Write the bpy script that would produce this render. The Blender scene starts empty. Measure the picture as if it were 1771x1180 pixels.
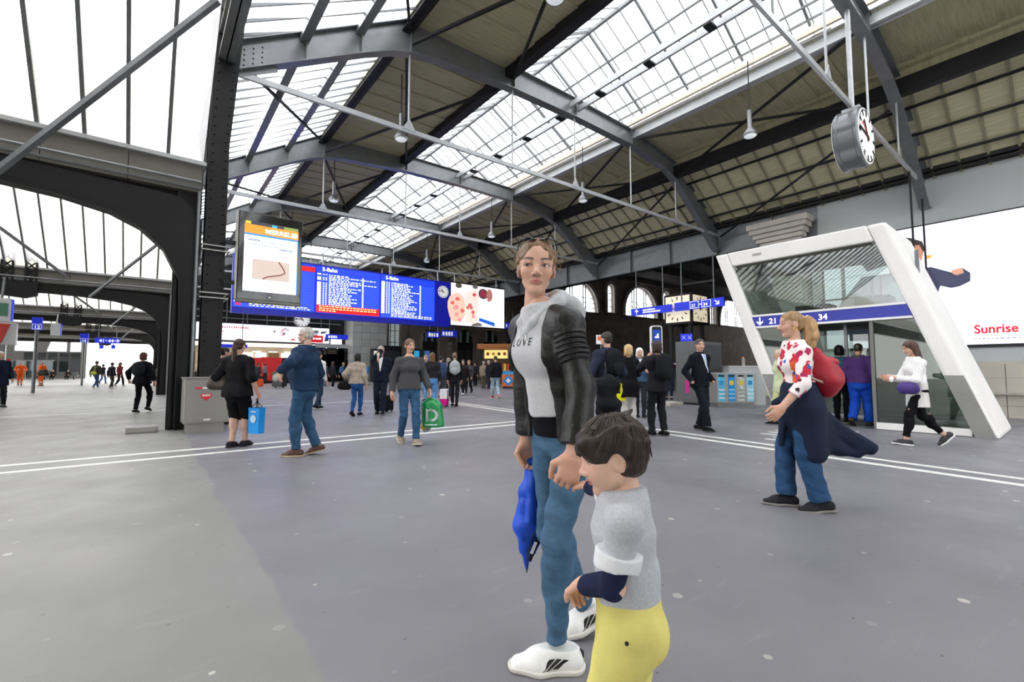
import bpy, bmesh, math, random
import numpy as np
from mathutils import Vector, Matrix

# ------------------------------------------------------------------ camera, sky, exposure
sc = bpy.context.scene
COL = sc.collection
EYE = np.array([0.0, 0.0, 1.2])
YAW, PITCH, FPX = math.radians(38.6), math.atan(50 / 785.0), 785.0
cam = bpy.data.cameras.new('camera')
cam.sensor_width = 36.0
cam.lens = 36.0 * FPX / 1771.0
cam.clip_start = 0.05
cam.clip_end = 500
cam_o = bpy.data.objects.new('camera', cam)
COL.objects.link(cam_o)
cam_o.location = EYE
cam_o.rotation_euler = (math.pi / 2 + PITCH, 0, -YAW)
sc.camera = cam_o

world = bpy.data.worlds.new('overcast_sky')
sc.world = world
world.use_nodes = True
_bg = world.node_tree.nodes['Background']
_bg.inputs['Color'].default_value = (1.0, 0.992, 0.975, 1)
_bg.inputs['Strength'].default_value = 4.0

sc.view_settings.view_transform = 'Standard'
sc.view_settings.look = 'None'
sc.view_settings.exposure = 0.15
sc.view_settings.gamma = 1.0
sc.view_settings.use_curve_mapping = False

# ------------------------------------------------------------------ survey helper: a point of the place from a sight line
_fw = np.array([math.sin(YAW) * math.cos(PITCH), math.cos(YAW) * math.cos(PITCH), math.sin(PITCH)])
_rt = np.array([math.cos(YAW), -math.sin(YAW), 0.0])
_up = np.cross(_rt, _fw)
def at(x, y, **k):
    d = _fw + _rt * (x - 885.5) / FPX - _up * (y - 590.0) / FPX
    (a, v), = k.items()
    if a == 'D':
        return EYE + d * v
    i = 'XYZ'.index(a)
    return EYE + d * (v - EYE[i]) / d[i]

# ------------------------------------------------------------------ materials
def lin(c):
    if isinstance(c, str):
        c = c.lstrip('#')
        c = [int(c[i:i + 2], 16) / 255 for i in (0, 2, 4)]
    return [(v / 12.92 if v <= .04045 else ((v + .055) / 1.055) ** 2.4) for v in c]

MATS = {}
def mat(name, col, rough=.6, metal=0.0, var=0.0, scale=4.0, bump=0.0, bscale=30.0, spec=.5, emit=0.0, stretch=None, attr=False, coat=0.0, sub=0.0):
    if name in MATS:
        return MATS[name]
    m = bpy.data.materials.new(name)
    m.use_nodes = True
    nt = m.node_tree
    b = nt.nodes['Principled BSDF']
    c = lin(col)
    b.inputs['Base Color'].default_value = (*c, 1)
    b.inputs['Roughness'].default_value = rough
    b.inputs['Metallic'].default_value = metal
    b.inputs['Specular IOR Level'].default_value = spec
    if coat:
        b.inputs['Coat Weight'].default_value = coat
    if sub:
        b.inputs['Subsurface Weight'].default_value = sub
        b.inputs['Subsurface Radius'].default_value = (.02, .008, .004)
        b.inputs['Subsurface Scale'].default_value = .5
    if emit:
        b.inputs['Emission Color'].default_value = (*c, 1)
        b.inputs['Emission Strength'].default_value = emit
    tc = nt.nodes.new('ShaderNodeTexCoord')
    src = tc.outputs['Object']
    if stretch:
        mp = nt.nodes.new('ShaderNodeMapping')
        mp.inputs['Scale'].default_value = stretch
        nt.links.new(src, mp.inputs['Vector'])
        src = mp.outputs['Vector']
    colsock = None
    if attr:
        at_ = nt.nodes.new('ShaderNodeAttribute')
        at_.attribute_name = 'Col'
        colsock = at_.outputs['Color']
        nt.links.new(colsock, b.inputs['Base Color'])
        if emit:
            nt.links.new(colsock, b.inputs['Emission Color'])
    if var:
        n = nt.nodes.new('ShaderNodeTexNoise')
        n.inputs['Scale'].default_value = scale
        n.inputs['Detail'].default_value = 5
        nt.links.new(src, n.inputs['Vector'])
        mr = nt.nodes.new('ShaderNodeMapRange')
        mr.inputs['From Min'].default_value = .3
        mr.inputs['From Max'].default_value = .7
        mr.inputs['To Min'].default_value = 1 - var
        mr.inputs['To Max'].default_value = 1 + var
        nt.links.new(n.outputs['Fac'], mr.inputs['Value'])
        mx = nt.nodes.new('ShaderNodeVectorMath')
        mx.operation = 'SCALE'
        if colsock:
            nt.links.new(colsock, mx.inputs[0])
        else:
            mx.inputs[0].default_value = c
        nt.links.new(mr.outputs['Result'], mx.inputs['Scale'])
        nt.links.new(mx.outputs['Vector'], b.inputs['Base Color'])
    if bump:
        n2 = nt.nodes.new('ShaderNodeTexNoise')
        n2.inputs['Scale'].default_value = bscale
        n2.inputs['Detail'].default_value = 4
        nt.links.new(src, n2.inputs['Vector'])
        bp = nt.nodes.new('ShaderNodeBump')
        bp.inputs['Strength'].default_value = bump
        bp.inputs['Distance'].default_value = .01
        nt.links.new(n2.outputs['Fac'], bp.inputs['Height'])
        nt.links.new(bp.outputs['Normal'], b.inputs['Normal'])
    MATS[name] = m
    return m

def glassy(name, tint, refl, rough=.02, haze=0.0, hazecol='#ffffff'):
    """a thin pane: part mirror by angle, part clear, part milky"""
    if name in MATS:
        return MATS[name]
    m = bpy.data.materials.new(name)
    m.use_nodes = True
    nt = m.node_tree
    nt.nodes.clear()
    out = nt.nodes.new('ShaderNodeOutputMaterial')
    tr = nt.nodes.new('ShaderNodeBsdfTransparent')
    tr.inputs['Color'].default_value = (*lin(tint), 1)
    sh = tr.outputs[0]
    if haze:
        tl = nt.nodes.new('ShaderNodeBsdfTranslucent')
        tl.inputs['Color'].default_value = (*lin(hazecol), 1)
        mh = nt.nodes.new('ShaderNodeMixShader')
        mh.inputs[0].default_value = haze
        nt.links.new(sh, mh.inputs[1])
        nt.links.new(tl.outputs[0], mh.inputs[2])
        sh = mh.outputs[0]
    if refl:
        g = nt.nodes.new('ShaderNodeBsdfGlossy')
        g.inputs['Roughness'].default_value = rough
        lw = nt.nodes.new('ShaderNodeLayerWeight')
        lw.inputs['Blend'].default_value = .5
        pw_ = nt.nodes.new('ShaderNodeMath'); pw_.operation = 'POWER'; pw_.inputs[1].default_value = 4
        ma = nt.nodes.new('ShaderNodeMath'); ma.operation = 'MULTIPLY_ADD'; ma.inputs[1].default_value = .8; ma.inputs[2].default_value = refl
        nt.links.new(lw.outputs['Facing'], pw_.inputs[0]); nt.links.new(pw_.outputs[0], ma.inputs[0])
        mg = nt.nodes.new('ShaderNodeMixShader')
        nt.links.new(ma.outputs[0], mg.inputs[0])
        nt.links.new(sh, mg.inputs[1])
        nt.links.new(g.outputs[0], mg.inputs[2])
        sh = mg.outputs[0]
    nt.links.new(sh, out.inputs[0])
    MATS[name] = m
    return m

# ------------------------------------------------------------------ mesh building
def basis(d, up=(0, 0, 1)):
    d = np.array(d, float)
    d = d / np.linalg.norm(d)
    u = np.array(up, float)
    if abs(d @ u) > .98:
        u = np.array([0, 1, 0.]) if abs(d[1]) < .9 else np.array([1, 0, 0.])
    s = np.cross(d, u)
    s /= np.linalg.norm(s)
    return d, s, np.cross(s, d)

class MB:
    def __init__(self):
        self.v = []
        self.f = []
        self.mi = []
        self.cur = 0
    def add(self, vs, fs):
        o = len(self.v)
        self.v += [tuple(map(float, p)) for p in vs]
        self.f += [[o + i for i in f] for f in fs]
        self.mi += [self.cur] * len(fs)
        return self
    def box(self, x0, x1, y0, y1, z0, z1):
        x0, x1 = sorted((x0, x1)); y0, y1 = sorted((y0, y1)); z0, z1 = sorted((z0, z1))
        return self.add([(x, y, z) for x in (x0, x1) for y in (y0, y1) for z in (z0, z1)],
                        [(0, 1, 3, 2), (4, 6, 7, 5), (0, 4, 5, 1), (2, 3, 7, 6), (0, 2, 6, 4), (1, 5, 7, 3)])
    def beam(self, p, q, w, h, up=(0, 0, 1)):
        p = np.array(p, float); q = np.array(q, float)
        d, s, u = basis(q - p, up)
        vs = [c + s * a * w / 2 + u * b * h / 2 for c in (p, q) for a in (-1, 1) for b in (-1, 1)]
        return self.add(vs, [(0, 1, 3, 2), (4, 6, 7, 5), (0, 4, 5, 1), (2, 3, 7, 6), (0, 2, 6, 4), (1, 5, 7, 3)])
    def tube(self, p, q, r, n=8, r2=None, cap=True):
        p = np.array(p, float); q = np.array(q, float)
        if r2 is None: r2 = r
        d, s, u = basis(q - p)
        vs = [c + (s * math.cos(2 * math.pi * i / n) + u * math.sin(2 * math.pi * i / n)) * rr for c, rr in ((p, r), (q, r2)) for i in range(n)]
        fs = [(i, (i + 1) % n, n + (i + 1) % n, n + i) for i in range(n)]
        if cap:
            fs += [tuple(range(n - 1, -1, -1)), tuple(range(n, 2 * n))]
        return self.add(vs, fs)
    def path(self, pts, r, n=8, closed=False):
        pts = [np.array(p, float) for p in pts]
        m = len(pts)
        rr = r if hasattr(r, '__len__') else [r] * m
        vs = []
        ref = None
        for i, p in enumerate(pts):
            a = pts[i - 1] if i or closed else p
            b = pts[(i + 1) % m] if i < m - 1 or closed else p
            d, s, u = basis(b - a)
            if ref is not None:
                s = ref - d * (ref @ d)
                s /= np.linalg.norm(s) + 1e-9
                u = np.cross(s, d)
            ref = s
            vs += [p + (s * math.cos(2 * math.pi * k / n) + u * math.sin(2 * math.pi * k / n)) * rr[i] for k in range(n)]
        fs = []
        for i in range(m if closed else m - 1):
            j = (i + 1) % m
            fs += [(i * n + k, i * n + (k + 1) % n, j * n + (k + 1) % n, j * n + k) for k in range(n)]
        if not closed:
            fs += [tuple(range(n - 1, -1, -1)), tuple((m - 1) * n + k for k in range(n))]
        return self.add(vs, fs)
    def prism(self, poly, off):
        """a flat polygon (3D points) pushed along a vector"""
        n = len(poly)
        off = np.array(off, float)
        vs = [np.array(p, float) for p in poly]
        vs = vs + [p + off for p in vs]
        return self.add(vs, [tuple(range(n - 1, -1, -1)), tuple(range(n, 2 * n))] + [(i, (i + 1) % n, n + (i + 1) % n, n + i) for i in range(n)])
    def strip(self, A, B, off):
        """a solid band between two polylines of equal length, with thickness vector off"""
        n = len(A)
        off = np.array(off, float)
        A = [np.array(p, float) for p in A]; B = [np.array(p, float) for p in B]
        vs = A + B + [p + off for p in A] + [p + off for p in B]
        fs = []
        for i in range(n - 1):
            fs += [(i, i + 1, n + i + 1, n + i), (2 * n + i, 3 * n + i, 3 * n + i + 1, 2 * n + i + 1),
                   (i, 2 * n + i, 2 * n + i + 1, i + 1), (n + i, n + i + 1, 3 * n + i + 1, 3 * n + i)]
        fs += [(0, n, 3 * n, 2 * n), (n - 1, 3 * n - 1, 4 * n - 1, 2 * n - 1)]
        return self.add(vs, fs)
    def lathe(self, c, axis, prof, n=24, cap=True):
        """prof: list of (distance along axis, radius)"""
        c = np.array(c, float)
        d, s, u = basis(axis)
        vs = []
        for h, r in prof:
            vs += [c + d * h + (s * math.cos(2 * math.pi * k / n) + u * math.sin(2 * math.pi * k / n)) * r for k in range(n)]
        fs = []
        for i in range(len(prof) - 1):
            fs += [(i * n + k, i * n + (k + 1) % n, (i + 1) * n + (k + 1) % n, (i + 1) * n + k) for k in range(n)]
        if cap:
            fs += [tuple(range(n - 1, -1, -1)), tuple((len(prof) - 1) * n + k for k in range(n))]
        return self.add(vs, fs)
    def ball(self, c, r, n=10, m=6):
        c = np.array(c, float)
        rr = np.array(r if hasattr(r, '__len__') else (r, r, r), float)
        vs = [c + rr * (0, 0, 1)]
        for i in range(1, m):
            t = math.pi * i / m
            vs += [c + rr * (math.sin(t) * math.cos(2 * math.pi * k / n), math.sin(t) * math.sin(2 * math.pi * k / n), math.cos(t)) for k in range(n)]
        vs += [c - rr * (0, 0, 1)]
        fs = [(0, 1 + k, 1 + (k + 1) % n) for k in range(n)]
        for i in range(m - 2):
            a = 1 + i * n; b = a + n
            fs += [(a + k, b + k, b + (k + 1) % n, a + (k + 1) % n) for k in range(n)]
        a = 1 + (m - 2) * n
        fs += [(a + k, len(vs) - 1, a + (k + 1) % n) for k in range(n)]
        return self.add(vs, fs)
    def mesh(self, name, mats, smooth=False, bevel=0):
        me = bpy.data.meshes.new(name)
        me.from_pydata(self.v, [], self.f)
        for m in (mats if isinstance(mats, (list, tuple)) else [mats]):
            me.materials.append(m)
        if any(self.mi):
            me.polygons.foreach_set('material_index', self.mi)
        bm = bmesh.new()
        bm.from_mesh(me)
        bmesh.ops.recalc_face_normals(bm, faces=bm.faces)
        if bevel:
            es = [e for e in bm.edges if len(e.link_faces) == 2 and e.calc_face_angle(0) > .6]
            bmesh.ops.bevel(bm, geom=es, offset=bevel, segments=2, affect='EDGES', profile=.6, clamp_overlap=True)
        bm.to_mesh(me)
        bm.free()
        if smooth:
            me.polygons.foreach_set('use_smooth', [True] * len(me.polygons))
            if smooth != 'all':
                me.set_sharp_from_angle(angle=math.radians(smooth if smooth is not True else 40))
        me.update()
        return me
    def build(self, name, mats, parent=None, smooth=False, bevel=0, **tags):
        return link(name, self.mesh(name, mats, smooth, bevel), parent, **tags)

def wm(o):
    m = o.matrix_basis.copy()
    if o.parent:
        m = wm(o.parent) @ o.matrix_parent_inverse @ m
    return m

def tag(o, label=None, cat=None, group=None, kind=None):
    if label: o['label'] = label
    if cat: o['category'] = cat
    if group: o['group'] = group
    if kind: o['kind'] = kind
    return o

def link(name, data, parent=None, m=None, local=False, **tags):
    """mesh vertices are in place coordinates; m moves a shared mesh"""
    o = bpy.data.objects.new(name, data)
    COL.objects.link(o)
    if m is not None:
        o.matrix_basis = m
    if parent is not None:
        o.parent = parent
        if not local:
            o.matrix_parent_inverse = wm(parent).inverted()
    return tag(o, **tags)

def thing(name, label, cat, loc=(0, 0, 0), rz=0.0, group=None, kind=None, parent=None):
    o = bpy.data.objects.new(name, None)
    COL.objects.link(o)
    o.empty_display_size = .2
    o.location = [float(v) for v in loc]
    o.rotation_euler = (0, 0, rz)
    o.matrix_basis = Matrix.Translation(Vector([float(v) for v in loc])) @ Matrix.Rotation(rz, 4, 'Z')
    if parent is not None:
        o.parent = parent
        o.matrix_parent_inverse = wm(parent).inverted()
    return tag(o, label, cat, group, kind)

def T(x=0, y=0, z=0, rz=0, s=1):
    return Matrix.Translation((float(x), float(y), float(z))) @ Matrix.Rotation(rz, 4, 'Z') @ Matrix.Scale(s, 4)

_font_cache = {}
def text_mesh(txt, size, depth=.002, align='LEFT', bold=False):
    key = (txt, round(size, 4), depth, align, bold)
    if key in _font_cache:
        return _font_cache[key]
    cu = bpy.data.curves.new('lettering', 'FONT')
    cu.body = txt
    cu.size = size
    cu.extrude = depth
    cu.resolution_u = 3
    cu.align_x = align
    if bold:
        cu.offset = size * .022
    o = bpy.data.objects.new('lettering', cu)
    COL.objects.link(o)
    dg = bpy.context.evaluated_depsgraph_get()
    me = bpy.data.meshes.new_from_object(o.evaluated_get(dg))
    me.name = 'lettering'
    bpy.data.objects.remove(o)
    bpy.data.curves.remove(cu)
    _font_cache[key] = me
    return me

def letters(txt, size, pos, right, up, m, parent, name='lettering', depth=.002, align='LEFT', bold=True, sx=1.0):
    """flat lettering lying on a sign: right and up are the sign's own directions"""
    me = text_mesh(txt, size, depth, align, bold).copy()
    me.materials.clear()
    me.materials.append(m)
    r = np.array(right, float) / np.linalg.norm(right)
    u = np.array(up, float) / np.linalg.norm(up)
    n = np.cross(r, u)
    r = r * sx
    M = Matrix(((r[0], u[0], n[0], pos[0]), (r[1], u[1], n[1], pos[1]), (r[2], u[2], n[2], pos[2]), (0, 0, 0, 1)))
    me.transform(M)
    return link(name, me, parent)

def arc(cx, cz, r, a0, a1, n):
    return [(cx + r * math.cos(math.radians(a0 + (a1 - a0) * i / n)), cz + r * math.sin(math.radians(a0 + (a1 - a0) * i / n))) for i in range(n + 1)]
# ------------------------------------------------------------------ shared materials
STEEL = mat('painted_steel', '#747678', .3, metal=.35, var=.1, scale=3, spec=.5)
STEEL_D = mat('dark_painted_steel', '#232324', .55, var=.15, scale=3, spec=.25)
STEEL_P = mat('column_steel', '#1b1b1c', .55, spec=.25, var=.12, scale=4, bump=.08, bscale=25)
STEEL_W = mat('pale_painted_steel', '#b4b6b8', .32, metal=.2, var=.08, scale=3)
DECK = mat('olive_roof_board', '#aca686', .75, var=.16, scale=1.3, bump=.5, bscale=2.0, stretch=(1, 14, 1))
BOARD = mat('olive_slope_board', '#c4be9c', .75, var=.16, scale=1.1, bump=.3, bscale=3.0, stretch=(14, 1, 14))
PANE = glassy('skylight_glass', '#f7faff', 0.0, haze=.45)
PANE_D = glassy('dusty_roof_glass', '#fbfcff', 0.0, haze=.3, hazecol='#f3f3f6')
BAR = mat('glazing_bar_metal', '#77797b', .5)
STONE = mat('pale_stone', '#b9b3a8', .8, var=.14, scale=1.2, bump=.2, bscale=8)
STONE_D = mat('sandstone_facade', '#8c8174', .85, var=.2, scale=.7, bump=.3, bscale=5)
WHITE = mat('white_paint', '#f1f1f0', .5, var=.04, scale=5)
BLACK = mat('black_plastic', '#161617', .35)
RUBBER = mat('matt_black', '#101010', .8)
STAINLESS = mat('brushed_stainless', '#96948f', .38, metal=.5, var=.03, scale=2, stretch=(.4, .4, 30))
SIGN_B = mat('sign_blue', '#1a2fd0', .45, emit=.35)
SIGN_BL = mat('sign_white_letter', '#ffffff', .5, emit=.5)
GREYW = mat('grey_wall_panel', '#b9bcbb', .6, var=.05, scale=.6)

# ------------------------------------------------------------------ floor
def floor_material():
    m = bpy.data.materials.new('station_asphalt')
    m.use_nodes = True
    nt = m.node_tree; N = nt.nodes; L = nt.links
    b = N['Principled BSDF']
    tc = N.new('ShaderNodeTexCoord')
    def noise(scale, detail=4, dist=0.0, stretch=None):
        n = N.new('ShaderNodeTexNoise'); n.inputs['Scale'].default_value = scale; n.inputs['Detail'].default_value = detail; n.inputs['Distortion'].default_value = dist
        src = tc.outputs['Object']
        if stretch:
            mp = N.new('ShaderNodeMapping'); mp.inputs['Scale'].default_value = stretch; mp.inputs['Rotation'].default_value = (0, 0, .35)
            L.new(src, mp.inputs[0]); src = mp.outputs[0]
        L.new(src, n.inputs['Vector']); return n.outputs['Fac']
    def ramp(f, a, b_, lo=0., hi=1.):
        r = N.new('ShaderNodeMapRange'); r.inputs[1].default_value = a; r.inputs[2].default_value = b_; r.inputs[3].default_value = lo; r.inputs[4].default_value = hi
        L.new(f, r.inputs[0]); return r.outputs[0]
    def mix(f, c1, c2):
        x = N.new('ShaderNodeMix'); x.data_type = 'RGBA'
        if isinstance(f, float): x.inputs[0].default_value = f
        else: L.new(f, x.inputs[0])
        for i, c in ((6, c1), (7, c2)):
            if hasattr(c, 'is_linked'): L.new(c, x.inputs[i])
            else: x.inputs[i].default_value = (*lin(c), 1)
        return x.outputs[2]
    sep = N.new('ShaderNodeSeparateXYZ'); L.new(tc.outputs['Object'], sep.inputs[0])
    # the two asphalt fields meet at a seam that runs along the hall
    wob = ramp(noise(1.1), .3, .7, -.05, .05)
    ad = N.new('ShaderNodeMath'); L.new(sep.outputs[0], ad.inputs[0]); L.new(wob, ad.inputs[1])
    field = ramp(ad.outputs[0], .56, .585)
    left = mix(ramp(noise(.9), .35, .65), '#7b7b78', '#868583')
    right = mix(ramp(noise(.6), .35, .65), '#716f75', '#7c7b80')
    base = mix(field, left, right)
    # grit
    gr = ramp(noise(300, 2), .32, .68, .82, 1.18)
    sc_ = N.new('ShaderNodeVectorMath'); sc_.operation = 'SCALE'; L.new(base, sc_.inputs[0]); L.new(gr, sc_.inputs['Scale'])
    # scuffs: pale streaks, dark worn patches
    c = mix(ramp(noise(2.2, 6, .6, (1, 5, 1)), .62, .80, 0, .22), sc_.outputs[0], '#a9a8aa')
    c = mix(ramp(noise(.45, 5), .56, .72, 0, .35), c, '#6b6a6c')
    # trodden gum
    vo = N.new('ShaderNodeTexVoronoi'); vo.voronoi_dimensions = '2D'; vo.inputs['Scale'].default_value = 1.75; vo.inputs['Randomness'].default_value = 1
    L.new(tc.outputs['Object'], vo.inputs['Vector'])
    wn = N.new('ShaderNodeSeparateColor'); L.new(vo.outputs['Color'], wn.inputs[0])
    th = N.new('ShaderNodeMath'); th.operation = 'MULTIPLY'; L.new(wn.outputs[0], th.inputs[0]); th.inputs[1].default_value = .05
    lt = N.new('ShaderNodeMath'); lt.operation = 'LESS_THAN'; L.new(vo.outputs['Distance'], lt.inputs[0]); L.new(th.outputs[0], lt.inputs[1])
    g2 = N.new('ShaderNodeMath'); g2.operation = 'MULTIPLY'; L.new(lt.outputs[0], g2.inputs[0]); L.new(ramp(wn.outputs[1], .0, 1., .0, .8), g2.inputs[1])
    c = mix(g2.outputs[0], c, '#cfcac0')
    vo2 = N.new('ShaderNodeTexVoronoi'); vo2.voronoi_dimensions = '2D'; vo2.inputs['Scale'].default_value = 1.1
    mp2 = N.new('ShaderNodeMapping'); mp2.inputs['Location'].default_value = (3.3, 7.7, 0); mp2.inputs['Scale'].default_value = (1, 2.2, 1)
    L.new(tc.outputs['Object'], mp2.inputs[0]); L.new(mp2.outputs[0], vo2.inputs['Vector'])
    lt2 = N.new('ShaderNodeMath'); lt2.operation = 'LESS_THAN'; L.new(vo2.outputs['Distance'], lt2.inputs[0]); lt2.inputs[1].default_value = .012
    l3 = N.new('ShaderNodeMath'); l3.operation = 'MULTIPLY'; l3.inputs[1].default_value = .6; L.new(lt2.outputs[0], l3.inputs[0])
    c = mix(l3.outputs[0], c, '#3c3b3b')
    L.new(c, b.inputs['Base Color'])
    L.new(ramp(noise(1.4, 5), .3, .7, .36, .54), b.inputs['Roughness'])
    b.inputs['Specular IOR Level'].default_value = .45
    bp = N.new('ShaderNodeBump'); bp.inputs['Strength'].default_value = .12; bp.inputs['Distance'].default_value = .003
    L.new(noise(420, 2), bp.inputs['Height']); L.new(bp.outputs[0], b.inputs['Normal'])
    return m
fl = MB()
fl.box(-60, 131, -16, 120, -.3, 0)
floor = fl.build('floor', floor_material(), kind='structure')
LINEP = mat('worn_white_line', '#d9d9d4', .55, var=.1, scale=9, bump=.1, bscale=90)
def floor_line(a, b, w):
    a = np.array([a[0], a[1], 0.]); b = np.array([b[0], b[1], 0.])
    d = (b - a) / np.linalg.norm(b - a)
    s = np.array([-d[1], d[0], 0]) * w / 2
    MB().prism([a - s, b - s, b + s, a + s], (0, 0, .003)).build('line_marking', LINEP, floor)
def pxline(p, q, w, ext0=0, ext1=0):
    a = at(*p, Z=0.); b = at(*q, Z=0.); d = b - a
    floor_line(a - d * ext0, b + d * ext1, w)
pxline((0, 819), (898, 734), .13, .25, .16)
pxline((0, 806.5), (898, 728.8), .13, .25, .13)
pxline((776, 697), (1771, 840), .13, .15, .3)
pxline((776, 694.5), (1771, 829), .11, .15, .3)
pxline((0, 722), (640, 694), .12, .3, .5)
pxline((0, 688), (580, 672), .14, .4, .5)
# tactile ribs in front of the glass pavilion door, and the pad on the line
for i in range(8):
    x = 8.45 + i * .33
    floor_line((x, 2.55), (x, 3.5), .10) if i < 2 else floor_line((x, 2.75), (x, 3.85), .09)

# ------------------------------------------------------------------ roof frames of the hall
AR = [3.4, 11.5, 19.6, 27.7, 35.8, 43.9]
TOP = [(1.2, 8.5), (5.45, 11.15), (9.2, 11.35), (12.2, 11.4), (15.6, 11.35), (19.0, 10.85), (23.0, 8.45)]
BOT = [(1.2, 7.85), (4.2, 9.62), (4.9, 9.98), (5.5, 10.2), (6.3, 10.36), (9.1, 10.62), (12.2, 10.72), (15.6, 10.72), (18.0, 10.42), (19.0, 10.05), (19.9, 9.4), (22.6, 7.35)]
def zat(poly, x):
    xs = [p[0] for p in poly]
    return float(np.interp(x, xs, [p[1] for p in poly]))
XS = sorted(set([p[0] for p in TOP + BOT]))
XS = [x for x in XS if x <= 22.6] + [23.0]
ARL = ['steel roof frame with tie rod that carries the round hanging clock', 'steel roof frame springing from the riveted column with the screen', 'steel roof frame between the screen column and the departure board', 'steel roof frame whose tie rod holds the departure board', 'steel roof frame just beyond the departure board', 'last steel roof frame before the end wall of the hall']
def roof_arch(y, n):
    t = thing('roof_arch', ARL[n], 'roof frame', (1.2, y, 7.8), group='steel roof frames across the hall')
    A = [(x, y - .015, zat(BOT, x)) for x in XS]; B = [(x, y - .015, zat(TOP, x)) for x in XS]
    MB().strip(A, B, (0, .03, 0)).build('web', STEEL, t)
    for nm, pl, dz in (('bottom_flange', A, -.03), ('top_flange', B, .03)):
        P = [(p[0], y - .16, p[2]) for p in pl]; Q = [(p[0], y + .16, p[2]) for p in pl]
        MB().strip(P, Q, (0, 0, dz)).build(nm, STEEL, t)
    for x in (2.7, 4.05, 5.45, 9.2, 12.2, 15.6, 19.0, 21.0):
        MB().box(x - .012, x + .012, y - .14, y + .14, zat(BOT, x), zat(TOP, x)).build('stiffener', STEEL, t)
    # end gusset with rivets at the column
    g = MB().prism([(1.3, y - .02, 7.75), (2.1, y - .02, 8.2), (2.0, y - .02, 8.9), (1.3, y - .02, 8.45)], (0, -.02, 0)).build('gusset_plate', STEEL, t)
    rv = MB()
    for i in range(5):
        for j in range(3):
            rv.lathe((1.4 + j * .18, y - .04, 7.95 + i * .12 + j * .11), (0, -1, 0), [(0, .022), (.014, .016), (.018, .0)], 6, cap=False)
    rv.build('rivets', STEEL_D, g, kind='stuff')
    # tie rod and hangers
    MB().beam((1.2, y, 7.85), (23.0, y, 8.2), .07, .13).build('tie_rod', STEEL_W, t)
    for x in (5.45, 9.2, 12.2, 15.6, 19.0):
        MB().tube((x, y, 7.85 + (x - 1.2) * .016), (x, y, zat(BOT, x)), .03, 6).build('hanger_rod', STEEL_W, t)
    for x in (5.45, 12.2, 19.0):
        MB().prism([(x - .2, y - .05, 7.86 + (x - 1.2) * .016), (x + .2, y - .05, 7.86 + (x - 1.2) * .016), (x, y - .05, 8.2 + (x - 1.2) * .016)], (0, .02, 0)).build('hanger_plate', STEEL_W, t)
for i, y in enumerate(AR):
    roof_arch(y, i)

# ------------------------------------------------------------------ roof skin
Y0, Y1 = -13.4, 47.8
ceiling = thing('ceiling', None, None, (12, 17, 11.3), kind='structure')
def long_beam(name, x, z, w, h, m, y0=Y0, y1=Y1, flange=None):
    b = MB()
    if flange:
        b.box(x - .012, x + .012, y0, y1, z, z + h)
        b.box(x - w / 2, x + w / 2, y0, y1, z, z + .03)
        b.box(x - w / 2, x + w / 2, y0, y1, z + h - .03, z + h)
    else:
        b.box(x - w / 2, x + w / 2, y0, y1, z, z + h)
    return b.build(name, m, ceiling)
long_beam('purlin', 5.35, 10.75, .3, .5, STEEL_D, flange=1)
long_beam('purlin', 9.05, 10.95, .34, .55, STEEL_D)
long_beam('purlin', 15.75, 10.98, .3, .45, STEEL_W, flange=1)
long_beam('purlin', 19.0, 10.2, .26, .55, STEEL_D)
for x in (2.65, 4.0):
    long_beam('purlin', x, zat(TOP, x) - .22, .2, .2, STEEL)
for x in (20.0, 21.0, 22.0):
    long_beam('purlin', x, zat(TOP, x) - .14, .06, .09, STEEL_D)
long_beam('eaves_beam', 1.05, 7.9, .3, .6, STEEL, flange=1)
# catwalk beams under the lantern
for x in (12.0, 12.42):
    long_beam('catwalk_beam', x, 11.05, .09, .2, STEEL_W)
cl = MB().box(12.05, 12.4, -.12, .12, 11.02, 11.08).mesh('catwalk_plate', STEEL_D)
for k in range(26):
    link('catwalk_plate', cl, ceiling, T(0, -6 + k * 2.03, 0))
# deck boards, lapped
def deck(x0, x1, zf):
    w = .9
    me = MB().prism([(0, 0, 0), (0, w + .04, .05), (0, w + .04, .13), (0, 0, .08)], (x1 - x0, 0, 0)).mesh('deck_board', DECK)
    sh = (zf(x1) - zf(x0)) / (x1 - x0)
    n = int((Y1 - Y0) / w)
    for k in range(n):
        m = Matrix.Translation((x0, Y0 + k * w, zf(x0) + .02))
        m[2][0] = sh
        link('deck_board', me, ceiling, m)
deck(5.3, 9.1, lambda x: zat(TOP, x))
deck(15.7, 19.1, lambda x: zat(TOP, x))
# boarded slope on the right: panels with battens
pw = .73
SY0 = -2.0
BATT = mat('dark_batten', '#8d886e', .75, var=.1, scale=2)
for r in range(4):
    xa, xb = 19.05 + r, 20.05 + r
    za, zb = zat(TOP, xa), zat(TOP, xb)
    me = MB().prism([(xa + .02, .03, za), (xb - .02, .03, zb), (xb - .02, .03, zb + .05), (xa + .02, .03, za + .05)], (0, pw - .06, 0)).mesh('slope_panel', BOARD)
    bt = MB().beam((xa, 0, za - .02), (xb, 0, zb - .02), .07, .1).mesh('batten', BATT)
    for k in range(68):
        link('slope_panel', me, ceiling, T(0, SY0 + k * pw))
        link('batten', bt, ceiling, T(0, SY0 + k * pw))
MB().prism([(19.0, Y0, zat(TOP, 19.0) + .08), (23.1, Y0, 8.5), (23.1, Y0, 8.55), (19.0, Y0, zat(TOP, 19.0) + .13)], (0, Y1 - Y0, 0)).build('roof_backing', DECK, ceiling)
MB().box(18.7, 19.4, Y0, Y1, 11.02, 11.16).build('light_leak_cover', DECK, ceiling)  # strips added to stop light leaking through the roof seam
MB().box(18.95, 19.4, Y0, Y1, 10.74, 11.1).build('light_leak_cover', DECK, ceiling)
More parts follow.
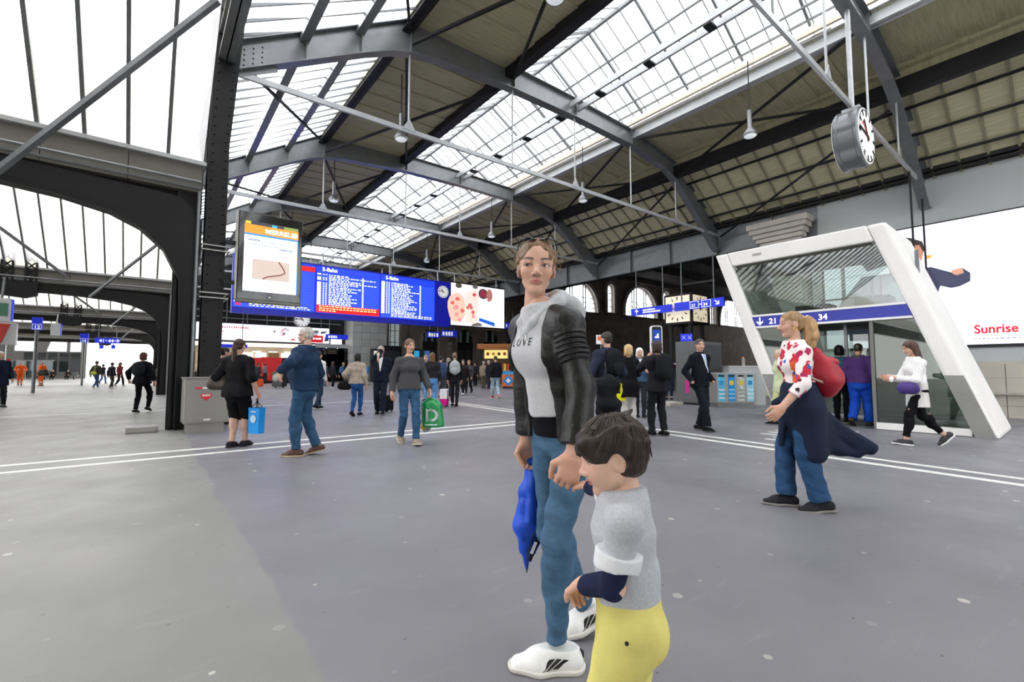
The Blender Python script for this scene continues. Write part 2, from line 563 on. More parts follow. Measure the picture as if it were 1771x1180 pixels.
# glazed slope on the left
bw = .54
def slope_pt(x): return zat(TOP, x) + .06
rows = [(1.0, 2.55), (2.75, 3.9), (4.1, 5.3)]
for xa, xb in rows:
    pm = MB().prism([(xa - .08, .02, slope_pt(xa - .08)), (xb + .08, .02, slope_pt(xb + .08)), (xb + .08, .02, slope_pt(xb + .08) + .012), (xa - .08, .02, slope_pt(xa - .08) + .012)], (0, bw - .04, 0)).mesh('roof_pane', PANE)
    for k in range(0, 113):
        y = Y0 + k * bw
        link('roof_pane', pm, ceiling, T(0, y)) if y > -8 else None
bm_ = MB().beam((1.0, 0, slope_pt(1.0) - .03), (5.4, 0, slope_pt(5.4) - .03), .035, .07).mesh('glazing_bar', BAR)
for k in range(0, 113):
    if Y0 + k * bw > -8:
        link('glazing_bar', bm_, ceiling, T(0, Y0 + k * bw))
# lantern over the middle: gable glazing
RX, RZ, EL, ER, EZ = 12.2, 13.75, 8.95, 15.5, 11.85
lw = .6
kk = [k for k in range(102) if Y0 + k * lw > -2.0]
def lant(xa, za, xb, zb, name):
    pm = MB().prism([(xa, .015, za), (xb, .015, zb), (xb, .015, zb + .012), (xa, .015, za + .012)], (0, lw - .03, 0)).mesh(name, PANE)
    for k in kk:
        link(name, pm, ceiling, T(0, Y0 + k * lw))
lant(EL, EZ, RX, RZ, 'lantern_pane')
lant(RX, RZ, ER, EZ, 'lantern_pane')
for xa, za, xb, zb in ((EL, EZ, RX, RZ), (RX, RZ, ER, EZ)):
    bm_ = MB().beam((xa, 0, za - .02), (xb, 0, zb - .02), .025, .05).mesh('lantern_bar', BAR)
    bh = MB().beam((xa, 0, za - .06), (xb, 0, zb - .06), .07, .1).mesh('lantern_rafter', BAR)
    for k in kk:
        link('lantern_bar', bm_, ceiling, T(0, Y0 + k * lw))
    for k in range(24):
        link('lantern_rafter', bh, ceiling, T(0, -1.4 + k * 2.03))
for x, z, s in ((RX, RZ - .1, .12), (10.6, 12.75, .07), (13.3, 13.0, .06), (14.9, 12.05, .06), (15.3, 11.85, .06)):
    long_beam('lantern_purlin', x, z - s / 2, s, s, BAR)
for x in (EL, ER):
    pm = MB().box(x - .008, x + .008, 0, .58, 11.42, EZ).mesh('upstand_pane', PANE)
    for k in kk:
        link('upstand_pane', pm, ceiling, T(0, Y0 + k * lw))
PIPE = mat('cream_pipe', '#d9cdb8', .5)
long_beam('drain_pipe', 15.4, 11.45, .1, .1, PIPE)
# wind bracing between frames
for i in range(0, len(AR) - 1):
    ya, yb = AR[i], AR[i + 1]
    for (xa, xb) in ((5.45, 9.1), (15.6, 19.0)):
        MB().beam((xa, ya + .2, zat(BOT, xa) + .25), (xb, yb - .2, zat(BOT, xb) + .25), .08, .08).build('wind_brace', STEEL_D, ceiling)
        MB().beam((xb, ya + .2, zat(BOT, xb) + .2), (xa, yb - .2, zat(BOT, xa) + .2), .08, .08).build('wind_brace', STEEL_D, ceiling)
    MB().beam((19.1, ya + .2, 9.9), (22.6, yb - .3, 8.0), .07, .07).build('wind_brace', STEEL_D, ceiling)
    MB().beam((1.3, ya + .2, 8.3), (5.3, yb - .3, 10.7), .07, .07).build('wind_brace', STEEL_D, ceiling)

# ------------------------------------------------------------------ girder and wall on the right
girder = thing('wall_girder', 'long grey plate girder with stiffeners carrying the roof frames over the opening', 'girder', (22.9, 20, 7.1))
MB().box(22.88, 22.92, 7.0, Y1, 7.13, 8.5).build('web', STEEL, girder)
MB().box(22.65, 23.15, 7.0, Y1, 7.08, 7.13).build('bottom_flange', STEEL_D, girder)
MB().box(22.6, 23.2, Y0, Y1, 8.5, 8.56).build('top_flange', STEEL_D, girder)
MB().box(22.5, 22.75, Y0, Y1, 8.62, 8.82).build('cable_tray', STEEL_D, girder)
gs = MB().box(22.72, 22.9, -.015, .015, 7.13, 8.5).mesh('stiffener', STEEL)
for k in range(14):
    link('stiffener', gs, girder, T(0, 8.8 + k * 2.7))
wr = MB()
wr.box(22.95, 23.4, -46, 7.3, 1.5, 8.6)
wall_r = wr.build('wall_right', GREYW, kind='structure')
MB().box(22.8, 23.4, -14, 7.3, 0, 1.5).build('stone_base', STONE, wall_r)
# stone parapet of the stairs in front of it
pp = thing('stair_parapet', 'pale stone parapet wall with a ledge at the foot of the big poster wall', 'parapet', (17, -3, 0))
for k in range(7):
    for r, (z0, z1) in enumerate(((0, .3), (.3, .58), (.62, 1.0), (1.0, 1.36))):
        MB().box(16.75 + (0 if r < 2 else .06), 17.2, -9 + k * 1.7 + .006, -9 + (k + 1) * 1.7 - .006, z0 + .004, z1 - .004).build('stone_block', STONE, pp)
MB().box(16.70, 17.2, -9, 2.9, .58, .62).build('ledge', STONE, pp)
# stone pier with moulded capital
pier = thing('stone_pier', 'tall pale stone pier with a stepped moulded capital under the girder', 'pier', (22.9, 8.3, 0))
for k in range(9):
    MB().box(22.2, 23.6, 7.45, 9.15, k * .72 + .008, (k + 1) * .72 - .008).build('stone_course', STONE, pier, bevel=.015)
for k, (e, z0, z1) in enumerate(((.05, 6.5, 6.75), (.0, 6.75, 7.1), (.12, 7.1, 7.3), (.22, 7.3, 7.5), (.34, 7.5, 7.72), (.42, 7.72, 7.98))):
    MB().box(22.2 - e, 22.62, 7.45 - e, 9.15 + e, z0 + .003, z1 - .003).build('moulding', STONE, pier, bevel=.02)

# ------------------------------------------------------------------ columns and train shed on the left
def column(y):
    t = thing('steel_column', 'dark riveted steel column with flange plates carrying the roof frame', 'column', (1.0, y, 0), group='riveted steel columns of the platform arcade')
    MB().prism([(.80, y - .25, 0), (1.17, y - .25, 0), (1.17, y - .25, 6.0), (1.42, y - .25, 9.6), (.86, y - .25, 9.6), (.80, y - .25, 6.0)], (0, .04, 0)).build('flange_plate', STEEL_P, t)
    MB().box(.80, 1.17, y + .2, y + .24, 0, 9.2).build('flange_plate', STEEL_P, t)
    MB().prism([(.965, y - .21, 0), (1.005, y - .21, 0), (1.12, y - .21, 9.6), (1.0, y - .21, 9.6)], (0, .41, 0)).build('web', STEEL_P, t)
    MB().box(1.1, 1.16, y - .1, y + .2, 0, 8.6).build('side_plate', STEEL_P, t)
    MB().box(.76, 1.21, y - .29, y + .28, 0, .35).build('base_plate', STEEL_P, t)
    rv = MB()
    for k in range(46):
        for x in (.87, 1.1):
            z = .2 + k * .2 + (.1 if x > 1 else 0)
            xx = x + max(0, z - 6) * (.03 if x < 1 else .06)
            rv.lathe((xx, y - .25, z), (0, -1, 0), [(0, .026), (.012, .022), (.02, .009), (.021, 0)], 6, cap=False)
    rv.build('rivets', STEEL_P, t, kind='stuff')
    for z in (2.75, 3.75):
        c = MB()
        for dz in (-.05, .05):
            c.box(.74, 1.25, y - .32, y - .27, z + dz - .012, z + dz + .012)
            c.tube((.75, y - .34, z + dz), (.75, y + .3, z + dz), .014, 6)
            c.tube((1.23, y - .34, z + dz), (1.23, y + .3, z + dz), .014, 6)
        c.build('clamp', STAINLESS, t)
    # inner leg and bracket arch towards the tracks
    MB().box(.30, .72, y + .02, y + .3, 0, 5.2).build('inner_leg', STEEL_P, t)
    MB().box(.33, .37, y - .1, y + .02, 0, 4.9).build('inner_flange', STEEL_P, t)
    low = [(.44, 0), (.44, 2.3), (.41, 3.0), (.12, 3.62), (-.26, 3.98), (-.72, 4.2), (-1.4, 4.35), (-2.4, 4.45), (-3.6, 4.5), (-4.9, 4.42)]
    up = [(.60, 0), (.62, 2.3), (.75, 3.6), (.75, 4.3), (.4, 4.75), (-.2, 4.8), (-1.2, 4.85), (-2.4, 4.9), (-3.6, 4.9), (-4.9, 4.9)]
    MB().strip([(p[0], y - .12, p[1]) for p in low], [(p[0], y - .12, p[1]) for p in up], (0, .1, 0)).build('bracket_arch', STEEL_P, t)
    MB().strip([(p[0], y - .24, p[1]) for p in low], [(p[0], y + .1, p[1]) for p in low], (-.02, 0, .04)).build('bracket_flange', STEEL_P, t)
    MB().beam((.66, y - 2.75, 7.4), (-2.2, y - .25, 4.45), .09, .09).build('brace', STEEL, t)
    MB().beam((-5.6, y - 2.75, 7.4), (-3.0, y - .25, 5.3), .09, .09).build('brace', STEEL, t)
    MB().tube((.68, y - .2, 0), (.68, y - .2, 4.9), .035, 6).build('downpipe', STEEL, t)
    MB().prism([(.2, y - .28, 9.6), (1.1, y - .28, 9.6), (1.1, y - .28, 8.9)], (0, .06, 0)).build('gusset', STEEL_D, t)
for y in (11.5, 27.7, 43.9, 60.1):
    column(y)
FASC = mat('valley_fascia', '#6d6a63', .6, var=.1, scale=2)
shed = thing('wall_left', None, None, (-5, 20, 4.8), kind='structure')
XL = -16.0
for vi, v in enumerate((11.5, 27.7, 43.9, 60.1, 76.3)):
    for k in range(14):
        MB().box(.72 - k * 1.2, .72 - (k + 1) * 1.2 + .012, v - .12, v + .12, 4.92, 5.48).build('valley_beam_panel', FASC, shed)
    MB().box(XL, .78, v - .22, v + .1, 5.48, 5.56).build('sill', STEEL_W, shed)
    MB().box(XL, .75, v + .15, v + .5, 4.55, 5.5).build('gutter', STEEL_D, shed)
    for zz, dy in ((4.98, -.2), (5.1, -.24)):
        MB().tube((XL, v + dy, zz), (.7, v + dy, zz), .03, 6).build('conduit', STEEL, shed)
    gw = .62
    yt, zt = v - 7.9, 5.6 + 7.9 * .776
    pm = MB().prism([(0, v - .05, 5.58), (0, yt, zt), (0, yt, zt + .015), (0, v - .05, 5.595)], (gw - .04, 0, 0)).mesh('roof_pane', PANE_D)
    bm_ = MB().beam((0, v - .05, 5.55), (0, yt, zt - .03), .06, .1).mesh('glazing_bar', STEEL)
    nm = MB().prism([(0, v + .4, 5.58), (0, v + 8.1, 11.75), (0, v + 8.1, 11.81), (0, v + .4, 5.64)], (gw - .01, 0, 0)).mesh('roof_sheet', DECK)  # unseen rising slope, made opaque to cut the light in the shed
    for k in range(27):
        x = .13 - k * gw
        link('roof_pane', pm, shed, T(x + .02))
        link('glazing_bar', bm_, shed, T(x))
        link('roof_sheet', nm, shed, T(x + .005))
    MB().box(XL, .8, yt - .15, yt + .05, zt - .3, zt + .1).build('ridge_beam', STEEL_D, shed)
    # lattice posts hanging beside the tracks
    for x in (-4.05, -4.75):
        lt = MB()
        for sx in (-.16, .16):
            lt.box(x + sx - .03, x + sx + .03, v - .25, v + .05, 4.5, 8.4)
        for j in range(13):
            z = 4.55 + j * .3
            lt.beam((x - .14, v - .22, z), (x + .14, v - .22, z + .3), .05, .02, (0, 1, 0))
            lt.beam((x + .14, v - .22, z), (x - .14, v - .22, z + .3), .05, .02, (0, 1, 0))
        lt.build('lattice_post', STEEL_P, shed)
    MB().prism([(-5.0, v - .3, 4.3), (-4.2, v - .3, 4.22), (-3.85, v - .3, 4.35), (-3.8, v - .3, 4.9), (-5.0, v - .3, 4.9)], (0, .4, 0)).build('post_shoe', STEEL_P, shed)

# ------------------------------------------------------------------ the hall and the shed go on behind the viewer
RB0, RB1 = -46.0, Y0
MB().prism([(5.3, RB0, 11.15), (9.1, RB0, 11.4), (9.1, RB0, 11.5), (5.3, RB0, 11.25)], (0, RB1 - RB0, 0)).build('rear_roof_deck', DECK, ceiling)
MB().prism([(15.7, RB0, 11.4), (19.1, RB0, 10.9), (19.1, RB0, 11.0), (15.7, RB0, 11.5)], (0, RB1 - RB0, 0)).build('rear_roof_deck', DECK, ceiling)
MB().prism([(19.0, RB0, 10.95), (23.1, RB0, 8.5), (23.1, RB0, 8.6), (19.0, RB0, 11.05)], (0, RB1 - RB0, 0)).build('rear_roof_deck', BOARD, ceiling)
MB().prism([(1.0, RB0, 8.4), (5.3, RB0, 11.1), (5.3, RB0, 11.12), (1.0, RB0, 8.42)], (0, RB1 - RB0 + 5.4, 0)).build('rear_roof_pane', PANE, ceiling)
MB().prism([(EL, RB0, EZ), (RX, RB0, RZ), (RX, RB0, RZ + .02), (EL, RB0, EZ + .02)], (0, -2.0 - RB0, 0)).build('rear_roof_pane', PANE, ceiling)
MB().prism([(RX, RB0, RZ), (ER, RB0, EZ), (ER, RB0, EZ + .02), (RX, RB0, RZ + .02)], (0, -2.0 - RB0, 0)).build('rear_roof_pane', PANE, ceiling)
wfront = MB().box(-60, 23.4, RB0 - .5, RB0, 0, .8).build('wall_front', GREYW, kind='structure')
for k in range(14):
    MB().box(-60 + k * 6.0, -59.3 + k * 6.0, RB0 - .5, RB0, .8, 14).build('facade_pier', GREYW, wfront)
    MB().box(-59.3 + k * 6.0, -54 + k * 6.0, RB0 - .3, RB0 - .28, .8, 14).build('fill_light_pane', PANE, wfront)  # unseen end wall glazed to add frontal light in the hall
fl2 = MB().box(-60, 95, RB0, -16, -.3, 0).build('floor_rear', MATS.get('station_asphalt') or bpy.data.materials['station_asphalt'], kind='structure')
for v in (-4.7, -20.9, -37.1):
    MB().box(-60, .72, v - .12, v + .5, 4.6, 5.5).build('rear_valley_beam', STEEL_D, shed)
    for s_ in (-1, 1):
        MB().prism([(-60, v, 5.6), (-60, v + s_ * 8.1, 11.85), (-60, v + s_ * 8.1, 11.87), (-60, v, 5.62)], (60.7, 0, 0)).build('rear_roof_pane' if s_ < 0 else 'rear_roof_sheet', PANE_D if s_ < 0 else DECK, shed)  # rising slopes behind the viewer kept opaque to lower the light
    for xx in (.75, -14, -29, -44):
        MB().box(xx, xx + .45, v - .3, v + .3, 0, 5.0).build('rear_column', STEEL_P, shed)
for v in (11.5, 27.7, 43.9, 60.1, 76.3):
    MB().box(-60, XL, v - .12, v + .5, 4.6, 5.5).build('outer_valley_beam', STEEL_D, shed)
    for s_ in (-1, 1):
        MB().prism([(-60, v, 5.6), (-60, v + s_ * 8.1, 11.85), (-60, v + s_ * 8.1, 11.87), (-60, v, 5.62)], (60 + XL, 0, 0)).build('outer_roof_pane' if s_ < 0 else 'outer_roof_sheet', PANE_D if s_ < 0 else DECK, shed)  # outer rising slopes opaque as well, for less light below
# ------------------------------------------------------------------ end wall and the great dark hall beyond the girder
WY = 48.0
def arch_wall(mb, x0, x1, y, th, z0, z1, ops, n=14):
    """wall in the x-direction with round-headed openings (cx, half width, sill, springing)"""
    x = x0
    for cx, hw, sill, spr in ops:
        mb.box(x, cx - hw, y, y + th, z0, z1)
        if sill > z0 + .01:
            mb.box(cx - hw, cx + hw, y, y + th, z0, sill)
        P = [(cx - hw * math.cos(math.pi * i / n), spr + hw * math.sin(math.pi * i / n)) for i in range(n + 1)]
        mb.strip([(p[0], y, p[1]) for p in P], [(p[0], y, z1) for p in P], (0, th, 0))
        x = cx + hw
    mb.box(x, x1, y, y + th, z0, z1)
def arch_ring(cx, hw, sill, spr, y, w, d, m, parent, n=14):
    P = [(cx - hw, sill)] + [(cx - hw * math.cos(math.pi * i / n), spr + hw * math.sin(math.pi * i / n)) for i in range(n + 1)] + [(cx + hw, sill)]
    k = hw + w
    Q = [(cx - k, sill)] + [(cx - k * math.cos(math.pi * i / n), spr + k * math.sin(math.pi * i / n)) for i in range(n + 1)] + [(cx + k, sill)]
    MB().strip([(p[0], y, p[1]) for p in P], [(q[0], y, q[1]) for q in Q], (0, -d, 0)).build('arch_surround', m, parent)
wallb = thing('wall_back', None, None, (30, WY, 0), kind='structure')
def wx(px, py=600): return at(px, py, Y=WY)[0]
big = []
for l, r, ts, sl in ((971, 1033, 487, 538), (1050.5, 1062, 492, 541), (1081, 1136, 498, 548.5), (1147, 1158, 505, 553), (1228, 1238, 520, 561), (1246, 1290, 526, 565)):
    cx = (wx(l) + wx(r)) / 2; hw = (wx(r) - wx(l)) / 2
    zt = at((l + r) / 2, ts, Y=WY)[2]; zs = at((l + r) / 2, sl, Y=WY)[2]
    big.append((cx, hw, zs, max(zs + .5, zt - hw)))
w = MB()
arch_wall(w, wx(900), 130, WY, .9, 0, 22, big)
w.build('stone_upper_wall', STONE_D, wallb)
GLAZ = glassy('hall_window_glass', '#f4f8ff', 0.0, haze=.35)
for cx, hw, zs, spr in big:
    wn = MB()
    P = [(cx - hw, zs)] + [(cx - hw * math.cos(math.pi * i / 14), spr + hw * math.sin(math.pi * i / 14)) for i in range(15)] + [(cx + hw, zs)]
    wn.prism([(p[0], WY + .45, p[1]) for p in P], (0, .02, 0))
    wo = wn.build('arched_pane', GLAZ, wallb)
    mu = MB()
    if hw > 1.2:
        for f in (-.4, -.28, .28, .4):
            mu.box(cx + f * hw * 1.1 - .07, cx + f * hw * 1.1 + .07, WY + .3, WY + .42, zs, spr + hw * .92)
    for k in range(1, 4):
        z = zs + (spr - zs + hw * .6) * k / 4
        mu.box(cx - hw, cx + hw, WY + .3, WY + .4, z - .04, z + .04)
    mu.build('window_bars', BAR, wo)
    arch_ring(cx, hw, zs, spr, WY, .55, .25, STONE, wallb)
    MB().box(cx - hw - .6, cx + hw + .6, WY - .3, WY, zs - .4, zs).build('window_sill', STONE_D, wallb)
# the rest of the dark hall: roof, side and near walls
DARK = mat('dark_plaster', '#4a4540', .9, var=.2, scale=.5)  # one dark brown-grey with random tone variation
MB().box(23.0, 130, 6.6, WY + 1, 17.0, 17.4).build('dark_hall_roof', DARK, ceiling)
for k in range(6):
    MB().beam((24, 12 + k * 7, 16.6), (129, 12 + k * 7, 16.6), .5, .8).build('dark_hall_rafter', DARK, ceiling)
wfr = MB().box(129.6, 130, 7.0, WY + 1, 0, 8).build('wall_far_right', DARK, kind='structure')
for k in range(8):
    MB().box(129.75, 129.8, 7.2 + k * 5.1, 12.1 + k * 5.1, 8, 17).build('added_light_pane', GLAZ, wfr)  # glazing out of view, added to let dim light into this hall
    MB().box(129.6, 130, 12.1 + k * 5.1, 12.3 + k * 5.1, 8, 17).build('added_light_post', DARK, wfr)
MB().box(23.4, 130, 6.6, 7.0, 0, 17).build('wall_near_right', DARK, kind='structure')
MB().box(22.95, 23.3, 7.0, WY, 8.55, 17.0).build('clerestory_wall', DARK, wallb)
MB().tube(at(1183, 492, D=34.0), at(1236, 484.5, D=30.0), .07, 8).build('light_track', STEEL_W, ceiling)
for k in range(5):
    q = at(1183, 492, D=34.0) * (1 - k / 4) + at(1236, 484.5, D=30.0) * k / 4
    MB().tube(q, (q[0], q[1], 17.0), .03, 6).build('track_hanger', STEEL_D, ceiling)
# stone front with round-headed doors between board and woman
fx0, fx1 = wx(690), wx(900)
low = []
for c, hwp in ((744, 14), (805, 15), (849, 14), (889, 13)):
    cx = wx(c); hw = (wx(c + hwp) - wx(c - hwp)) / 2
    zt = at(c, 570, Y=WY)[2]
    low.append((cx, hw, 0.0, zt - hw))
w = MB()
arch_wall(w, fx0, fx1, WY, .8, 0, 12, low)
w.build('stone_front', STONE_D, wallb)
TEAL = mat('teal_fanlight', '#a9c4bf', .3, var=.1, scale=3)
DOORM = mat('dark_bronze_door', '#26231f', .5)
for k, (cx, hw, zs, spr) in enumerate(low):
    d = thing('door_%d' % (k + 1), None, None, (cx, WY + .4, 0), kind='structure')
    MB().box(cx - hw, cx + hw, WY + .3, WY + .4, 0, spr - .6).build('door_leaf', DOORM, d)
    MB().box(cx - hw, cx + hw, WY + .2, WY + .4, spr - .9, spr - .35).build('transom', DOORM, d)
    for q in range(5):
        a = -.8 + q * .4
        hh = math.sqrt(max(.02, 1 - (abs(a) + .12) ** 2)) * hw
        MB().box(cx + (a - .13) * hw, cx + (a + .13) * hw, WY + .3, WY + .34, spr - .35, spr + hh * .92).build('fanlight_pane', TEAL if q in (0, 1, 3) else DOORM, d)
    for q in (-.45, .45):
        MB().box(cx + (q - .3) * hw, cx + (q + .3) * hw, WY + .27, WY + .3, .7, spr - 1.3).build('door_pane', mat('dim_glass', '#4c5350', .2), d)
    arch_ring(cx, hw, 0, spr, WY, .28, .18, STONE_D, wallb)
for k, px in enumerate((775, 827, 869)):
    x = wx(px)
    MB().box(x - .35, x + .35, WY - .35, WY, 0, 7).build('pilaster', STONE_D, wallb)
    ln = thing('wall_lantern', 'small round wall lantern on the stone front between arched doors', 'lantern', (x, WY - .5, 4.2), group='wall lanterns on the stone front')
    MB().ball((x, WY - .65, 4.3), .33, 10, 6).build('globe', mat('smoky_globe', '#8a8378', .3), ln, smooth='all')
    MB().box(x - .1, x + .1, WY - .6, WY - .35, 4.5, 4.75).build('bracket', DOORM, ln)
# pale stone pier, tall glazed strip, green shop glass and the shop at the end of the hall
PALE = mat('grey_ashlar', '#b4b4b0', .75, var=.06, scale=.8)
px0, px1 = wx(597), wx(655)
for r in range(16):
    for c in range(4):
        a = px0 + (px1 - px0) * c / 4; b = px0 + (px1 - px0) * (c + 1) / 4
        MB().box(a + .01, b - .01, WY - 2.2, WY, r * .72 + .01, (r + 1) * .72 - .01).build('ashlar_block', PALE if (r + c) % 2 else mat('grey_ashlar_b', '#adada9', .75, var=.06, scale=.8), wallb)
MB().box(px1, wx(666), WY - 1.0, WY, 0, 12).build('brown_pier', STONE_D, wallb)
MB().box(wx(690), wx(700), WY - .6, WY, 0, 12).build('brown_pier', STONE_D, wallb)
sw = thing('window_1', None, None, (wx(678), WY, 0), kind='structure')
xa, xb = wx(666), wx(690)
PALEG = mat('pale_lit_glass', '#cfdcd8', .25, var=.12, scale=2, emit=.25)
for r in range(6):
    for c in range(3):
        MB().box(xa + (xb - xa) * c / 3 + .06, xa + (xb - xa) * (c + 1) / 3 - .06, WY - .1, WY - .05, 3 + r * 1.3, 3 + (r + 1) * 1.3 - .06).build('window_pane', PALEG, sw)
MB().box(xa, xb, WY - .04, WY + .1, 0, 12).build('window_frame', STEEL_D, sw)
MB().box(1.3, px0, WY, WY + .4, 4.6, 12.5).build('end_gable', STEEL_D, wallb)
MB().box(px0, fx1, WY + .9, WY + 1.2, 0, 14).build('inner_wall', DARK, wallb)
ga, gb = wx(540), wx(597)
gfront = thing('shop_front', 'dark green glazed shop front beside the pale stone pier', 'shop front', (ga, WY - 1, 0))
GREEN = glassy('green_shop_glass', '#3c5a50', .06)
for c in range(3):
    MB().box(ga + (gb - ga) * c / 3 + .05, ga + (gb - ga) * (c + 1) / 3 - .05, WY - 1.0, WY - .95, .1, 3.4).build('shop_pane', GREEN, gfront)
MB().box(ga, gb, WY - 1.1, WY - .8, 3.4, 3.8).build('fascia', STEEL_W, gfront)
MB().box(ga, gb, WY - .1, WY, 0, 3.4).build('back_wall', mat('dark_green_wall', '#21332c', .7), gfront)
sx0, sx1 = 2.2, wx(540)
LITW = mat('lit_white_panel', '#fff6ea', .5, emit=.9)
shop = thing('bright_shop', 'bright white shop counter hall under the long advertisement at the hall end', 'shop', (6, WY, 0))
MB().box(sx0, sx1, WY + 3.0, WY + 3.1, 0, 4.6).build('back_wall', mat('warm_shop_wall', '#d8cdb9', .7, var=.2, scale=1.5), shop)
MB().box(sx0, sx1, WY - .2, WY, 3.35, 4.55).build('light_fascia', LITW, shop)
for k in range(9):
    a = sx0 + (sx1 - sx0) * k / 9
    MB().box(a + .1, a + (sx1 - sx0) / 9 - .1, WY + 2.7, WY + 2.75, 1.2, 2.9).build('menu_panel', LITW if k % 3 else mat('shop_panel_tan', '#a08058', .6), shop)
for k in range(6):
    a = sx0 + 1 + (sx1 - sx0 - 2) * k / 6
    MB().box(a, a + 1.4, WY + 1.2, WY + 2.0, 0, 1.05).build('counter', mat('counter_dark', '#4a4038', .6), shop)
    MB().box(a + .2, a + .9, WY + 1.1, WY + 1.5, 2.9, 3.0).build('ceiling_lamp', LITW, shop)
MB().box(sx0, sx1, WY, WY + 3.1, 4.55, 4.7).build('shop_ceiling', WHITE, shop)
MB().box(1.3, 2.2, WY - .4, WY + 3, 0, 12.5).build('end_pier', STEEL_D, wallb)

# ------------------------------------------------------------------ platform end on the far left
PW = 88.0
pl = thing('wall_far_left', None, None, (-25, PW, 0), kind='structure')
def lx(px): return at(px, 640, Y=PW)[0]
zc, z9 = 3.75, 6.6
GREYP = mat('grey_concrete', '#77787a', .8, var=.08, scale=1)
MB().box(-75, lx(148), PW, PW + .5, 0, zc).build('lower_wall', GREYP, pl)
MB().box(-75, lx(148), PW, PW + .5, z9, 9.5).build('upper_wall', mat('grey_concrete_d', '#6c6e70', .8, var=.08, scale=1), pl)
for a, b in ((-75, -50), (lx(6), lx(22)), (lx(56), lx(78)), (lx(113), lx(119)), (lx(138), lx(148))):
    MB().box(a, b, PW, PW + .5, zc, z9).build('pier', GREYP, pl)
MB().strip([(lx(78), PW, zc), (lx(84), PW, zc + 1.3), (lx(92), PW, zc + 2.2), (lx(103), PW, z9 - .03)], [(lx(78), PW, z9)] * 4, (0, .5, 0)).build('arch_haunch', GREYP, pl)
for a, b in ((lx(22), lx(56)), (lx(78), lx(113)), (lx(119), lx(138))):
    MB().box(a, b, PW + .3, PW + .33, zc, z9).build('window_pane', GLAZ, pl)
for k, (a, b) in enumerate(((40, 58), (64, 78), (82, 98), (102, 118), (121, 138))):
    MB().box(lx(a), lx(b), PW - .06, PW, .6, zc - .2).build('dark_window', mat('dark_window_glass', '#1d2022', .12), pl)
bl = MB().box(-75, 10, 112, 112.3, 0, .5).build('track_wall', GREYW, pl)

# ------------------------------------------------------------------ wayfinding signs
def arrow(pts_dir, c, s, right, up, parent, m=None, d=.012):
    """flat arrow on a sign, pointing along angle pts_dir (degrees, 90 = up)"""
    a = math.radians(pts_dir)
    R = np.array(right, float); Uv = np.array(up, float); n = np.cross(R, Uv)
    def P(x, y):
        return np.array(c, float) + R * (x * math.cos(a) - y * math.sin(a)) * s + Uv * (x * math.sin(a) + y * math.cos(a)) * s
    mb = MB()
    mb.prism([P(-.5, -.07), (P(.4, -.07)), P(.4, .07), P(-.5, .07)], n * d)
    mb.prism([P(.5, 0), P(.06, .42), P(-.04, .32), P(.3, 0), P(-.04, -.32), P(.06, -.42)], n * (d + .002))
    return mb.build('arrow', m or SIGN_BL, parent)
def sign_y(name, label, X, a, b, side=-1, rods=(), ztop=7.1, th=.12):
    """sign in the hall direction, its face towards -x; a,b = pixel (x,top,bottom) ends"""
    A = at(a[0], a[1], X=X); B = at(b[0], b[1], X=X)
    h = (A[2] - at(a[0], a[2], X=X)[2] + B[2] - at(b[0], b[2], X=X)[2]) / 2
    zt = (A[2] + B[2]) / 2
    t = thing(name, label, 'sign', (X, (A[1] + B[1]) / 2, zt - h))
    MB().box(X, X + th, min(A[1], B[1]), max(A[1], B[1]), zt - h, zt).build('sign_panel', SIGN_B, t, bevel=.01)
    for px in rods:
        y = at(px, a[1], X=X + th / 2)[1]
        MB().tube((X + th / 2, y, zt), (X + th / 2, y, ztop), .035, 6).build('hanger_rod', STEEL, t)
    return t, A, B, zt, h
LX, LU = (0, -1, 0), (0, 0, 1)     # a face looking towards -x: its right is -y
t, A, B, zt, h = sign_y('wayfinding_sign', 'blue hanging sign with an upward arrow and two lines of white text', 22.6, (1091, 536, 548.5), (1161, 525, 537.5), rods=(1101, 1147))
arrow(90, (22.595, A[1] - .42, zt - h / 2), h * .75, LX, LU, t)
MK = MB()
random.seed(3)
for r in range(2):
    y = A[1] - .85
    for k in range(9 if r else 7):
        wd = random.uniform(.07, .13)
        MK.box(22.585, 22.6, y, y - wd, zt - h * (.36 + r * .32) - h * .1, zt - h * (.36 + r * .32) + h * .1)
        y -= wd + .03
MK.build('small_text', SIGN_BL, t, kind='stuff')
t, A, B, zt, h = sign_y('wayfinding_sign', 'blue hanging sign reading 21 to 34 with a downward slanting arrow', 22.6, (1166, 525, 539), (1251, 513, 529), rods=(1179, 1235))
L = A[1] - B[1]
for s_, f in (('21', .42), ('34', .66)):
    yc = A[1] - L * f
    letters(s_, h * .55, (22.594, yc + h * .33, zt - h * .75), LX, LU, SIGN_BL, t)
    fr = MB()
    for q in ((-.55, -.5), (.5, .55)):
        fr.box(22.59, 22.6, yc - h * q[0] - h * .05, yc - h * q[1] - h * .05, zt - h * .9, zt - h * .08)
    for q in ((.08, .13), (.85, .9)):
        fr.box(22.59, 22.6, yc - h * .55, yc + h * .5, zt - h * q[0], zt - h * q[1])
    fr.build('number_frame', SIGN_BL, t)
MB().box(22.59, 22.6, A[1] - L * .585, A[1] - L * .53, zt - h * .55, zt - h * .45).build('dash', SIGN_BL, t)
arrow(-45, (22.594, A[1] - L * .88, zt - h / 2), h * .7, LX, LU, t)

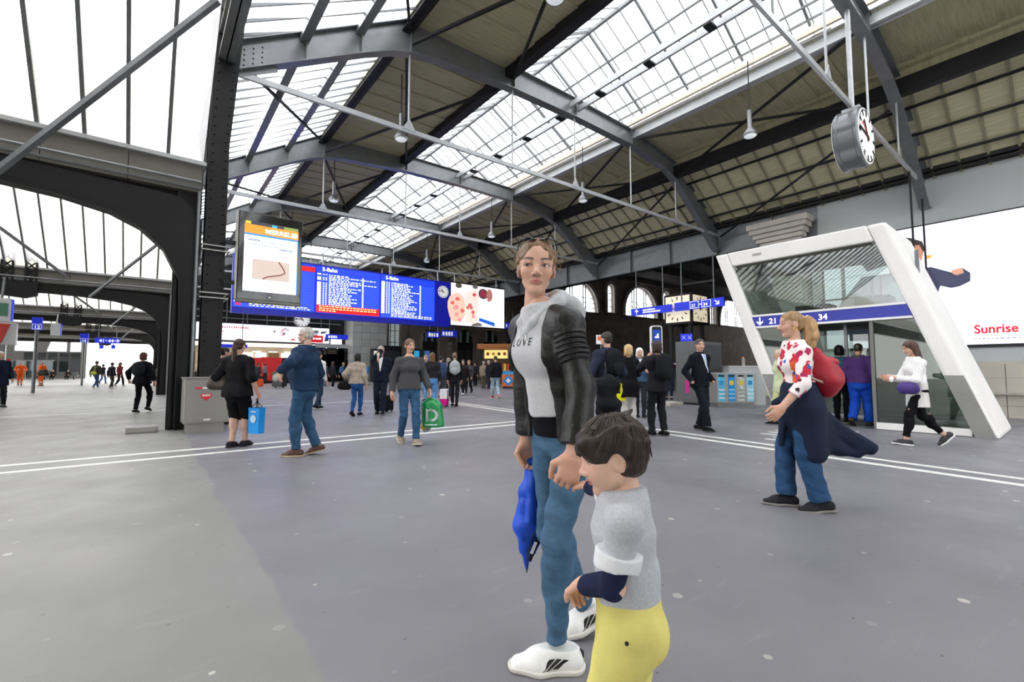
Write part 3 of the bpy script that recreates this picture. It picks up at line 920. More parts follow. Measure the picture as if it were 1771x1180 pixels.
def sign_x(name, label, Y, a, b, posts=(), th=.12, rods=0, ztop=8.0, m=None):
    """sign across the hall, its face towards -y"""
    A = at(a[0], a[1], Y=Y); B = at(b[0], b[1], Y=Y)
    h = ((A[2] - at(a[0], a[2], Y=Y)[2]) + (B[2] - at(b[0], b[2], Y=Y)[2])) / 2
    zt = (A[2] + B[2]) / 2
    t = thing(name, label, 'sign', ((A[0] + B[0]) / 2, Y, zt - h))
    MB().box(A[0], B[0], Y, Y + th, zt - h, zt).build('sign_panel', m or SIGN_B, t, bevel=.008)
    for k in range(rods):
        x = A[0] + (B[0] - A[0]) * (.15 + .7 * k / max(1, rods - 1))
        MB().tube((x, Y + th / 2, zt), (x, Y + th / 2, ztop), .03, 6).build('hanger_rod', STEEL, t)
    return t, A[0], B[0], zt, h
FX, FU = (1, 0, 0), (0, 0, 1)
def marks(parent, x0, x1, y, zc, h, n, m=SIGN_BL, seed=1):
    random.seed(seed)
    mb = MB(); x = x0
    for k in range(n):
        wd = (x1 - x0) / n * random.uniform(.45, .8)
        mb.box(x, x + wd, y - .012, y, zc - h / 2, zc + h / 2 * random.uniform(.6, 1))
        x += (x1 - x0) / n
    return mb.build('small_text', m, parent, kind='stuff')
t, xa, xb, zt, h = sign_x('wayfinding_sign', 'narrow blue sign with white icons fixed beside the pale stone pier', 44, (564, 578, 587), (602, 579.5, 587.5), rods=2, ztop=8.2)
marks(t, xa + .2, xa + (xb - xa) * .55, 44, zt - h / 2, h * .5, 4, seed=5)
t, xa, xb, zt, h = sign_x('wayfinding_sign', 'short blue pictogram sign hanging in front of the stone front doors', 38, (740, 575, 585), (761, 573, 584), rods=2, ztop=8.2)
marks(t, xa + .1, xb - .1, 38, zt - h / 2, h * .6, 4, seed=6)
t, xa, xb, zt, h = sign_x('wayfinding_sign', 'blue sign with four white pictograms hanging before the stone front', 38, (764, 573, 584), (790, 570, 581), rods=2, ztop=8.2)
marks(t, xa + .1, xb - .3, 38, zt - h / 2, h * .7, 4, seed=7)
t, xa, xb, zt, h = sign_x('wayfinding_sign', 'small blue sign end showing behind the food advertisement screen', 34, (874, 559, 570), (890, 558, 568), rods=2, ztop=8.2)
marks(t, xa + .08, xa + .3, 34, zt - h / 2, h * .5, 1, seed=8)
t, xa, xb, zt, h = sign_x('wayfinding_sign', 'thin blue strip sign with small arrow under the long advertisement', 46, (365, 594, 600), (428, 597, 602.5), rods=2, ztop=7.8)
arrow(0, (xb - .5, 46, zt - h / 2), h, FX, FU, t)
# platform signs
def post_sign(label, txt, px, top, bot, wpx, Y, ground=640):
    A = at(px - wpx / 2, top, Y=Y); B = at(px + wpx / 2, bot, Y=Y)
    t = thing('platform_sign', label, 'sign', ((A[0] + B[0]) / 2, Y, 0))
    xc = (A[0] + B[0]) / 2
    MB().box(A[0], B[0], Y - .1, Y + .1, B[2], A[2]).build('sign_panel', SIGN_B, t, bevel=.02)
    MB().tube((xc, Y, 0), (xc, Y, B[2]), .075, 10).build('post', STEEL, t)
    w = B[0] - A[0]; hh = A[2] - B[2]
    letters(txt, hh * .36, (A[0] + w * .22, Y - .112, B[2] + hh * .1), FX, FU, SIGN_BL, t)
    fr = MB()
    for z in (.04, .44):
        fr.box(A[0] + w * .08, B[0] - w * .08, Y - .112, Y - .1, B[2] + hh * z, B[2] + hh * (z + .025))
    for x in (.08, .90):
        fr.box(A[0] + w * x, A[0] + w * (x + .025), Y - .112, Y - .1, B[2] + hh * .04, B[2] + hh * .46)
    fr.build('number_frame', SIGN_BL, t)
    return t
post_sign('blue platform sign reading 12 on a grey post beside workers in orange', '12', 64.5, 549, 571, 17, 34)
post_sign('small blue platform sign reading 14 near the overhead arrow sign', '14', 146, 577, 593, 14, 48)
t, xa, xb, zt, h = sign_x('wayfinding_sign', 'blue overhead sign reading 41 to 44 with an arrow to the right', 44.05, (164, 584.5, 594), (208, 585, 594), rods=2, ztop=4.6)
letters('41', h * .8, (xa + (xb - xa) * .17, 44.03, zt - h * .8), FX, FU, SIGN_BL, t)
letters('44', h * .8, (xa + (xb - xa) * .52, 44.03, zt - h * .8), FX, FU, SIGN_BL, t)
MB().box(xa + (xb - xa) * .41, xa + (xb - xa) * .48, 44.03, 44.05, zt - h * .55, zt - h * .42).build('dash', SIGN_BL, t)
arrow(0, (xa + (xb - xa) * .87, 44.03, zt - h / 2), h * .85, FX, FU, t)
for k, (px, lab) in enumerate(((175.5, 'small blue plate hanging under the 41 to 44 sign at its left end'), (196, 'dark blue plate hanging under the arrow end of the 41 to 44 sign'))):
    A = at(px - 3.5, 594, Y=44.12); B = at(px + 3.5, 602, Y=44.12)
    t = thing('hanging_plate', lab, 'sign', ((A[0] + B[0]) / 2, 44.12, B[2]))
    MB().box(A[0], B[0], 44.07, 44.17, B[2] - .06, A[2] - .12).build('plate', SIGN_B, t)
    MB().box((A[0] + B[0]) / 2 - .03, (A[0] + B[0]) / 2 + .03, 44.1, 44.14, A[2] - .12, A[2] - .02).build('stem', STEEL, t)
# grey monitors of the platforms
for (l, r, tp, bt, Y, lab) in ((88, 104, 559, 581, 42.9, 'pale grey platform monitor cabinet hanging behind the sign 12'), (-20, 18, 514, 556, 27.0, 'grey platform monitor with a greenish screen beside sign 12')):
    A = at(l, tp, Y=Y); B = at(r, bt, Y=Y)
    t = thing('platform_monitor', lab, 'monitor', ((A[0] + B[0]) / 2, Y, B[2]))
    MB().box(A[0], B[0], Y, Y + .3, B[2], A[2]).build('cabinet', STEEL_W, t, bevel=.02)
    MB().box(B[0], B[0] + .03, Y + .02, Y + .3, B[2] + .02, A[2] - .02).build('side_panel', SIGN_B, t)
    if l < 0:
        MB().box(B[0] - .5, B[0] - .08, Y - .012, Y, B[2] + .2, A[2] - .2).build('screen', mat('green_screen', '#3d6b53', .3), t)
    MB().tube(((A[0] + B[0]) / 2, Y + .2, A[2] - .05), ((A[0] + B[0]) / 2, (43.66 if Y > 40 else 27.46), 5.0), .05, 6).build('stem', STEEL, t)
c = at(-26, 576, Y=24)
t = thing('buffer_stop', 'red and yellow striped buffer stop on grey posts at the platform head', 'buffer stop', (c[0] - .6, 24, 0))
for k in range(4):
    MB().prism([(c[0] - 1.4 + k * .5, 23.9, c[2] - .35), (c[0] - 1.1 + k * .5, 23.9, c[2] - .35), (c[0] - .9 + k * .5, 23.9, c[2] + .35), (c[0] - 1.2 + k * .5, 23.9, c[2] + .35)], (0, .1, 0)).build('stripe', mat('stripe_red', '#b3342e', .5) if k % 2 else mat('stripe_yellow', '#b79a32', .5), t)
MB().box(c[0] - 1.6, c[0] + .75, 24, 24.3, c[2] - .4, c[2] + .4).build('beam', STEEL_W, t, bevel=.03)
for x in (-1.3, .4):
    MB().box(c[0] + x - .1, c[0] + x + .1, 24.05, 24.25, 0, c[2] - .4).build('post', STEEL, t)
# ------------------------------------------------------------------ clocks
CLOCKF = mat('clock_white', '#f4f4f2', .4, emit=.25)
CLOCKB = mat('clock_black_mark', '#0c0c0c', .5)
CLOCKR = mat('clock_red_hand', '#d3121a', .5)
def clock_face(c, n, upv, r, parent, hh=10.1, mm=46, num=60, sq=False, m=None, mname='clock_face'):
    """flat dial with marks and hands; n = the way it looks"""
    c = np.array(c, float); n = np.array(n, float) / np.linalg.norm(n)
    u = np.array(upv, float); rt = np.cross(u, n)
    if not sq:
        MB().lathe(c, n, [(0, r), (.012, r)], 32).build(mname, m or CLOCKF, parent)
    mk = MB()
    for k in range(12):
        a = math.radians(k * 30)
        d = rt * math.sin(a) + u * math.cos(a)
        mk.beam(c + n * .018 + d * r * .72, c + n * .018 + d * r * .95, r * (.08 if k % 3 else .1), .01, n)
    if not sq:
        for k in range(60):
            a = math.radians(k * 6)
            d = rt * math.sin(a) + u * math.cos(a)
            mk.beam(c + n * .016 + d * r * .89, c + n * .016 + d * r * .95, r * .022, .008, n)
    mk.build('dial_marks', CLOCKB, parent, kind='stuff')
    for ang, ln, wd in ((hh * 30 + mm * .5, .6, .12), (mm * 6, .9, .09)):
        a = math.radians(ang)
        d = rt * math.sin(a) + u * math.cos(a)
        MB().beam(c + n * .028 - d * r * .2, c + n * .028 + d * r * ln, r * wd, .01, n).build('clock_hand', CLOCKB, parent)
    a = math.radians(300)
    d = rt * math.sin(a) + u * math.cos(a)
    s = MB().beam(c + n * .038 - d * r * .2, c + n * .038 + d * r * .6, r * .025, .008, n).lathe(c + n * .033 + d * r * .62, n, [(0, r * .06), (.01, r * .06)], 12).build('second_hand', CLOCKR, parent)

# hanging double clock under the frame
cc = at(1476, 243, Y=3.4); cc[1] = 3.4
R = .76
DRUM = mat('grey_clock_drum', '#6b6d70', .25, metal=.3)
t = thing('hanging_clock', 'large grey double-faced round clock hanging on a steel pole', 'clock', (cc[0], cc[1], cc[2] - R))
MB().lathe((cc[0], cc[1] - .27, cc[2]), (0, 1, 0), [(0, R * .95), (.03, R), (.09, R), (.11, R * .96), (.43, R * .96), (.45, R), (.51, R), (.54, R * .95)], 40).build('drum', DRUM, t, smooth=35)
clock_face((cc[0], cc[1] - .272, cc[2]), (0, -1, 0), (0, 0, 1), R * .93, t)
clock_face((cc[0], cc[1] + .272, cc[2]), (0, 1, 0), (0, 0, 1), R * .93, t)
MB().tube((cc[0], cc[1], cc[2] + R), (cc[0], cc[1], zat(BOT, cc[0])), .06, 10).build('pole', STEEL_W, t)
MB().box(cc[0] - .14, cc[0] + .14, cc[1] - .2, cc[1] + .2, cc[2] + R - .02, cc[2] + R + .08).build('collar', STEEL_W, t, bevel=.02)
# small round clock over the long advertisement
cc = at(523, 553, Y=42.0)
t = thing('round_clock', 'small white round wall clock under the departure board', 'clock', (cc[0], 42, cc[2] - .6))
MB().lathe((cc[0], 42.0, cc[2]), (0, 1, 0), [(0, .66), (.3, .66)], 28).build('drum', DRUM, t, smooth=35)
clock_face((cc[0], 41.99, cc[2]), (0, -1, 0), (0, 0, 1), .61, t)
MB().tube((cc[0], 42.15, cc[2] + .6), (cc[0], 42.15, 8.5), .06, 8).build('pole', STEEL_D, t)

# four-sided station clock on posts
cc = at(1196.5, 532, D=25.0)
t = thing('cube_clock', 'large four-sided station clock with cream square dials on steel posts', 'clock', (cc[0] + .8, cc[1] + .8, 0))
CREAM = mat('cream_dial', '#f3e6c6', .4, emit=.55)
S = .86; ctr = np.array([cc[0] + S, cc[1] + S, cc[2]])
MB().box(ctr[0] - S, ctr[0] + S, ctr[1] - S, ctr[1] + S, ctr[2] - S, ctr[2] + S).build('case', STEEL_D, t)
for n in ((-1, 0, 0), (0, -1, 0), (1, 0, 0), (0, 1, 0)):
    n = np.array(n, float); f = ctr + n * (S + .01); r_ = np.cross((0, 0, 1), n)
    a = S * .86
    MB().prism([f - r_ * a + np.array([0, 0, -a]), f + r_ * a + np.array([0, 0, -a]), f + r_ * a + np.array([0, 0, a]), f - r_ * a + np.array([0, 0, a])], n * .02).build('dial', CREAM, t)
    clock_face(f + n * .02, n, (0, 0, 1), S * .84, t, sq=True, hh=1.0, mm=46)
for sx in (-.7, .7):
    for sy in (-.7, .7):
        MB().tube((ctr[0] + sx * S, ctr[1] + sy * S, 0), (ctr[0] + sx * S, ctr[1] + sy * S, ctr[2] - S), .12, 10).build('post', STEEL_D, t)

# ------------------------------------------------------------------ hanging lamps
LAMPG = mat('lamp_frosted', '#e8ecf0', .3, emit=.4)
SHADE = mat('lamp_aluminium', '#77797b', .3, metal=.5)
def lamp(x, y, q=.72):
    t = thing('hanging_lamp', 'grey bell-shaped hall lamp hanging from the roof boards', 'lamp', (x, y, 8.9), group='bell lamps under the hall roof')
    MB().lathe((x, y, 8.86), (0, 0, 1), [(a * q, b_ * q) for a, b_ in [(0, .30), (.05, .31), (.1, .3), (.28, .2), (.36, .12), (.40, .1), (1.2, .1), (1.22, .06)]], 20).build('shade', SHADE, t, smooth=40)
    MB().lathe((x, y, 8.80), (0, 0, 1), [(0, .09), (.03, .16), (.07, .2)], 18).build('diffuser', LAMPG, t, smooth=40)
    MB().tube((x, y, 9.7), (x, y, zat(TOP, x) + .05), .018, 6).build('stem', STEEL_D, t)
for x in (6.25, 15.1):
    for y in (-1.5, 6.4, 13.75, 20.8, 28.6, 36.5):
        lamp(x, y)

# ------------------------------------------------------------------ departure board and screen
BY = 27.3
BLUE = mat('board_blue', '#1a3ce0', .4, emit=.75)
BLUE2 = mat('board_stripe_blue', '#5b86ff', .4, emit=.8)
NAVY = mat('board_navy', '#08128f', .4, emit=.45)
LED = mat('board_white', '#f4f6ff', .4, emit=.9)
YEL = mat('board_yellow', '#f0ea9a', .4, emit=.8)
RED = mat('board_red', '#e5141c', .4, emit=.75)
bx = lambda px, py=520: at(px, py, Y=BY)[0]
zt = at(650, 471, Y=BY)[2]; zb = at(650, 557, Y=BY)[2]
x0, x1 = bx(401), bx(778)
bd = thing('departure_board', 'long blue departure board with two timetable panels and a small clock', 'board', ((x0 + x1) / 2, BY, zb))
MB().box(x0, x1, BY, BY + .45, zb, zt).build('case', NAVY, bd)
H = zt - zb
random.seed(11)
def panel(xa, xb, head, nrow, red=False, textrows=None):
    p = MB().box(xa + .03, xb - .03, BY - .03, BY, zb + .10 * H, zt - .03 * H).build('timetable_panel', BLUE, bd)
    z_top = zt - .16 * H; z_bot = zb + .12 * H
    if head:
        letters(head, H * .10, (xa + (xb - xa) * .09, BY - .035, zt - .115 * H), FX, FU, LED, p)
    rh = (z_top - z_bot) / nrow
    st = MB(); wt = MB(); yl = MB()
    for r in range(nrow):
        z = z_top - (r + .5) * rh
        st.box(xa + .08, xb - .08, BY - .036, BY - .03, z - rh * .5, z - rh * .36)
        if textrows and r not in textrows:
            continue
        tgt = yl if (r in (1, 4) and red) or (not red and r >= nrow - 2) else wt
        W = xb - xa
        if tgt is wt:
            wt.box(xa + W * .02, xa + W * .075, BY - .04, BY - .03, z - rh * .42, z + rh * .42)
            for cx_ in (.10, .14):
                wt.box(xa + W * cx_, xa + W * (cx_ + .022), BY - .04, BY - .03, z - rh * .25, z + rh * .25)
        x = xa + W * .19
        end = xa + W * (random.uniform(.45, .66) if tgt is wt else .9)
        while x < end:
            wd = random.uniform(.06, .2)
            tgt.box(x, x + wd, BY - .04, BY - .03, z - rh * random.uniform(.2, .3), z + rh * random.uniform(.2, .36))
            x += wd + random.uniform(.03, .09)
        wt.box(xa + W * .70, xa + W * .725, BY - .04, BY - .03, z - rh * .3, z + rh * .3)
    st.build('row_lines', BLUE2, p, kind='stuff')
    wt.build('timetable_text', LED, p, kind='stuff')
    if yl.v:
        yl.build('timetable_notes', YEL, p, kind='stuff')
    if red:
        rb = MB().box(xa + .06, xb - .06, BY - .06, BY - .03, zb + .11 * H, zb + .25 * H).build('red_notice', RED, p)
        mk = MB()
        for r in range(3):
            x = xa + .2
            while x < xb - .3 - (2.6 if r == 2 else 0):
                wd = random.uniform(.06, .2)
                mk.box(x, x + wd, BY - .068, BY - .06, zb + (.225 - r * .04) * H - .03, zb + (.225 - r * .04) * H + .03)
                x += wd + .06
        mk.build('notice_text', YEL, rb, kind='stuff')
    return p
p1_ = panel(x0, bx(545), None, 24, textrows=(21, 22, 23))
MB().box(x0 + .1, bx(545) - .05, BY - .05, BY - .03, zt - .16 * H, zt - .07 * H).build('red_header', RED, p1_)
for k in range(3):
    MB().box(x0 + .15, x0 + .4, BY - .045, BY - .035, zb + (.13 + k * .032) * H, zb + (.153 + k * .032) * H).build('train_class_tag', RED, p1_)
panel(bx(545), bx(657), 'S-Bahn', 22, red=True)
panel(bx(657), bx(752), 'S-Bahn', 22)
cz = at(766, 505, Y=BY)
clock_face((cz[0], BY - .03, cz[2]), (0, -1, 0), (0, 0, 1), H * .135, bd)
for px in (440, 560, 677, 761):
    x = bx(px)
    MB().tube((x, BY + .3, zt), (x, BY + .4, 8.1), .04, 8).build('hanger_rod', STEEL_W, bd)
# food advertisement screen beside it
sx0, sx1 = bx(780), bx(872)
st_, sb_ = at(826, 495, Y=BY)[2], at(826, 565, Y=BY)[2]
ad = thing('advert_screen', 'lit screen showing open sandwiches on a white table beside the departure board', 'screen', ((sx0 + sx1) / 2, BY, sb_))
MB().box(sx0 - .06, sx1 + .06, BY + .02, BY + .5, sb_ - .14, st_ + .1).build('case', BLACK, ad)
MB().box(sx0, sx1, BY - .01, BY + .02, sb_, st_).build('display', mat('display_pale', '#e8e4ea', .4, emit=.85), ad)
W_, H_ = sx1 - sx0, st_ - sb_
def shape(name, pts, col, d, parent, em=.8):
    MB().prism([(sx0 + a * W_, BY - .01 - d, sb_ + b * H_) for a, b in pts], (0, .004, 0)).build(name, mat('print_' + col, col, .4, emit=em), parent)
def blob(cx, cy, rx, ry, n=14, wob=.12, seed=1):
    random.seed(seed)
    return [(cx + rx * math.cos(2 * math.pi * k / n) * (1 + random.uniform(-wob, wob)), cy + ry * math.sin(2 * math.pi * k / n) * (1 + random.uniform(-wob, wob))) for k in range(n)]
shape('bread_print', blob(.10, .42, .16, .36, 18, .05, 2), '#efb9a6', .002, ad)
shape('bread_print', [(.25, .08), (.47, .05), (.5, .8), (.42, .92), (.24, .8)], '#f5d5cb', .002, ad)
for k in range(14):
    random.seed(40 + k)
    cx, cy = (random.uniform(.02, .22), random.uniform(.12, .7)) if k < 7 else (random.uniform(.28, .5), random.uniform(.15, .85))
    shape('topping_print', blob(cx, cy, .035, .05, 9, .3, k), random.choice(['#d8434a', '#e98d8d', '#c9645e']), .004, ad)
shape('napkin_print', [(.5, .02), (.98, .02), (.98, .45), (.58, .62), (.46, .25)], '#fbfbff', .006, ad)
shape('napkin_print', [(.7, .55), (.98, .5), (.98, .98), (.82, .98)], '#f3f0f6', .005, ad)
shape('berry_bowl_print', blob(.58, .82, .09, .13, 16, .02, 5), '#5b4a44', .007, ad, .5)
shape('berry_bowl_print', blob(.58, .82, .06, .09, 12, .15, 6), '#a3344e', .009, ad, .5)
shape('rose_print', blob(.70, .80, .06, .16, 12, .1, 7), '#b97d74', .008, ad, .6)
shape('bowl_print', blob(.13, .95, .06, .06, 14, .02, 8), '#5b5844', .007, ad, .5)
shape('bowl_print', blob(.43, .97, .05, .05, 14, .02, 9), '#6b6864', .007, ad, .5)
shape('strap_print', [(.37, .04), (.49, .1), (.56, .06), (.56, .02), (.37, .0)], '#77706f', .008, ad, .5)
shape('logo_print', [(.50, .14), (.80, .03), (.81, .12), (.51, .22)], '#2460c8', .010, ad)
for x in (sx0 + .5, sx1 - .5):
    MB().tube((x, BY + .35, st_ + .1), (x, BY + .4, 8.1), .04, 8).build('hanger_rod', STEEL_W, ad)

# ------------------------------------------------------------------ screen on the first column
TY = 11.05
A = at(412, 363, Y=TY); B = at(520, 522, Y=TY)
tx0, tx1 = 1.37, B[0]
tz0, tz1 = at(460, 521, Y=TY)[2], at(460, 371, Y=TY)[2]
tv = thing('column_screen', 'tall black screen with an orange banner mounted on the riveted column', 'screen', ((tx0 + tx1) / 2, TY, tz0))
MB().box(tx0, tx1, TY, TY + .16, tz0, tz1).build('case', mat('gloss_black', '#0b0b0c', .12, coat=.5), tv, bevel=.02)
MB().box(tx0 - .03, tx0 + .03, TY + .01, TY + .18, tz0, tz1).build('side_rail', STAINLESS, tv)
MB().box(tx0, tx1, TY - .01, TY + .17, tz0 - .05, tz0 + .01).build('bottom_rail', mat('grey_rail', '#6d6c66', .5), tv)
Wt, Ht = tx1 - tx0, tz1 - tz0
def tvq(name, a0, a1, b0, b1, m, d=.004, parent=None):
    return MB().box(tx0 + a0 * Wt, tx0 + a1 * Wt, TY - d, TY + .001, tz0 + b0 * Ht, tz0 + b1 * Ht).build(name, m, parent or tv)
scr = tvq('display', .09, .93, .10, .87, mat('display_white', '#f1f2fb', .35, emit=.9))
tvq('status_bar', .09, .93, .855, .895, mat('display_dark', '#3c4048', .4, emit=.4), .006, scr)
tvq('status_icon', .10, .18, .862, .89, mat('icon_yellow', '#e8c22c', .4, emit=.8), .009, scr)
tvq('status_icon', .50, .58, .857, .885, mat('icon_cyan', '#31a6c6', .4, emit=.8), .009, scr)
tvq('status_icon', .69, .92, .857, .89, mat('icon_olive', '#7f9340', .4, emit=.7), .009, scr)
tvq('orange_banner', .09, .93, .755, .857, mat('banner_orange', '#f08a28', .4, emit=.85), .007, scr)
tvq('blue_rule', .09, .93, .735, .755, mat('rule_blue', '#1f7fd6', .4, emit=.85), .007, scr)
tvq('blue_rule', .915, .93, .10, .735, mat('rule_blue', '#1f7fd6'), .007, scr)
letters('MERRELL', Ht * .072, (tx0 + .40 * Wt, TY - .010, tz0 + .778 * Ht), FX, FU, LED, scr, sx=1.08)
MB().lathe((tx0 + .875 * Wt, TY - .007, tz0 + .803 * Ht), (0, -1, 0), [(0, .055), (.004, .055)], 20).build('logo', LED, scr)
letters('tv', .055, (tx0 + .848 * Wt, TY - .012, tz0 + .79 * Ht), FX, FU, MATS['banner_orange'], scr)
GREYT = mat('print_grey_text', '#aab0c8', .5, emit=.6)
marks(scr, tx0 + .15 * Wt, tx0 + .33 * Wt, TY - .004, tz0 + .685 * Ht, .05, 6, mat('print_slate', '#5e6f9c', .5, emit=.4), 31)
marks(scr, tx0 + .35 * Wt, tx0 + .8 * Wt, TY - .004, tz0 + .672 * Ht, .03, 14, GREYT, 32)
marks(scr, tx0 + .15 * Wt, tx0 + .75 * Wt, TY - .004, tz0 + .635 * Ht, .03, 18, GREYT, 33)
marks(scr, tx0 + .63 * Wt, tx0 + .85 * Wt, TY - .004, tz0 + .61 * Ht, .03, 9, mat('print_slate', '#5e6f9c'), 34)
pic = tvq('map_picture', .22, .80, .24, .47, mat('picture_tan', '#cdbab0', .5, emit=.55, var=.06, scale=3), .007, scr)
P = lambda a, b: (tx0 + a * Wt, TY - .011, tz0 + b * Ht)
MB().path([P(.38, .25), P(.46, .28), P(.58, .30), P(.66, .315), P(.73, .345), P(.70, .39), P(.65, .44), P(.62, .465)], .012, 4).build('route_line', mat('route_brown', '#8a4a40', .5, emit=.2), pic)
MB().lathe((tx0 + .5 * Wt, TY - .003, tz0 + .045 * Ht), (0, -1, 0), [(0, .012), (.004, .012)], 10).build('indicator', LED, tv)
for z in (tz0 + .35, tz0 + 1.2):
    MB().box(1.15, tx0 + .1, TY + .06, TY + .14, z - .04, z + .04).build('bracket', STEEL_D, tv)

# ------------------------------------------------------------------ long advertisement at the hall end
LY = 47.3
A = at(373, 560, Y=LY); B = at(570, 567, Y=LY); z1_ = at(470, 563.5, Y=LY)[2]; z0_ = at(470, 591, Y=LY)[2]
la = thing('long_advert', 'long lit white advertisement with cartoonish ribbons and a red badge', 'advertisement', ((A[0] + B[0]) / 2, LY, z0_))
MB().box(A[0] - 1.5, B[0] + .15, LY, LY + .4, z0_ - .15, z1_ + .15).build('case', BLACK, la)
MB().box(A[0] - 1.4, B[0], LY - .02, LY, z0_, z1_).build('display', mat('display_white', '#f1f2fb'), la)
WL, HL = B[0] - A[0], z1_ - z0_
def lq(name, pts, col, d, em=.7):
    MB().prism([(A[0] + a * WL, LY - .02 - d, z0_ + b * HL) for a, b in pts], (0, .01, 0)).build(name, mat('print_' + col, col, .4, emit=em), la)
random.seed(21)
for k in range(26):
    a = random.uniform(.46, .86); b = random.uniform(.05, .8)
    lq('ribbon_print', [(a, b), (a + random.uniform(.01, .05), b + random.uniform(.0, .2)), (a + random.uniform(.02, .06), b + random.uniform(-.05, .2)), (a + .02, b - .05)], random.choice(['#8a8290', '#b94a52', '#5d5a66', '#c7c2cc', '#d6a3a3']), .02 + k * .001)
for k in range(8):
    a = .84 + random.uniform(0, .12); b = random.uniform(.05, .8)
    lq('ribbon_print', [(a, b), (a + .04, b + .05), (a + .035, b + .2), (a - .005, b + .15)], random.choice(['#4a4854', '#a8a6b4', '#2c2a33']), .045 + k * .001)
lq('badge_print', [(.82, .04), (.935, .04), (.935, .5), (.82, .5)], '#b5121b', .06)
marks(la, A[0] + .835 * WL, A[0] + .92 * WL, LY - .085, z0_ + .3 * HL, HL * .13, 8, LED, 22)
PINK = mat('print_pink', '#d47a86', .5, emit=.5)
marks(la, A[0] + .01 * WL, A[0] + .27 * WL, LY - .02, z0_ + .78 * HL, HL * .12, 14, PINK, 23)
marks(la, A[0] + .01 * WL, A[0] + .07 * WL, LY - .02, z0_ + .52 * HL, HL * .12, 4, PINK, 24)
# open steel racks above it
rk = thing('lighting_rack', 'grey steel pipe rack over the long advertisement', 'rack', (8, LY, 7))
for z in (z1_ + .45, z1_ + 1.05):
    MB().tube((1.4, LY - .3, z), (B[0] + 1, LY - .3, z), .05, 6).build('rail', STEEL, rk)
for k in range(8):
    x = 2 + k * 1.6
    MB().tube((x, LY - .3, z1_ + .1), (x, LY - .3, z1_ + 2.2), .04, 6).build('upright', STEEL, rk)
MB().box(1.4, B[0] + 1, LY - .5, LY + .5, z1_ + 2.2, z1_ + 2.35).build('shelf', STEEL_D, rk)

# ------------------------------------------------------------------ glass pavilion
PX, PB = 11.5, 13.7
def lean(y, z): return y + 1.4 * z / 4.2
pv = thing('glass_pavilion', 'slanted white framed glass pavilion around the underground lift entrance', 'pavilion', (12.6, 2.7, 0))
PWHITE = mat('pavilion_white', '#eceae8', .55, var=.04, scale=1.2, bump=.05, bscale=10)
PGREY = mat('pavilion_grey_stone', '#8f8f8d', .6, var=.1, scale=3)
def slab(y0, y1, z0, z1, x0, x1, m, name, bevel=.03):
    MB().prism([(x0, lean(y0, z0), z0), (x0, lean(y1, z0), z0), (x0, lean(y1, z1), z1), (x0, lean(y0, z1), z1)], (x1 - x0, 0, 0)).build(name, m, pv, bevel=bevel)
slab(.93, 1.25, 0, 4.2, PX + .01, PB, PWHITE, 'side_slab', .06)
slab(4.15, 4.47, 0, 4.2, PX + .01, PB, PWHITE, 'side_slab', .06)
slab(1.25, 4.15, 3.84, 4.2, PX + .01, PB, PWHITE, 'top_slab', .04)
slab(.97, 1.24, 0, 1.1, PX - .004, PX + .05, PGREY, 'base_cladding', .0)
slab(4.16, 4.43, 0, 1.1, PX - .004, PX + .05, PGREY, 'base_cladding', .0)
PGL = glassy('pavilion_glass', '#e6edea', .11)
PGL2 = glassy('pavilion_lower_glass', '#c3cdc8', .07)
slab(1.25, 4.15, 2.5, 3.84, PX + .10, PX + .12, PGL, 'upper_pane', 0)
band = MB().prism([(PX + .02, lean(1.25, 2.24), 2.24), (PX + .02, lean(4.15, 2.24), 2.24), (PX + .02, lean(4.15, 2.50), 2.50), (PX + .02, lean(1.25, 2.50), 2.50)], (.1, 0, 0)).build('sign_band', mat('band_navy_blue', '#0c1f94', .35, emit=.15), pv)
for z in (2.21, 2.49):
    slab(1.25, 4.15, z, z + .045, PX + .005, PX + .12, PWHITE, 'band_edge', 0)
for s_, y in (('21', 4.60), ('22', 4.26), ('33', 3.92), ('34', 3.58)):
    letters(s_, .18, (PX + .015, y, 2.30), LX, LU, SIGN_BL, band)
arrow(-90, (PX + .012, 4.80, 2.37), .19, LX, LU, band)
# lower front: glass left, door opening, glass right
slab(3.45, 4.15, .12, 2.2, PX + .08, PX + .1, PGL2, 'lower_pane', 0)
DGREY = mat('door_jamb_grey', '#6f6f6c', .45)
def post(y, z0=0, z1=2.22, x=PX + .06, w=.06, m=None, nm='door_post'):
    MB().box(x, x + .08, y - w / 2, y + w / 2, z0, z1).build(nm, m or DGREY, pv)
post(2.66); post(4.05)
MB().prism([(PX + .1, 2.63, .14), (PX + .1, lean(1.25, .14), .14), (PX + .1, lean(1.25, 2.2), 2.2), (PX + .1, 2.63, 2.2)], (.02, 0, 0)).build('lower_pane', PGL2, pv)
MB().box(PX + .02, PX + .2, lean(1.25, .07), 2.64, 0, .14).build('sill', PWHITE, pv)
slab(1.25, 4.15, 0, .015, PX, PB, mat('pavilion_floor', '#55585a', .5), 'floor_plate', 0)
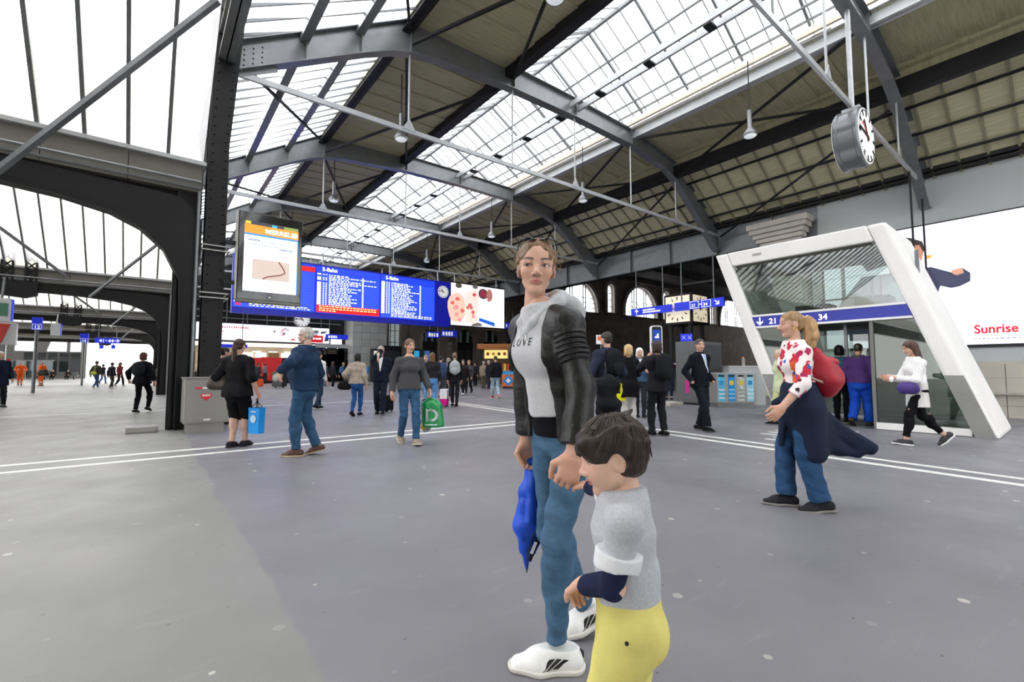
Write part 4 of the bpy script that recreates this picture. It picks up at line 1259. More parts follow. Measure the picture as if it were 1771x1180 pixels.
# lift cabin and the inside
MB().box(13.2, 13.3, 2.1, 3.1, 0, 2.2).build('cabin_back', mat('cabin_grey', '#55554f', .4), pv)
MB().box(12.4, 12.46, 3.3, 3.36, 0, 3.7).build('shaft_post', STEEL, pv)
MB().box(12.4, 12.46, 2.0, 2.06, 0, 3.7).build('shaft_post', STEEL, pv)
MB().box(PX + .15, PB - .05, 2.0, 4.6, 2.3, 2.42).build('mid_slab', DGREY, pv)
for k, (y0, y1, z0, z1) in enumerate(((2.3, 3.3, 2.42, 2.62), (2.5, 3.1, 2.66, 2.82), (3.6, 4.3, 2.42, 2.75))):
    MB().box(12.3, 12.9, y0, y1, z0, z1).build('lift_machinery', RUBBER if k < 2 else STEEL_D, pv, bevel=.01)
MB().path([(12.2, 3.7, 2.42), (12.2, 3.7, 2.8), (12.2, 2.6, 2.8), (12.2, 2.6, 3.2), (12.2, 1.9 + .5, 3.2)], .02, 6).build('cable_rail', RUBBER, pv)
MB().path([(11.9, 4.95, 2.45), (11.9, 5.25, 3.3)], .02, 6).build('strut', STEEL_W, pv)
slab(1.25, 4.15, 2.5, 3.84, PB - .1, PB - .08, PGL, 'rear_pane', 0)
slab(1.25, 4.15, .1, 2.2, PB - .1, PB - .08, PGL2, 'rear_pane', 0)
slab(1.25, 4.15, 2.2, 2.5, PB - .12, PB - .06, DGREY, 'rear_band', 0)
slab(1.3, 4.1, 3.78, 3.84, PX + .1, PB - .1, mat('pavilion_soffit', '#5d5a52', .7), 'soffit', 0)
MB().box(12.2, 12.3, 2.6, 4.4, 3.71, 3.77).build('soffit_light', STEEL_D, pv)
MB().box(PX - .012, PX + .01, 4.72, 4.92, 4.0, 4.05).build('camera_plate', mat('plate_grey', '#a9a9a9', .5), pv)

# ------------------------------------------------------------------ the big poster on the right wall
AX = 22.9
pa = at(1427, 500, X=AX)[1]; pb = .55
zt_, zb_ = 6.68, 2.1
po = thing('wall_poster', 'huge lit white poster with a man in a navy sweater and red lettering', 'poster', (AX, (pa + pb) / 2, zb_))
MB().box(AX - .02, AX + .06, pb - .1, pa + .1, zb_ - .1, zt_ + .06).build('frame', BLACK, po)
MB().box(AX - .05, AX - .02, pb, pa, zb_, zt_).build('poster_sheet', mat('poster_white', '#eeeefa', .4, emit=.62), po)
def pq(name, pts, col, d, em=.45):
    V = [at(x, y, X=AX - .05 - d) for x, y in pts]
    MB().prism(V, (.006, 0, 0)).build(name, mat('print_' + col, col, .5, emit=em), po)
pq('hair_print', [(1470, 432), (1520, 405), (1575, 412), (1595, 418), (1599, 430), (1596, 440), (1560, 450), (1500, 470)], '#3d2f2c', .01, .2)
pq('face_print', [(1530, 430), (1590, 424), (1597, 437), (1590, 470), (1540, 480)], '#c98d72', .015)
pq('sweater_print', [(1450, 530), (1490, 480), (1560, 470), (1610, 462), (1640, 470), (1665, 464), (1678, 472), (1678, 486), (1660, 495), (1645, 498), (1626, 494), (1615, 530), (1560, 590), (1470, 590)], '#3b3e58', .02, .25)
pq('sleeve_print', [(1608, 464), (1630, 468), (1642, 476), (1660, 468), (1675, 470), (1677, 484), (1662, 492), (1640, 497), (1624, 492)], '#474a66', .03, .25)
pq('shirt_print', [(1598, 450), (1606, 443), (1628, 442), (1655, 455), (1662, 466), (1648, 472), (1632, 468), (1610, 462)], '#f3efef', .035, .5)
pq('hand_print', [(1645, 468), (1664, 463), (1667, 472), (1655, 476), (1648, 474)], '#dba184', .04)
pq('label_print', [(1602, 442), (1611, 441), (1610, 446), (1603, 448)], '#eba13a', .045, .6)
SRED = mat('sunrise_red', '#d7182f', .5, emit=.5)
yl_ = at(1685, 577, X=AX - .06)
letters('Sunrise', .42, (AX - .062, yl_[1], yl_[2]), LX, LU, SRED, po, bold=True, sx=.86)
GT = MB()
random.seed(4)
y = yl_[1]
while y > pb + .1:
    wd = random.uniform(.04, .1)
    GT.box(AX - .06, AX - .05, y, y - wd, yl_[2] - .22, yl_[2] - .17)
    y -= wd + .05
GT.build('small_text', mat('faint_print', '#b9b3cf', .5, emit=.4), po, kind='stuff')

# pair of rods with a sign behind the pavilion
hs = thing('hanging_sign', 'dark hanging sign on two long rods behind the glass pavilion', 'sign', (21.3, 3.4, 2.3))
for x in (20.4, 22.3):
    MB().tube((x, 3.4, 2.7), (x, 3.4, 8.2), .03, 8).build('rod', STEEL_D, hs)
MB().box(20.2, 22.5, 3.34, 3.46, 2.3, 2.7).build('sign_panel', SIGN_B, hs)

# ------------------------------------------------------------------ steel litter boxes
HEART = mat('heart_red', '#d8262b', .5)
def heart(c, s, r, u, n, parent, m=HEART):
    pts = []
    for k in range(24):
        a = 2 * math.pi * k / 24
        x = 16 * math.sin(a) ** 3 / 17; y = (13 * math.cos(a) - 5 * math.cos(2 * a) - 2 * math.cos(3 * a) - math.cos(4 * a)) / 17
        pts.append(np.array(c) + np.array(r) * x * s + np.array(u) * y * s * .85)
    return MB().prism(pts, np.array(n) * .004).build('heart_sticker', m, parent)
def steel_box(x, y, rz, label):
    t = thing('steel_locker', label, 'container', (x, y, 0), rz)
    def L(mb, nm, m, parent=t, bevel=0):
        o = mb.mesh(nm, m, bevel=bevel)
        return link(nm, o, parent, local=True)
    L(MB().box(-.36, .36, -.32, .32, .18, 1.03), 'body', STAINLESS, bevel=.012)
    L(MB().box(-.30, .30, -.26, .26, 0, .18), 'plinth', STAINLESS)
    L(MB().box(-.38, .38, -.34, .34, 1.03, 1.06), 'lid', STAINLESS, bevel=.008)
    L(MB().box(-.33, .33, -.328, -.32, .22, .98), 'front_panel', STAINLESS)
    L(MB().box(-.05, .06, -.333, -.328, .235, .265), 'maker_plate', WHITE)
    L(MB().box(-.20, -.08, -.333, -.328, .84, .87), 'sticker', HEART)
    L(MB().box(-.08, .08, -.333, -.328, .84, .87), 'sticker', WHITE)
    h = heart((0, 0, 0), .1, (1, 0, 0), (0, 0, 1), (0, -1, 0), None)
    h.parent = t; h.location = (-.02, -.33, .69)
    mk = MB()
    for k in range(6):
        mk.box(-.085 + k * .023, -.07 + k * .023, -.338, -.334, .695, .73)
    o = link('sticker_text', mk.mesh('sticker_text', WHITE), t, local=True); o['kind'] = 'stuff'
    return t
steel_box(.89, 10.83, .03, 'brushed steel litter cabinet with red heart sticker in front of the screen column')
_b = at(301, 674, Z=0.0)
steel_box(_b[0], _b[1], .03, 'smaller looking steel litter cabinet farther along behind the column')
MB().box(-.3, .18, 11.2, 11.6, 0, .12).build('floor_hatch', STAINLESS, label='low steel floor box beside the litter cabinet', cat='box', bevel=.02)
# ------------------------------------------------------------------ bodies: smooth blends of tapered limbs, meshed as one skin
class Field:
    def __init__(self, lo, hi, res):
        self.lo = np.array(lo, float); self.res = res
        self.n = np.maximum(4, np.ceil((np.array(hi, float) - self.lo) / res).astype(int) + 1)
        self.d = np.full(self.n, 9.0, np.float32)
        self.ax = [(self.lo[i] + res * np.arange(self.n[i])).astype(np.float32) for i in range(3)]
    def sub(self, lo, hi):
        a = np.clip(np.floor((np.array(lo) - self.lo) / self.res).astype(int) - 1, 0, self.n - 1)
        b = np.clip(np.ceil((np.array(hi) - self.lo) / self.res).astype(int) + 2, 1, self.n)
        sl = tuple(slice(a[i], max(b[i], a[i] + 1)) for i in range(3))
        return sl, (self.ax[0][sl[0]][:, None, None], self.ax[1][sl[1]][None, :, None], self.ax[2][sl[2]][None, None, :])
    def put(self, p):
        pad = p['pad'] + p['k'] + 2 * self.res
        sl, X = self.sub(p['lo'] - pad, p['hi'] + pad)
        d = p['f'](*X)
        if p.get('cut') is not None:
            for c, n in p['cut']:
                d = np.maximum(d, (X[0] - c[0]) * n[0] + (X[1] - c[1]) * n[1] + (X[2] - c[2]) * n[2])
        a = self.d[sl]; k = max(p['k'], 1e-4)
        if p['op'] == 'u':
            h = np.clip(.5 + .5 * (a - d) / k, 0, 1)
            self.d[sl] = a + (d - a) * h - k * h * (1 - h)
        else:
            h = np.clip(.5 - .5 * (a + d) / k, 0, 1)
            self.d[sl] = a + (-d - a) * h + k * h * (1 - h)
    def cut(self, c, n):
        X = self.sub(self.lo, self.lo + self.n * self.res)[1]
        self.d = np.maximum(self.d, (X[0] - c[0]) * n[0] + (X[1] - c[1]) * n[1] + (X[2] - c[2]) * n[2]).astype(np.float32)
    def ripple(self, amp, freq, seed, squash=(1, 1, 1)):
        rng = np.random.RandomState(seed)
        X = self.sub(self.lo, self.lo + self.n * self.res)[1]
        for _ in range(5):
            k = rng.normal(size=3); k *= freq * rng.uniform(.6, 1.6) / np.linalg.norm(k); k *= np.array(squash)
            self.d += (amp / 2.2 * np.sin(X[0] * k[0] + X[1] * k[1] + X[2] * k[2] + rng.uniform(0, 6.28))).astype(np.float32)
    def mesh(self):
        d = self.d; s = d < 0
        if not s.any():
            return np.zeros((0, 3)), np.zeros((0, 4), int)
        c = [s[i:s.shape[0] - 1 + i, j:s.shape[1] - 1 + j, k:s.shape[2] - 1 + k] for i in (0, 1) for j in (0, 1) for k in (0, 1)]
        cnt = sum(x.astype(np.int8) for x in c)
        act = (cnt > 0) & (cnt < 8)
        I = np.argwhere(act)
        idx = -np.ones(act.shape, np.int64); idx[act] = np.arange(len(I))
        V = np.stack([d[I[:, 0] + i, I[:, 1] + j, I[:, 2] + k] for i in (0, 1) for j in (0, 1) for k in (0, 1)], 1)
        off = np.array([(i, j, k) for i in (0, 1) for j in (0, 1) for k in (0, 1)], float)
        acc = np.zeros((len(I), 3)); num = np.zeros(len(I))
        for a in range(8):
            for b in range(a + 1, 8):
                if np.abs(off[a] - off[b]).sum() == 1:
                    va, vb = V[:, a], V[:, b]
                    m = (va < 0) != (vb < 0)
                    t = np.where(m, va / np.where(m, va - vb, 1), 0)
                    acc += np.where(m[:, None], off[a] + (off[b] - off[a]) * t[:, None], 0); num += m
        P = self.lo + (I + acc / num[:, None]) * self.res
        F = []
        for ax_ in range(3):
            u, v = [(1, 2), (2, 0), (0, 1)][ax_]
            s0 = [slice(None)] * 3; s1 = [slice(None)] * 3
            s0[ax_] = slice(0, -1); s1[ax_] = slice(1, None)
            a = s[tuple(s0)]; b = s[tuple(s1)]
            e = np.argwhere(a != b)
            e = e[(e[:, u] > 0) & (e[:, v] > 0) & (e[:, u] < s.shape[u] - 1) & (e[:, v] < s.shape[v] - 1)]
            def g(du, dv):
                q = e.copy(); q[:, u] -= du; q[:, v] -= dv
                return idx[q[:, 0], q[:, 1], q[:, 2]]
            q = np.stack([g(1, 1), g(0, 1), g(0, 0), g(1, 0)], 1)
            inside = a[e[:, 0], e[:, 1], e[:, 2]]
            q[~inside] = q[~inside][:, ::-1]
            F.append(q)
        F = np.concatenate(F)
        F = F[(F >= 0).all(1)]
        return P, F

V3 = lambda *a: np.array(a, float)
def unit(v):
    v = np.array(v, float)
    return v / (np.linalg.norm(v) + 1e-9)
def cone(a, b, ra, rb=None, k=.02, op='u', flat=None, cut=None):
    a = np.array(a, float); b = np.array(b, float); rb = ra if rb is None else rb
    ba = b - a; L2 = max(ba @ ba, 1e-9)
    def f(x, y, z):
        px, py, pz = x - a[0], y - a[1], z - a[2]
        t = np.clip((px * ba[0] + py * ba[1] + pz * ba[2]) / L2, 0, 1)
        qx, qy, qz = px - t * ba[0], py - t * ba[1], pz - t * ba[2]
        q = qx * qx + qy * qy + qz * qz
        if flat is not None:
            w, fac = flat
            s = qx * w[0] + qy * w[1] + qz * w[2]
            q = q + s * s * (1 / fac ** 2 - 1)
        return np.sqrt(q) - (ra + (rb - ra) * t)
    m = max(ra, rb) * (max(1, flat[1]) if flat is not None else 1)
    return dict(f=f, lo=np.minimum(a, b), hi=np.maximum(a, b), pad=m, k=k, op=op, cut=cut)
def ell(c, r, rot=None, k=.02, op='u', cut=None):
    c = np.array(c, float); r = np.array(r, float)
    R = np.eye(3) if rot is None else np.array(rot, float)      # columns are the ellipsoid's own axes
    def f(x, y, z):
        p = (x - c[0], y - c[1], z - c[2])
        q = [(p[0] * R[0, i] + p[1] * R[1, i] + p[2] * R[2, i]) / r[i] for i in range(3)]
        k0 = np.sqrt(q[0] ** 2 + q[1] ** 2 + q[2] ** 2)
        k1 = np.sqrt((q[0] / r[0]) ** 2 + (q[1] / r[1]) ** 2 + (q[2] / r[2]) ** 2) + 1e-6
        return k0 * (k0 - 1) / k1
    return dict(f=f, lo=c, hi=c, pad=r.max(), k=k, op=op, cut=cut)
def bounds(prims):
    lo = np.min([p['lo'] - p['pad'] for p in prims if p['op'] == 'u'], 0); hi = np.max([p['hi'] + p['pad'] for p in prims if p['op'] == 'u'], 0)
    return lo, hi
def skin(prims, res, cuts=(), ripple=None):
    lo, hi = bounds(prims)
    F = Field(lo - 3 * res, hi + 3 * res, res)
    for p in prims:
        F.put(p)
    if ripple:
        F.ripple(*ripple)
    for c, n in cuts:
        F.cut(c, n)
    return F.mesh()
def join(parts):
    vs, fs, cs, o = [], [], [], 0
    for P, Fc, C in parts:
        vs.append(P); fs.append(Fc + o); cs.append(C); o += len(P)
    return np.concatenate(vs), np.concatenate(fs), np.concatenate(cs)
def np_mesh(name, P, F, m, col=None):
    me = bpy.data.meshes.new(name)
    me.vertices.add(len(P)); me.vertices.foreach_set('co', np.asarray(P, np.float32).ravel())
    me.loops.add(len(F) * 4); me.loops.foreach_set('vertex_index', np.asarray(F, np.int32).ravel())
    me.polygons.add(len(F)); me.polygons.foreach_set('loop_start', np.arange(0, len(F) * 4, 4, dtype=np.int32))
    me.polygons.foreach_set('use_smooth', np.ones(len(F), bool))
    me.update(calc_edges=True)
    if col is not None:
        ca = me.color_attributes.new('Col', 'FLOAT_COLOR', 'POINT')
        ca.data.foreach_set('color', np.concatenate([col, np.ones((len(col), 1))], 1).astype(np.float32).ravel())
    me.materials.append(m)
    me.validate()
    return me
def sub_obj(name, P, F, m, parent, col=None):
    if not len(F):
        return None
    return link(name, np_mesh(name, P, F, m, col), parent, local=True)

def skin_mat():
    return mat('human_skin', '#d9a688', .5, attr=True, bump=.06, bscale=180, spec=.35, var=.05, scale=18, sub=.06)
CLOTH = {}
def cloth(col, rough=.85, bump=.25, bscale=260, var=.07, spec=.2):
    key = ('cloth', col, rough, bump)
    v_ = lin(col)
    if max(v_) < .035:      # black cloth: little sheen
        spec = .1
    if key not in CLOTH:
        CLOTH[key] = mat('fabric_%s_%d' % (col.strip('#'), len(CLOTH)), col, rough, var=var, scale=14, bump=bump, bscale=bscale, spec=spec)
    return CLOTH[key]
def denim(col): return mat('denim_' + col.strip('#'), col, .8, var=.26, scale=11, bump=.4, bscale=30, spec=.2, stretch=(1, 1, 1.6))
def hairmat(col): return mat('hair_' + col.strip('#'), col, .45, var=.35, scale=45, bump=.6, bscale=70, stretch=(1, 1, .18), spec=.4)

def frame(fwd, up=(0, 0, 1)):
    """columns: right, forward, up"""
    f = unit(fwd); r = unit(np.cross(f, up)); return np.stack([r, f, np.cross(r, f)], 1)
def ik(a, c, l1, l2, pole):
    a = np.array(a, float); c = np.array(c, float)
    d = c - a; L = np.linalg.norm(d); L = min(L, (l1 + l2) * .9985)
    u = unit(d); c = a + u * L
    x = (l1 * l1 - l2 * l2 + L * L) / (2 * L)
    h = math.sqrt(max(l1 * l1 - x * x, 0))
    p = np.array(pole, float); p = unit(p - u * (p @ u))
    return a + u * x + p * h, c

# ---- head, in head units (1 = chin to crown), x right, y forward, z up from the chin
def head_prims(sex='f', child=False, fat=0.0, fine=True):
    s = []
    jw = .95 if sex == 'f' else 1.08
    if child:
        s += [ell((0, -.05, .62), (.365, .43, .375), k=.05), ell((0, .09, .40), (.30, .27, .36), k=.1)]
    else:
        s += [ell((0, -.06, .65), (.325, .405, .345), k=.05), ell((0, .09, .44), ((.246 if sex == 'f' else .262) + fat * .03, .262, .415), k=.1)]
    for sx in (-1, 1):
        s.append(cone((sx * (.175 if sex == 'f' else .205) * jw, -.03, .27), (sx * .045, .18, .095), (.07 if sex == 'f' else .085) + fat * .03, .068, k=.08))
        s.append(ell((sx * .165, .205, .39), (.105, .10, .11 + (.02 if child else 0)), k=.08))
    s.append(ell((0, .215, .085), (.10 * jw, .095, .085), k=.06))
    if fine:
        br = .035 if sex == 'f' or child else .05
        s.append(cone((-.19, .255, .565), (.19, .255, .565), br, k=.07))
        for sx in (-1, 1):
            s.append(ell((sx * .142, .365, .50), (.088, .075, .052), k=.045, op='s'))
        nl = .405 if child else .435
        s += [cone((0, .285, .545), (0, nl, .355), .030, .048, k=.05), ell((0, nl - .01, .345), (.052, .05, .042), k=.03)]
        for sx in (-1, 1):
            s.append(ell((sx * .055, .365, .330), (.042, .048, .036), k=.025))
            s.append(ell((sx * .035, .405, .305), (.018, .024, .014), k=.012, op='s'))
        s += [cone((-.09, .285, .226), (0, .348, .236), .016, .020, k=.02), cone((.09, .285, .226), (0, .348, .236), .016, .020, k=.02),
              cone((-.07, .29, .200), (.07, .29, .200), .020, .020, k=.03), ell((0, .322, .194), (.058, .036, .022), k=.025),
              cone((-.11, .345, .216), (.11, .345, .216), .006, .006, k=.012, op='s')]
        for sx in (-1, 1):     # lids
            s += [cone((sx * .225, .235, .495), (sx * .145, .318, .538), .015, .018, k=.014), cone((sx * .145, .318, .538), (sx * .07, .285, .492), .018, .014, k=.014),
                  cone((sx * .225, .235, .49), (sx * .145, .305, .462), .013, .013, k=.014), cone((sx * .145, .305, .462), (sx * .07, .285, .488), .013, .012, k=.014)]
    for sx in (-1, 1):
        R = np.array([[1, 0, 0], [0, .95, -.3], [0, .3, .95]]).T if True else None
        s.append(ell((sx * .315, -.075, .475), (.035, .085, .135), R, k=.03))
        if fine:
            s.append(ell((sx * .36, -.06, .485), (.032, .05, .085), R, k=.02, op='s'))
            s.append(ell((sx * .325, -.02, .44), (.022, .03, .04), k=.02))
    return s
def neck_prims(r=.19):
    return [cone((0, -.12, .30), (0, -.16, -.5), r, r * 1.12, k=.07)]
HAIR = {}
def hair_prims(style):
    P = []
    if style == 'short':
        P = [ell((0, -.075, .67), (.355, .44, .375), k=.03), ell((0, -.2, .42), (.32, .28, .26), k=.08),
             ell((0, .40, .40), (.29, .30, .41), k=.03, op='s'), ell((0, .15, .05), (.6, .42, .36), k=.04, op='s'),
             ell((.34, .02, .40), (.1, .13, .16), k=.03, op='s'), ell((-.34, .02, .40), (.1, .13, .16), k=.03, op='s')]
    elif style == 'cropped':
        P = [ell((0, -.065, .66), (.338, .42, .357), k=.03), ell((0, -.2, .45), (.30, .265, .22), k=.08),
             ell((0, .44, .45), (.33, .33, .46), k=.03, op='s'), ell((0, .15, .05), (.6, .45, .38), k=.04, op='s'),
             ell((.34, .02, .40), (.1, .13, .16), k=.03, op='s'), ell((-.34, .02, .40), (.1, .13, .16), k=.03, op='s')]
    elif style == 'bob':
        P = [ell((0, -.08, .67), (.385, .46, .39), k=.03), cone((-.26, -.1, .5), (-.29, -.06, .1), .15, .12, k=.1), cone((.26, -.1, .5), (.29, -.06, .1), .15, .12, k=.1),
             ell((0, -.3, .35), (.33, .22, .36), k=.1), ell((0, .42, .36), (.27, .34, .44), k=.04, op='s')]
    elif style == 'long':
        P = [ell((0, -.08, .67), (.375, .455, .385), k=.03), cone((-.25, -.12, .5), (-.27, -.14, -.1), .14, .11, k=.1), cone((.25, -.12, .5), (.27, -.14, -.1), .14, .11, k=.1),
             cone((0, -.33, .5), (0, -.36, -.75), .20, .15, k=.1, flat=((1, 0, 0), 1.9)), ell((0, .42, .36), (.27, .34, .44), k=.04, op='s')]
    elif style == 'ponytail':
        P = [ell((0, -.075, .665), (.345, .43, .365), k=.03), ell((0, -.22, .42), (.28, .25, .2), k=.08), ell((0, -.5, .66), (.1, .1, .1), k=.04),
             cone((0, -.52, .66), (0, -.62, .3), .1, .13, k=.05), cone((0, -.62, .3), (0, -.55, -.25), .13, .11, k=.06), cone((0, -.55, -.25), (.03, -.48, -.8), .11, .03, k=.06),
             ell((0, .42, .40), (.30, .32, .43), k=.03, op='s'), ell((0, .15, .02), (.6, .38, .36), k=.04, op='s'),
             ell((.34, .02, .40), (.1, .13, .18), k=.03, op='s'), ell((-.34, .02, .40), (.1, .13, .18), k=.03, op='s')]
    elif style == 'longtail':
        P = [ell((0, -.075, .665), (.345, .43, .365), k=.03), ell((0, -.22, .42), (.28, .25, .2), k=.08), ell((0, -.46, .74), (.12, .1, .1), k=.04),
             cone((0, -.50, .74), (0, -.60, .3), .12, .16, k=.05), cone((0, -.60, .3), (0, -.58, -.4), .16, .15, k=.06), cone((0, -.58, -.4), (.03, -.52, -1.25), .15, .05, k=.06),
             ell((0, .42, .40), (.30, .32, .43), k=.03, op='s'), ell((0, .15, .02), (.6, .38, .36), k=.04, op='s'),
             ell((.34, .02, .40), (.1, .13, .18), k=.03, op='s'), ell((-.34, .02, .40), (.1, .13, .18), k=.03, op='s')]
    elif style == 'bun':
        P = [ell((0, -.08, .668), (.35, .425, .365), k=.03), ell((0, -.2, .44), (.30, .26, .2), k=.08), ell((0, -.48, .58), (.15, .13, .15), k=.05),
             ell((0, .42, .40), (.30, .30, .43), k=.03, op='s'), ell((0, .15, .04), (.6, .40, .36), k=.04, op='s'),
             ell((.34, .02, .40), (.1, .13, .17), k=.03, op='s'), ell((-.34, .02, .40), (.1, .13, .17), k=.03, op='s')]
    return P
SKINS = {'light': (.62, .375, .275), 'pale': (.66, .42, .32), 'tan': (.46, .26, .175), 'brown': (.30, .16, .10)}
def face_colors(P, base, lip=(.45, .13, .12), brow=(.12, .07, .045), sex='f'):
    C = np.tile(np.array(base), (len(P), 1))
    x, y, z = np.abs(P[:, 0]), P[:, 1], P[:, 2]
    def lay(w, c):
        nonlocal C
        C = C * (1 - w[:, None]) + np.array(c) * w[:, None]
    blush = np.exp(-(((x - .17) / .09) ** 2 + ((z - .38) / .09) ** 2)) * (y > .1) * .35
    lay(blush, np.array(base) * (1.0, .72, .68))
    front = np.clip((y - .24) / .03, 0, 1)
    lay(front * np.clip(1.6 - ((x / .108) ** 2 + ((z - .216) / .040) ** 2) * 1.1, 0, 1) * .85, lip)
    lay((y > .25) * np.clip(1.2 - np.abs(z - .2165) / .006, 0, 1) * np.clip((.105 - x) / .02, 0, 1) * .7, np.array(lip) * .35)
    bz = .588 + .028 * np.sin(np.clip((x - .05) / .22, 0, 1) * 2.6)
    lay((y > .12) * np.clip(1.6 - np.abs(z - bz) / (.019 - .03 * np.clip(x - .12, 0, 1)), 0, 1) * np.clip((x - .045) / .03, 0, 1) * np.clip((.255 - x) / .03, 0, 1) * .95, brow)
    lz = np.interp(x, [.06, .09, .145, .20, .235], [.487, .508, .523, .512, .487])
    lay((y > .18) * np.clip(1.5 - np.abs(z - lz) / .011, 0, 1) * np.clip((x - .06) / .02, 0, 1) * np.clip((.24 - x) / .02, 0, 1) * .9, (.035, .022, .02))
    lz2 = np.interp(x, [.06, .145, .235], [.487, .470, .487])
    lay((y > .18) * np.clip(1.2 - np.abs(z - lz2) / .008, 0, 1) * np.clip((x - .06) / .02, 0, 1) * np.clip((.24 - x) / .02, 0, 1) * .5, (.16, .08, .07))
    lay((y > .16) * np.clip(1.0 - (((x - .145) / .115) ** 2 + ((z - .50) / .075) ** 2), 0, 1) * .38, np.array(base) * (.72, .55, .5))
    lay((y > .2) * np.clip(1.2 - (((x - .0) / .08) ** 2 + ((z - .30) / .03) ** 2), 0, 1) * .35, np.array(base) * (.6, .45, .42))  # nostril shade painted into the skin colour under the nose
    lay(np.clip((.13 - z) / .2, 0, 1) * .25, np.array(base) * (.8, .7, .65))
    if sex == 'm':
        lay((y > -.05) * np.clip((.30 - z) / .12, 0, 1) * .16 * np.clip((z + .1) / .05, 0, 1), (.18, .13, .11))
    return C
def eye_mesh(gaze=(0, 0)):
    """two eyeballs with iris and pupil, in head units"""
    mb = MB()
    out = []
    for sx in (-1, 1):
        m = MB(); m.ball((0, 0, 0), 1.0, 20, 14)
        P = np.array(m.v); F = [f if len(f) == 4 else (*f, f[-1]) for f in m.f]
        g = unit((gaze[0], 1, gaze[1]))
        c = P @ g
        C = np.tile((.62, .58, .55), (len(P), 1))
        C[c > .86] = (.10, .085, .07); C[c > .955] = (.005, .005, .005)
        out.append((P * .064 + np.array([sx * .143, .250, .498]), np.array(F), C))
    return join(out)

def hand(w, d, n, t, s, res, curl=.5, spread=.12, curls=None, thumb=None):
    """w wrist, d hand direction, n palm normal (way the palm looks), t side the thumb is on; s hand length"""
    w = np.array(w, float); d = unit(d); n = unit(np.array(n, float) - d * (np.dot(n, d))); t = unit(np.array(t, float) - d * np.dot(t, d) - n * np.dot(t, n))
    L = s
    R = np.stack([t, d, n], 1)
    prims = [cone(w - d * .12 * L, w + d * .08 * L, .135 * L, .15 * L, k=.03 * L, flat=(t, 1.25)),
             ell(w + d * .27 * L, (.225 * L, .30 * L, .105 * L), R, k=.1 * L)]
    ln = [.40, .46, .43, .34]
    for i in range(4):
        f = (1.5 - i) / 1.5
        base = w + d * (.50 - .03 * abs(f + .3)) * L + t * f * .165 * L
        cc_ = curls[i] if curls else curl
        ang = spread * f
        dd = unit(d * math.cos(ang) + t * math.sin(ang))
        p = base; r = .062 * L * (1 if i < 3 else .86)
        prims.append(cone(base - dd * .2 * L, base, r * 1.15, r * 1.05, k=.05 * L))
        for j in range(3):
            a = cc_ * (j + 1) * .75
            q = p + (dd * math.cos(a) + n * math.sin(a)) * ln[i] * L * (.42, .32, .26)[j]
            prims.append(cone(p, q, r, r * .92, k=.012 * L)); p = q; r *= .92
    tb = w + d * .14 * L + t * .16 * L
    tw = thumb if thumb is not None else .6
    d1 = unit(t * .75 + d * .6 + n * .35 * tw); d2 = unit(d * .9 + t * (.35 - .5 * tw) + n * .55 * tw)
    q = tb + d1 * .22 * L; q2 = q + d2 * .19 * L; q3 = q2 + unit(d2 + n * .3 * tw - t * .15) * .15 * L
    prims += [cone(tb, q, .095 * L, .07 * L, k=.06 * L), cone(q, q2, .068 * L, .06 * L, k=.015 * L), cone(q2, q3, .06 * L, .05 * L, k=.012 * L)]
    return skin(prims, res)

def head_R(yaw=0, pitch=0, roll=0):
    cy, sy = math.cos(yaw), math.sin(yaw); cp, sp = math.cos(pitch), math.sin(pitch); cr, sr = math.cos(roll), math.sin(roll)
    Rz = np.array([[cy, -sy, 0], [sy, cy, 0], [0, 0, 1]]); Rx = np.array([[1, 0, 0], [0, cp, -sp], [0, sp, cp]]); Ry = np.array([[cr, 0, sr], [0, 1, 0], [-sr, 0, cr]])
    return Rz @ Rx @ Ry

